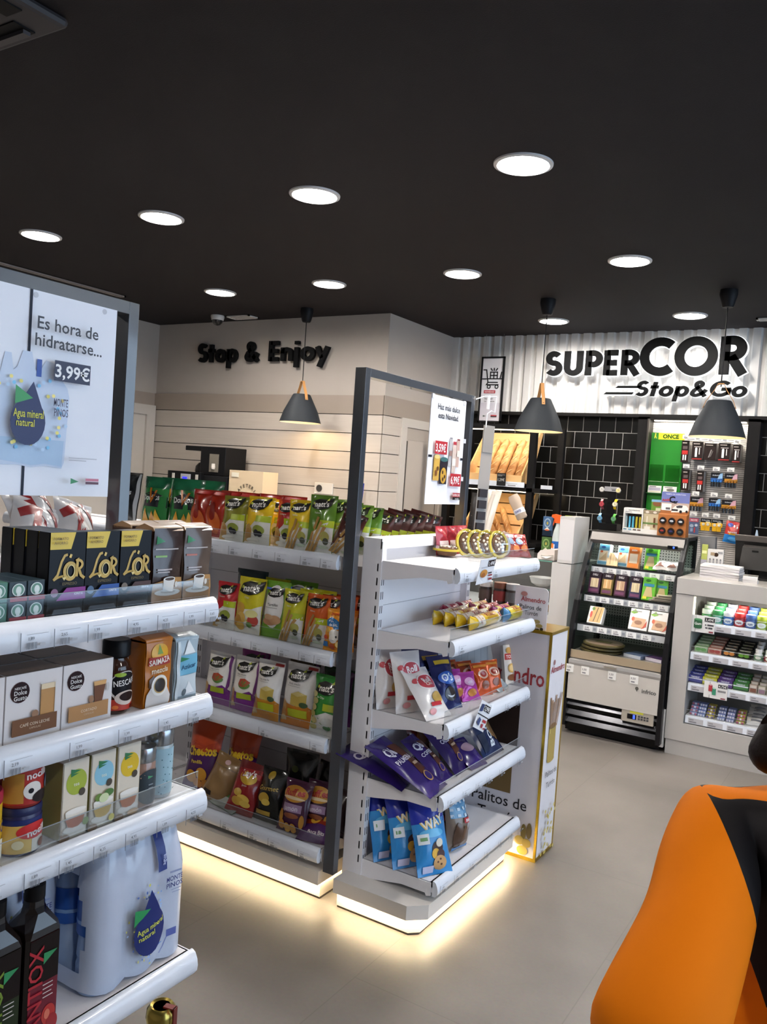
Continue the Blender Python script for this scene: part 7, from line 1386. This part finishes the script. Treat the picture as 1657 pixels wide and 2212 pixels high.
for i, (x, c, c2, nm) in enumerate(((-.97, '8a94c0', 'b05a6a', 'blue and pink'), (-.925, '7a8ac0', 'd0d4e4', 'blue and white'), (-.876, 'b9a84a', '6a5a9a', 'yellow and violet'), (-.815, '7a86b8', 'd4d4e0', 'pale blue'), (-.765, '7f88b5', 'c8c0d4', 'lilac'), (-.71, 'b0a04a', 'a84a7a', 'yellow and magenta'))):
    for s in range(4):
        row('sweet_packet', 'sweets', 'sweet packets on the bottom counter shelf', x, .249 + .016 * s, .042, .015, .055, 1, 0, 0, [c], [('r', .05, .1, .3, .9, c2), ('r', .4, .1, .6, .9, 'e0dce4'), ('r', .72, .1, .95, .9, c2)], [f'{nm} sweet packet on the bottom counter shelf, {["lowest", "second", "third", "top"][s]} of its pile'], .055 + .045 * (s / 2.2))
for k in range(5): bag('sweet_bag', .11, .06, .012, ['c4c0bc', 'b0aca8'][k % 2], [('r', .2, .4, .8, .6, '6a6a6e')], 'white and grey sweet bag on the bottom counter shelf, ' + ['front', 'second', 'third', 'fourth', 'hindmost'][k] + ' one', 'sweet bag', (-.625, CY + .085 + .03 * k, .25 + .012 * k), (-.9, 0, .1), 'sweet bags on the bottom counter shelf', k, nu=8, nv=8)
bag('sweet_bag', .09, .06, .02, '8aa02a', [], 'lime green sweet bag at the right end of bottom counter shelf', 'sweet bag', (-.53, CY + .08, .25), (-.7, 0, .1), None, 8, nu=8, nv=8)
def pcard(lb, x, z, w, h, A):
    t = thing('price_card', lb, 'price card', (x, CY + .020, z), 0); b = B(); b.box(-w / 2, w / 2, -.003, -.001, 0, h, M('d8d6d4', .5)); b.art(front(w, h, -.003), A, w, h); b.build('card', t)
    b = B(); b.box(-.01, .01, -.001, .006, h * .2, h * .4, CLEAR); b.build('clip', t); return t
pcard('white offer card reading 3,49€ with a green gum tub picture', -.952, .752, .135, .10, [('r', .2, 0, .212, .28, '2a2a2e'), ('r', .2, .75, .212, 1, '2a2a2e'), ('r', .57, .68, .99, .92, '2c2a2e'), ('t', '3,49€', .78, .80, .15, 'dcdad8', .01, 0, .36), ('r', .14, .28, .48, .76, '2a5a3a'), ('e', .31, .76, .17, .06, '4a8a5a'), ('e', .31, .28, .17, .06, '2a5a3a'), ('t', 'Gum', .31, .52, .16, 'd5dcd4', .02, .05, .28), ('r', .6, .45, .66, .52, '44444a'), ('r', .7, .44, .96, .54, '44444a'), ('r', .62, .28, .72, .36, '44444a'), ('r', .75, .27, .92, .37, '44444a'), ('r', .78, .05, .96, .14, '8a3a44')])
pcard('white offer card reading 4,75€ on the third counter shelf', -.850, .378, .13, .095, [('r', .24, 0, .255, .2, '2a2a2e'), ('r', .24, .88, .255, 1, '2a2a2e'), ('r', .6, .70, .99, .92, '2c2a2e'), ('t', '4,75€', .79, .81, .15, 'dcdad8', .01, 0, .34), ('r', .2, .42, .36, .80, 'a8323c'), ('e', .28, .82, .07, .05, 'c9a0a4'), ('r', .36, .22, .52, .62, '3a8a6a'), ('e', .44, .64, .07, .05, 'b0d0c0')] + [('r', .60 + .05 * k, .45, .635 + .05 * k, .57, '66646a') for k in range(7)] + [('r', .74, .05, .94, .12, '8a3a44')])
# on the counter
t = thing('pos_monitor', 'dark grey till monitor turned away on the counter', 'monitor', (-.70, 5.62, 1.062), -.02)
b = B(); T_ = Matrix.Translation((0, 0, .055)) @ Matrix.Rotation(.28, 4, 'X'); b.box(-.17, .20, -.006, .012, 0, .20, M('1a1918', .4), T_); b.prism([(-.14, .02), (-.12, .165), (.17, .165), (.17, .02)], -.05, -.006, M('3a3836', .45), axis='y', T=T_); b.box(-.172, .202, -.012, .004, .19, .225, M('4a4440', .5), T_); b.art(lambda u, v, d: T_ @ Vector((-.14 + .31 * u, -.05 - d, .02 + .145 * v)), [('r', .24, .80, .36, .88, '121212')], .31, .145); b.build('screen_housing', t)
b = B(); b.box(-.10, .12, -.06, .10, 0, .012, M('242322', .45)); b.box(-.03, .05, .0, .03, .012, .12, M('242322', .45)); b.build('stand', t)
t = thing('grey_screen_back', 'grey backed card terminal shell between the fridge and counter', 'card terminal', (-1.045, 5.62, 1.062))
b = B(); b.prism([(-.06, 0), (.05, 0), (.055, .12), (.05, .24), (-.045, .235), (-.03, .12)], -.02, .03, M('6a6a6c', .5), axis='y'); b.build('shell', t, bevel=.004)
b = B(); b.prism([(-.055, 0), (.045, 0), (.05, .10), (-.03, .11)], -.045, -.02, M('8a8784', .4, alpha=.8), axis='y'); b.build('pocket', t)
for k in range(5):
    b = B(); b.add([(-.115, -.02, 0), (.11, -.03, 0), (.115, .12, 0), (-.11, .13, 0), (-.115, -.02, .013), (.0, -.028, .016), (.11, -.03, .013), (.115, .12, .014), (-.11, .13, .016)], [(3, 2, 1, 0), (4, 5, 6, 7, 8), (0, 1, 6, 5, 4), (1, 2, 7, 6), (2, 3, 8, 7), (3, 0, 4, 8)], M(['c9c4c4', 'bdb8ba', 'd0cccb', 'c2bdbf', 'd8d4d2'][k], .6)); tag(b.build('paper_stack', None, (-.915, 5.40, 1.062 + .016 * k), .04 * math.sin(k * 2.1)), 'bundle of white leaflets stacked on the counter, ' + ['lowest', 'second', 'third', 'fourth', 'topmost'][k] + ' one', 'leaflets', 'leaflets on the counter')
for k in range(2): tag(B().box(-.04, .04, 0, .06, 0, .018, M(['c4c0be', 'd0ccca'][k], .6)).build('card_stack', None, (-.735, 5.32, 1.062 + .0185 * k), .1 * k), 'small stack of white cards beside the leaflets, ' + ['lower', 'upper'][k] + ' one', 'cards', 'small card stacks')
carton('accessory_card', .095, .165, .02, 'cfccca', [('e', .55, .80, .14, .08, '3a2a22'), ('r', .2, .76, .45, .88, 'a08a70'), ('r', .65, .84, .95, .92, '8a8a8c')] + [('r', .14 + .22 * k, .30, .24 + .22 * k, .62, '9a989a') for k in range(4)] + [('e', .19 + .22 * k, .62, .05, .03, '6a686a') for k in range(4)], 'white carded accessory pack standing behind the leaflets', 'hanging pack', (-.98, 5.56, 1.062), 0)
carton('lime_packet', .035, .19, .02, 'a8ae5a', [('r', 0, 0, 1, .5, 'a9a4b0'), ('r', .1, .7, .9, .8, 'd5d8a0')], 'lime and grey packet left of the carded accessory pack', 'packet', (-1.045, 5.555, 1.062), 0)
b = B(); b.prism([(0, 0), (.04, 0), (.022, .09), (.014, .095)], 0, .01, M('b0c2d4', .4), axis='y'); tag(b.build('paper_scrap', None, (-.905, 6.545, 1.245)), 'pale blue paper scrap standing against the black tiles', 'paper')

# ---------------------------------------------------------------- gold topped bottle and its low stand
t = thing('promotion_plinth', 'low plain plinth in front of the water shelf', 'plinth', (-.707, .714, 0)); b = B(); b.box(-.14, .14, -.14, .14, 0, .60, M('b9b4ae', .5)); b.build('plinth_box', t)
t = thing('gold_topped_bottle', 'gold foil topped bottle with dark red seal at the bottom edge', 'bottle', (-.707, .714, .60))
b = B(); b.lathe([(.036, 0), (.041, .006), (.041, .15), (.030, .20), (.017, .235), (.015, .26)], M('1d2a1a', .12, coat=.5), 28); b.build('glass', t)
b = B(); b.lathe([(.0165, .215), (.0158, .27), (.0172, .276), (.0185, .285), (.0175, .294), (.0135, .299), (.0095, .297), (.0085, .293)], M('b8a050', .22, .9), 28); fo = b.build('gold_foil', t)
b = B(); b.lathe([(.0105, .2975), (.0001, .2975)], M('8a3020', .35), 20, smooth=False); b.lathe([(.006, .2982), (.0001, .2982)], M('c8923a', .35), 12, smooth=False); b.box(.004, .0185, -.004, .004, .2975, .2995, M('6a1c18', .4), T=Matrix.Rotation(.25, 4, 'Z')); b.box(.0172, .0192, -.004, .004, .27, .2995, M('6a1c18', .4), T=Matrix.Rotation(.25, 4, 'Z')); b.build('seal', fo)

# ---------------------------------------------------------------- the shopper at the lower right
def skin(name, pts, edges, mats, pick, root=0, sub=2, parent=None, cuts=()):
    me = bpy.data.meshes.new(name); me.from_pydata([p[0] for p in pts], edges, []); ob = bpy.data.objects.new(name, me); COL.objects.link(ob)
    md = ob.modifiers.new('skin', 'SKIN'); md.use_smooth_shade = True; md.branch_smoothing = .6
    for i, p in enumerate(pts):
        r = p[1] if isinstance(p[1], tuple) else (p[1], p[1]); me.skin_vertices[0].data[i].radius = r; me.skin_vertices[0].data[i].use_root = (i == root)
    s = ob.modifiers.new('smooth', 'SUBSURF'); s.levels = sub; s.render_levels = sub
    bpy.context.view_layer.update(); dg = bpy.context.evaluated_depsgraph_get()
    m2 = bpy.data.meshes.new_from_object(ob.evaluated_get(dg)); bpy.data.objects.remove(ob); m2.name = name
    if cuts:
        bm = bmesh.new(); bm.from_mesh(m2)
        for co, no in cuts: bmesh.ops.bisect_plane(bm, geom=bm.verts[:] + bm.edges[:] + bm.faces[:], plane_co=co, plane_no=no)
        bm.to_mesh(m2); bm.free()
    m2.materials.clear()
    for m in mats: m2.materials.append(m)
    for p in m2.polygons: p.material_index = pick(p.center); p.use_smooth = True
    o = bpy.data.objects.new(name, m2); COL.objects.link(o)
    if parent: o.parent = parent
    return o
# axes of the figure: it faces away from the shelves' near end; r = its right, f = its facing
PF = Vector((-.45, .893, 0)); PR = Vector((.893, .45, 0)); UP = Vector((0, 0, 1))
PO = Vector((.012, .974, 0))           # between the feet
def Q(r, f, z): return tuple(PO + PR * r + PF * f + UP * z)
SKIN_ = M('c99a7c', .5); JAC = M('d97408', .75, bump=.25, bscale=14); BKJ = M('161315', .65); JAC.node_tree.nodes['Principled BSDF'].inputs['Specular IOR Level'].default_value = .1; TRO = M('1c1c22', .7); HAIR = M('1e1512', .5, bump=.6, bscale=60); SHOE = M('2a2a2c', .5)
P = [(Q(0, 0, .82), (.135, .10)), (Q(0, -.01, .95), (.125, .09)), (Q(0, -.005, 1.10), (.14, .095)), (Q(0, 0, 1.21), (.09, .07)), (Q(0, .015, 1.30), .045), (Q(0, .03, 1.36), .045), (Q(0, .045, 1.43), (.072, .085)), (Q(0, .05, 1.50), (.066, .08)),
     (Q(-.09, 0, .76), .085), (Q(-.10, .02, .43), .055), (Q(-.10, -.01, .10), .038), (Q(-.11, .12, .035), .035),
     (Q(.09, 0, .76), .085), (Q(.10, .02, .43), .055), (Q(.10, -.01, .10), .038), (Q(.11, .12, .035), .035),
     (Q(-.15, 0, 1.215), .036), (Q(-.25, -.16, 1.095), .032), (Q(-.20, .05, .99), .028), (Q(-.17, .10, .97), (.03, .018)),
     (Q(.15, 0, 1.20), .036), (Q(.235, -.03, .965), .034), (Q(.23, .11, .80), .028), (Q(.225, .15, .76), (.03, .018))]
E_ = [(0, 1), (1, 2), (2, 3), (3, 4), (4, 5), (5, 6), (6, 7), (0, 8), (8, 9), (9, 10), (10, 11), (0, 12), (12, 13), (13, 14), (14, 15), (3, 16), (16, 17), (17, 18), (18, 19), (3, 20), (20, 21), (21, 22), (22, 23)]
for s, k in ((-1, 19), (1, 23)):
    base = Vector(P[k][0])
    for q, (dr, ln) in enumerate(((-.02, .062), (-.006, .070), (.008, .066), (.021, .052))):
        i = len(P); p1 = base + PR * dr + PF * .022 - UP * .016; p2 = p1 + PF * ln * .5 - UP * ln * .22; p3 = p2 + PF * ln * .22 - UP * ln * .42
        P += [(tuple(p1), .0085), (tuple(p2), .0078), (tuple(p3), .0065)]; E_ += [(k, i), (i, i + 1), (i + 1, i + 2)]
    i = len(P); p1 = base - PR * s * .028 + UP * .004; p2 = p1 - PR * s * .016 + PF * .026 - UP * .012; P += [(tuple(p1), .010), (tuple(p2), .0085)]; E_ += [(k, i), (i, i + 1)]
person = skin('person', P, E_, [SKIN_], lambda c: 0)
tag(person, 'person in an orange and black jacket walking past at the lower right', 'person')
# face
def hp(r, f, z): return Q(r, .045 + f, z)
b = B()
b.lathe([(.0001, .012), (.007, .008), (.010, 0)], SKIN_, 12, T=Matrix.Translation(hp(0, .078, 1.445)) @ PF.to_track_quat('Z', 'Y').to_matrix().to_4x4() @ Matrix.Diagonal((1, 1.6, 1.6, 1)))
for s in (-1, 1):
    b.lathe([(.0001, .006), (.009, .004), (.011, 0)], M('e6e0da', .3), 14, T=Matrix.Translation(hp(s * .03, .068, 1.475)) @ PF.to_track_quat('Z', 'Y').to_matrix().to_4x4() @ Matrix.Diagonal((1, .6, 1, 1)))
    b.lathe([(.0001, .0075), (.004, .006)], M('241a14', .3), 12, T=Matrix.Translation(hp(s * .03, .068, 1.475)) @ PF.to_track_quat('Z', 'Y').to_matrix().to_4x4())
    b.lathe([(.0001, -.012), (.014, -.006), (.017, 0), (.012, .006), (.0001, .008)], SKIN_, 14, T=Matrix.Translation(hp(s * .074, -.005, 1.46)) @ (PR * s).to_track_quat('Z', 'Y').to_matrix().to_4x4() @ Matrix.Diagonal((.8, 1.4, .6, 1)))
b.lathe([(.0001, .005), (.010, .003), (.013, 0)], M('9a4a44', .5), 14, T=Matrix.Translation(hp(0, .072, 1.408)) @ PF.to_track_quat('Z', 'Y').to_matrix().to_4x4() @ Matrix.Diagonal((1.7, .5, 1, 1)))
fc = b.build('face', person)
# jacket: orange sleeves and lower body, black upper back and collar
J = [(Q(0, 0, .78), (.175, .13)), (Q(0, -.01, .93), (.165, .125)), (Q(0, -.005, 1.09), (.175, .13)), (Q(0, 0, 1.225), (.135, .10)), (Q(0, .012, 1.29), .062),
     (Q(-.165, 0, 1.228), .056), (Q(-.200, -.085, 1.165), .050), (Q(-.256, -.168, 1.10), .058), (Q(-.235, -.06, 1.03), .052), (Q(-.205, .03, .99), .044),
     (Q(.175, -.005, 1.205), .068), (Q(.215, -.02, 1.08), .07), (Q(.245, -.035, .965), .066), (Q(.245, .04, .885), .058), (Q(.235, .09, .82), .046)]
JE = [(0, 1), (1, 2), (2, 3), (3, 4), (3, 5), (5, 6), (6, 7), (7, 8), (8, 9), (3, 10), (10, 11), (11, 12), (12, 13), (13, 14)]
def jpick(c):
    d = Vector(c) - PO; r, f, z = d.dot(PR), d.dot(PF), d.z
    return 1 if z > 1.07 and r > -.186 + max(0, 1.266 - z) * .32 and f < .02 and z < 1.258 else 0
skin('jacket', J, JE, [JAC, BKJ], jpick, sub=3, parent=person, cuts=((PO + PR * -.186 + UP * 1.266, PR + UP * .32), (PO + UP * 1.258, UP), (PO + UP * 1.07, UP), (PO + PF * .02, PF)))
T1 = [(Q(0, 0, .80), (.15, .11)), (Q(-.092, 0, .74), .10), (Q(-.10, .02, .43), .072), (Q(-.10, -.01, .09), .062), (Q(.092, 0, .74), .10), (Q(.10, .02, .43), .072), (Q(.10, -.01, .09), .062)]
skin('trousers', T1, [(0, 1), (1, 2), (2, 3), (0, 4), (4, 5), (5, 6)], [TRO], lambda c: 0, parent=person)
for s in (-1, 1): skin('shoe', [(Q(s * .10, -.04, .045), .042), (Q(s * .105, .04, .042), .042), (Q(s * .11, .14, .035), .033)], [(0, 1), (1, 2)], [SHOE], lambda c: 0, parent=person)
# long dark hair falling over the shoulders and back
H = [(Q(0, .035, 1.515), (.078, .075)), (Q(0, -.005, 1.465), (.084, .075)), (Q(-.015, -.04, 1.38), (.085, .05)), (Q(-.02, -.075, 1.28), (.09, .038)), (Q(-.02, -.11, 1.18), (.075, .028)), (Q(-.02, -.125, 1.11), (.04, .018)), (Q(-.075, .0, 1.335), (.05, .04)), (Q(-.14, -.012, 1.287), .018)]
skin('hair', H, [(0, 1), (1, 2), (2, 3), (3, 4), (4, 5), (2, 6), (6, 7)], [HAIR], lambda c: 0, parent=person)
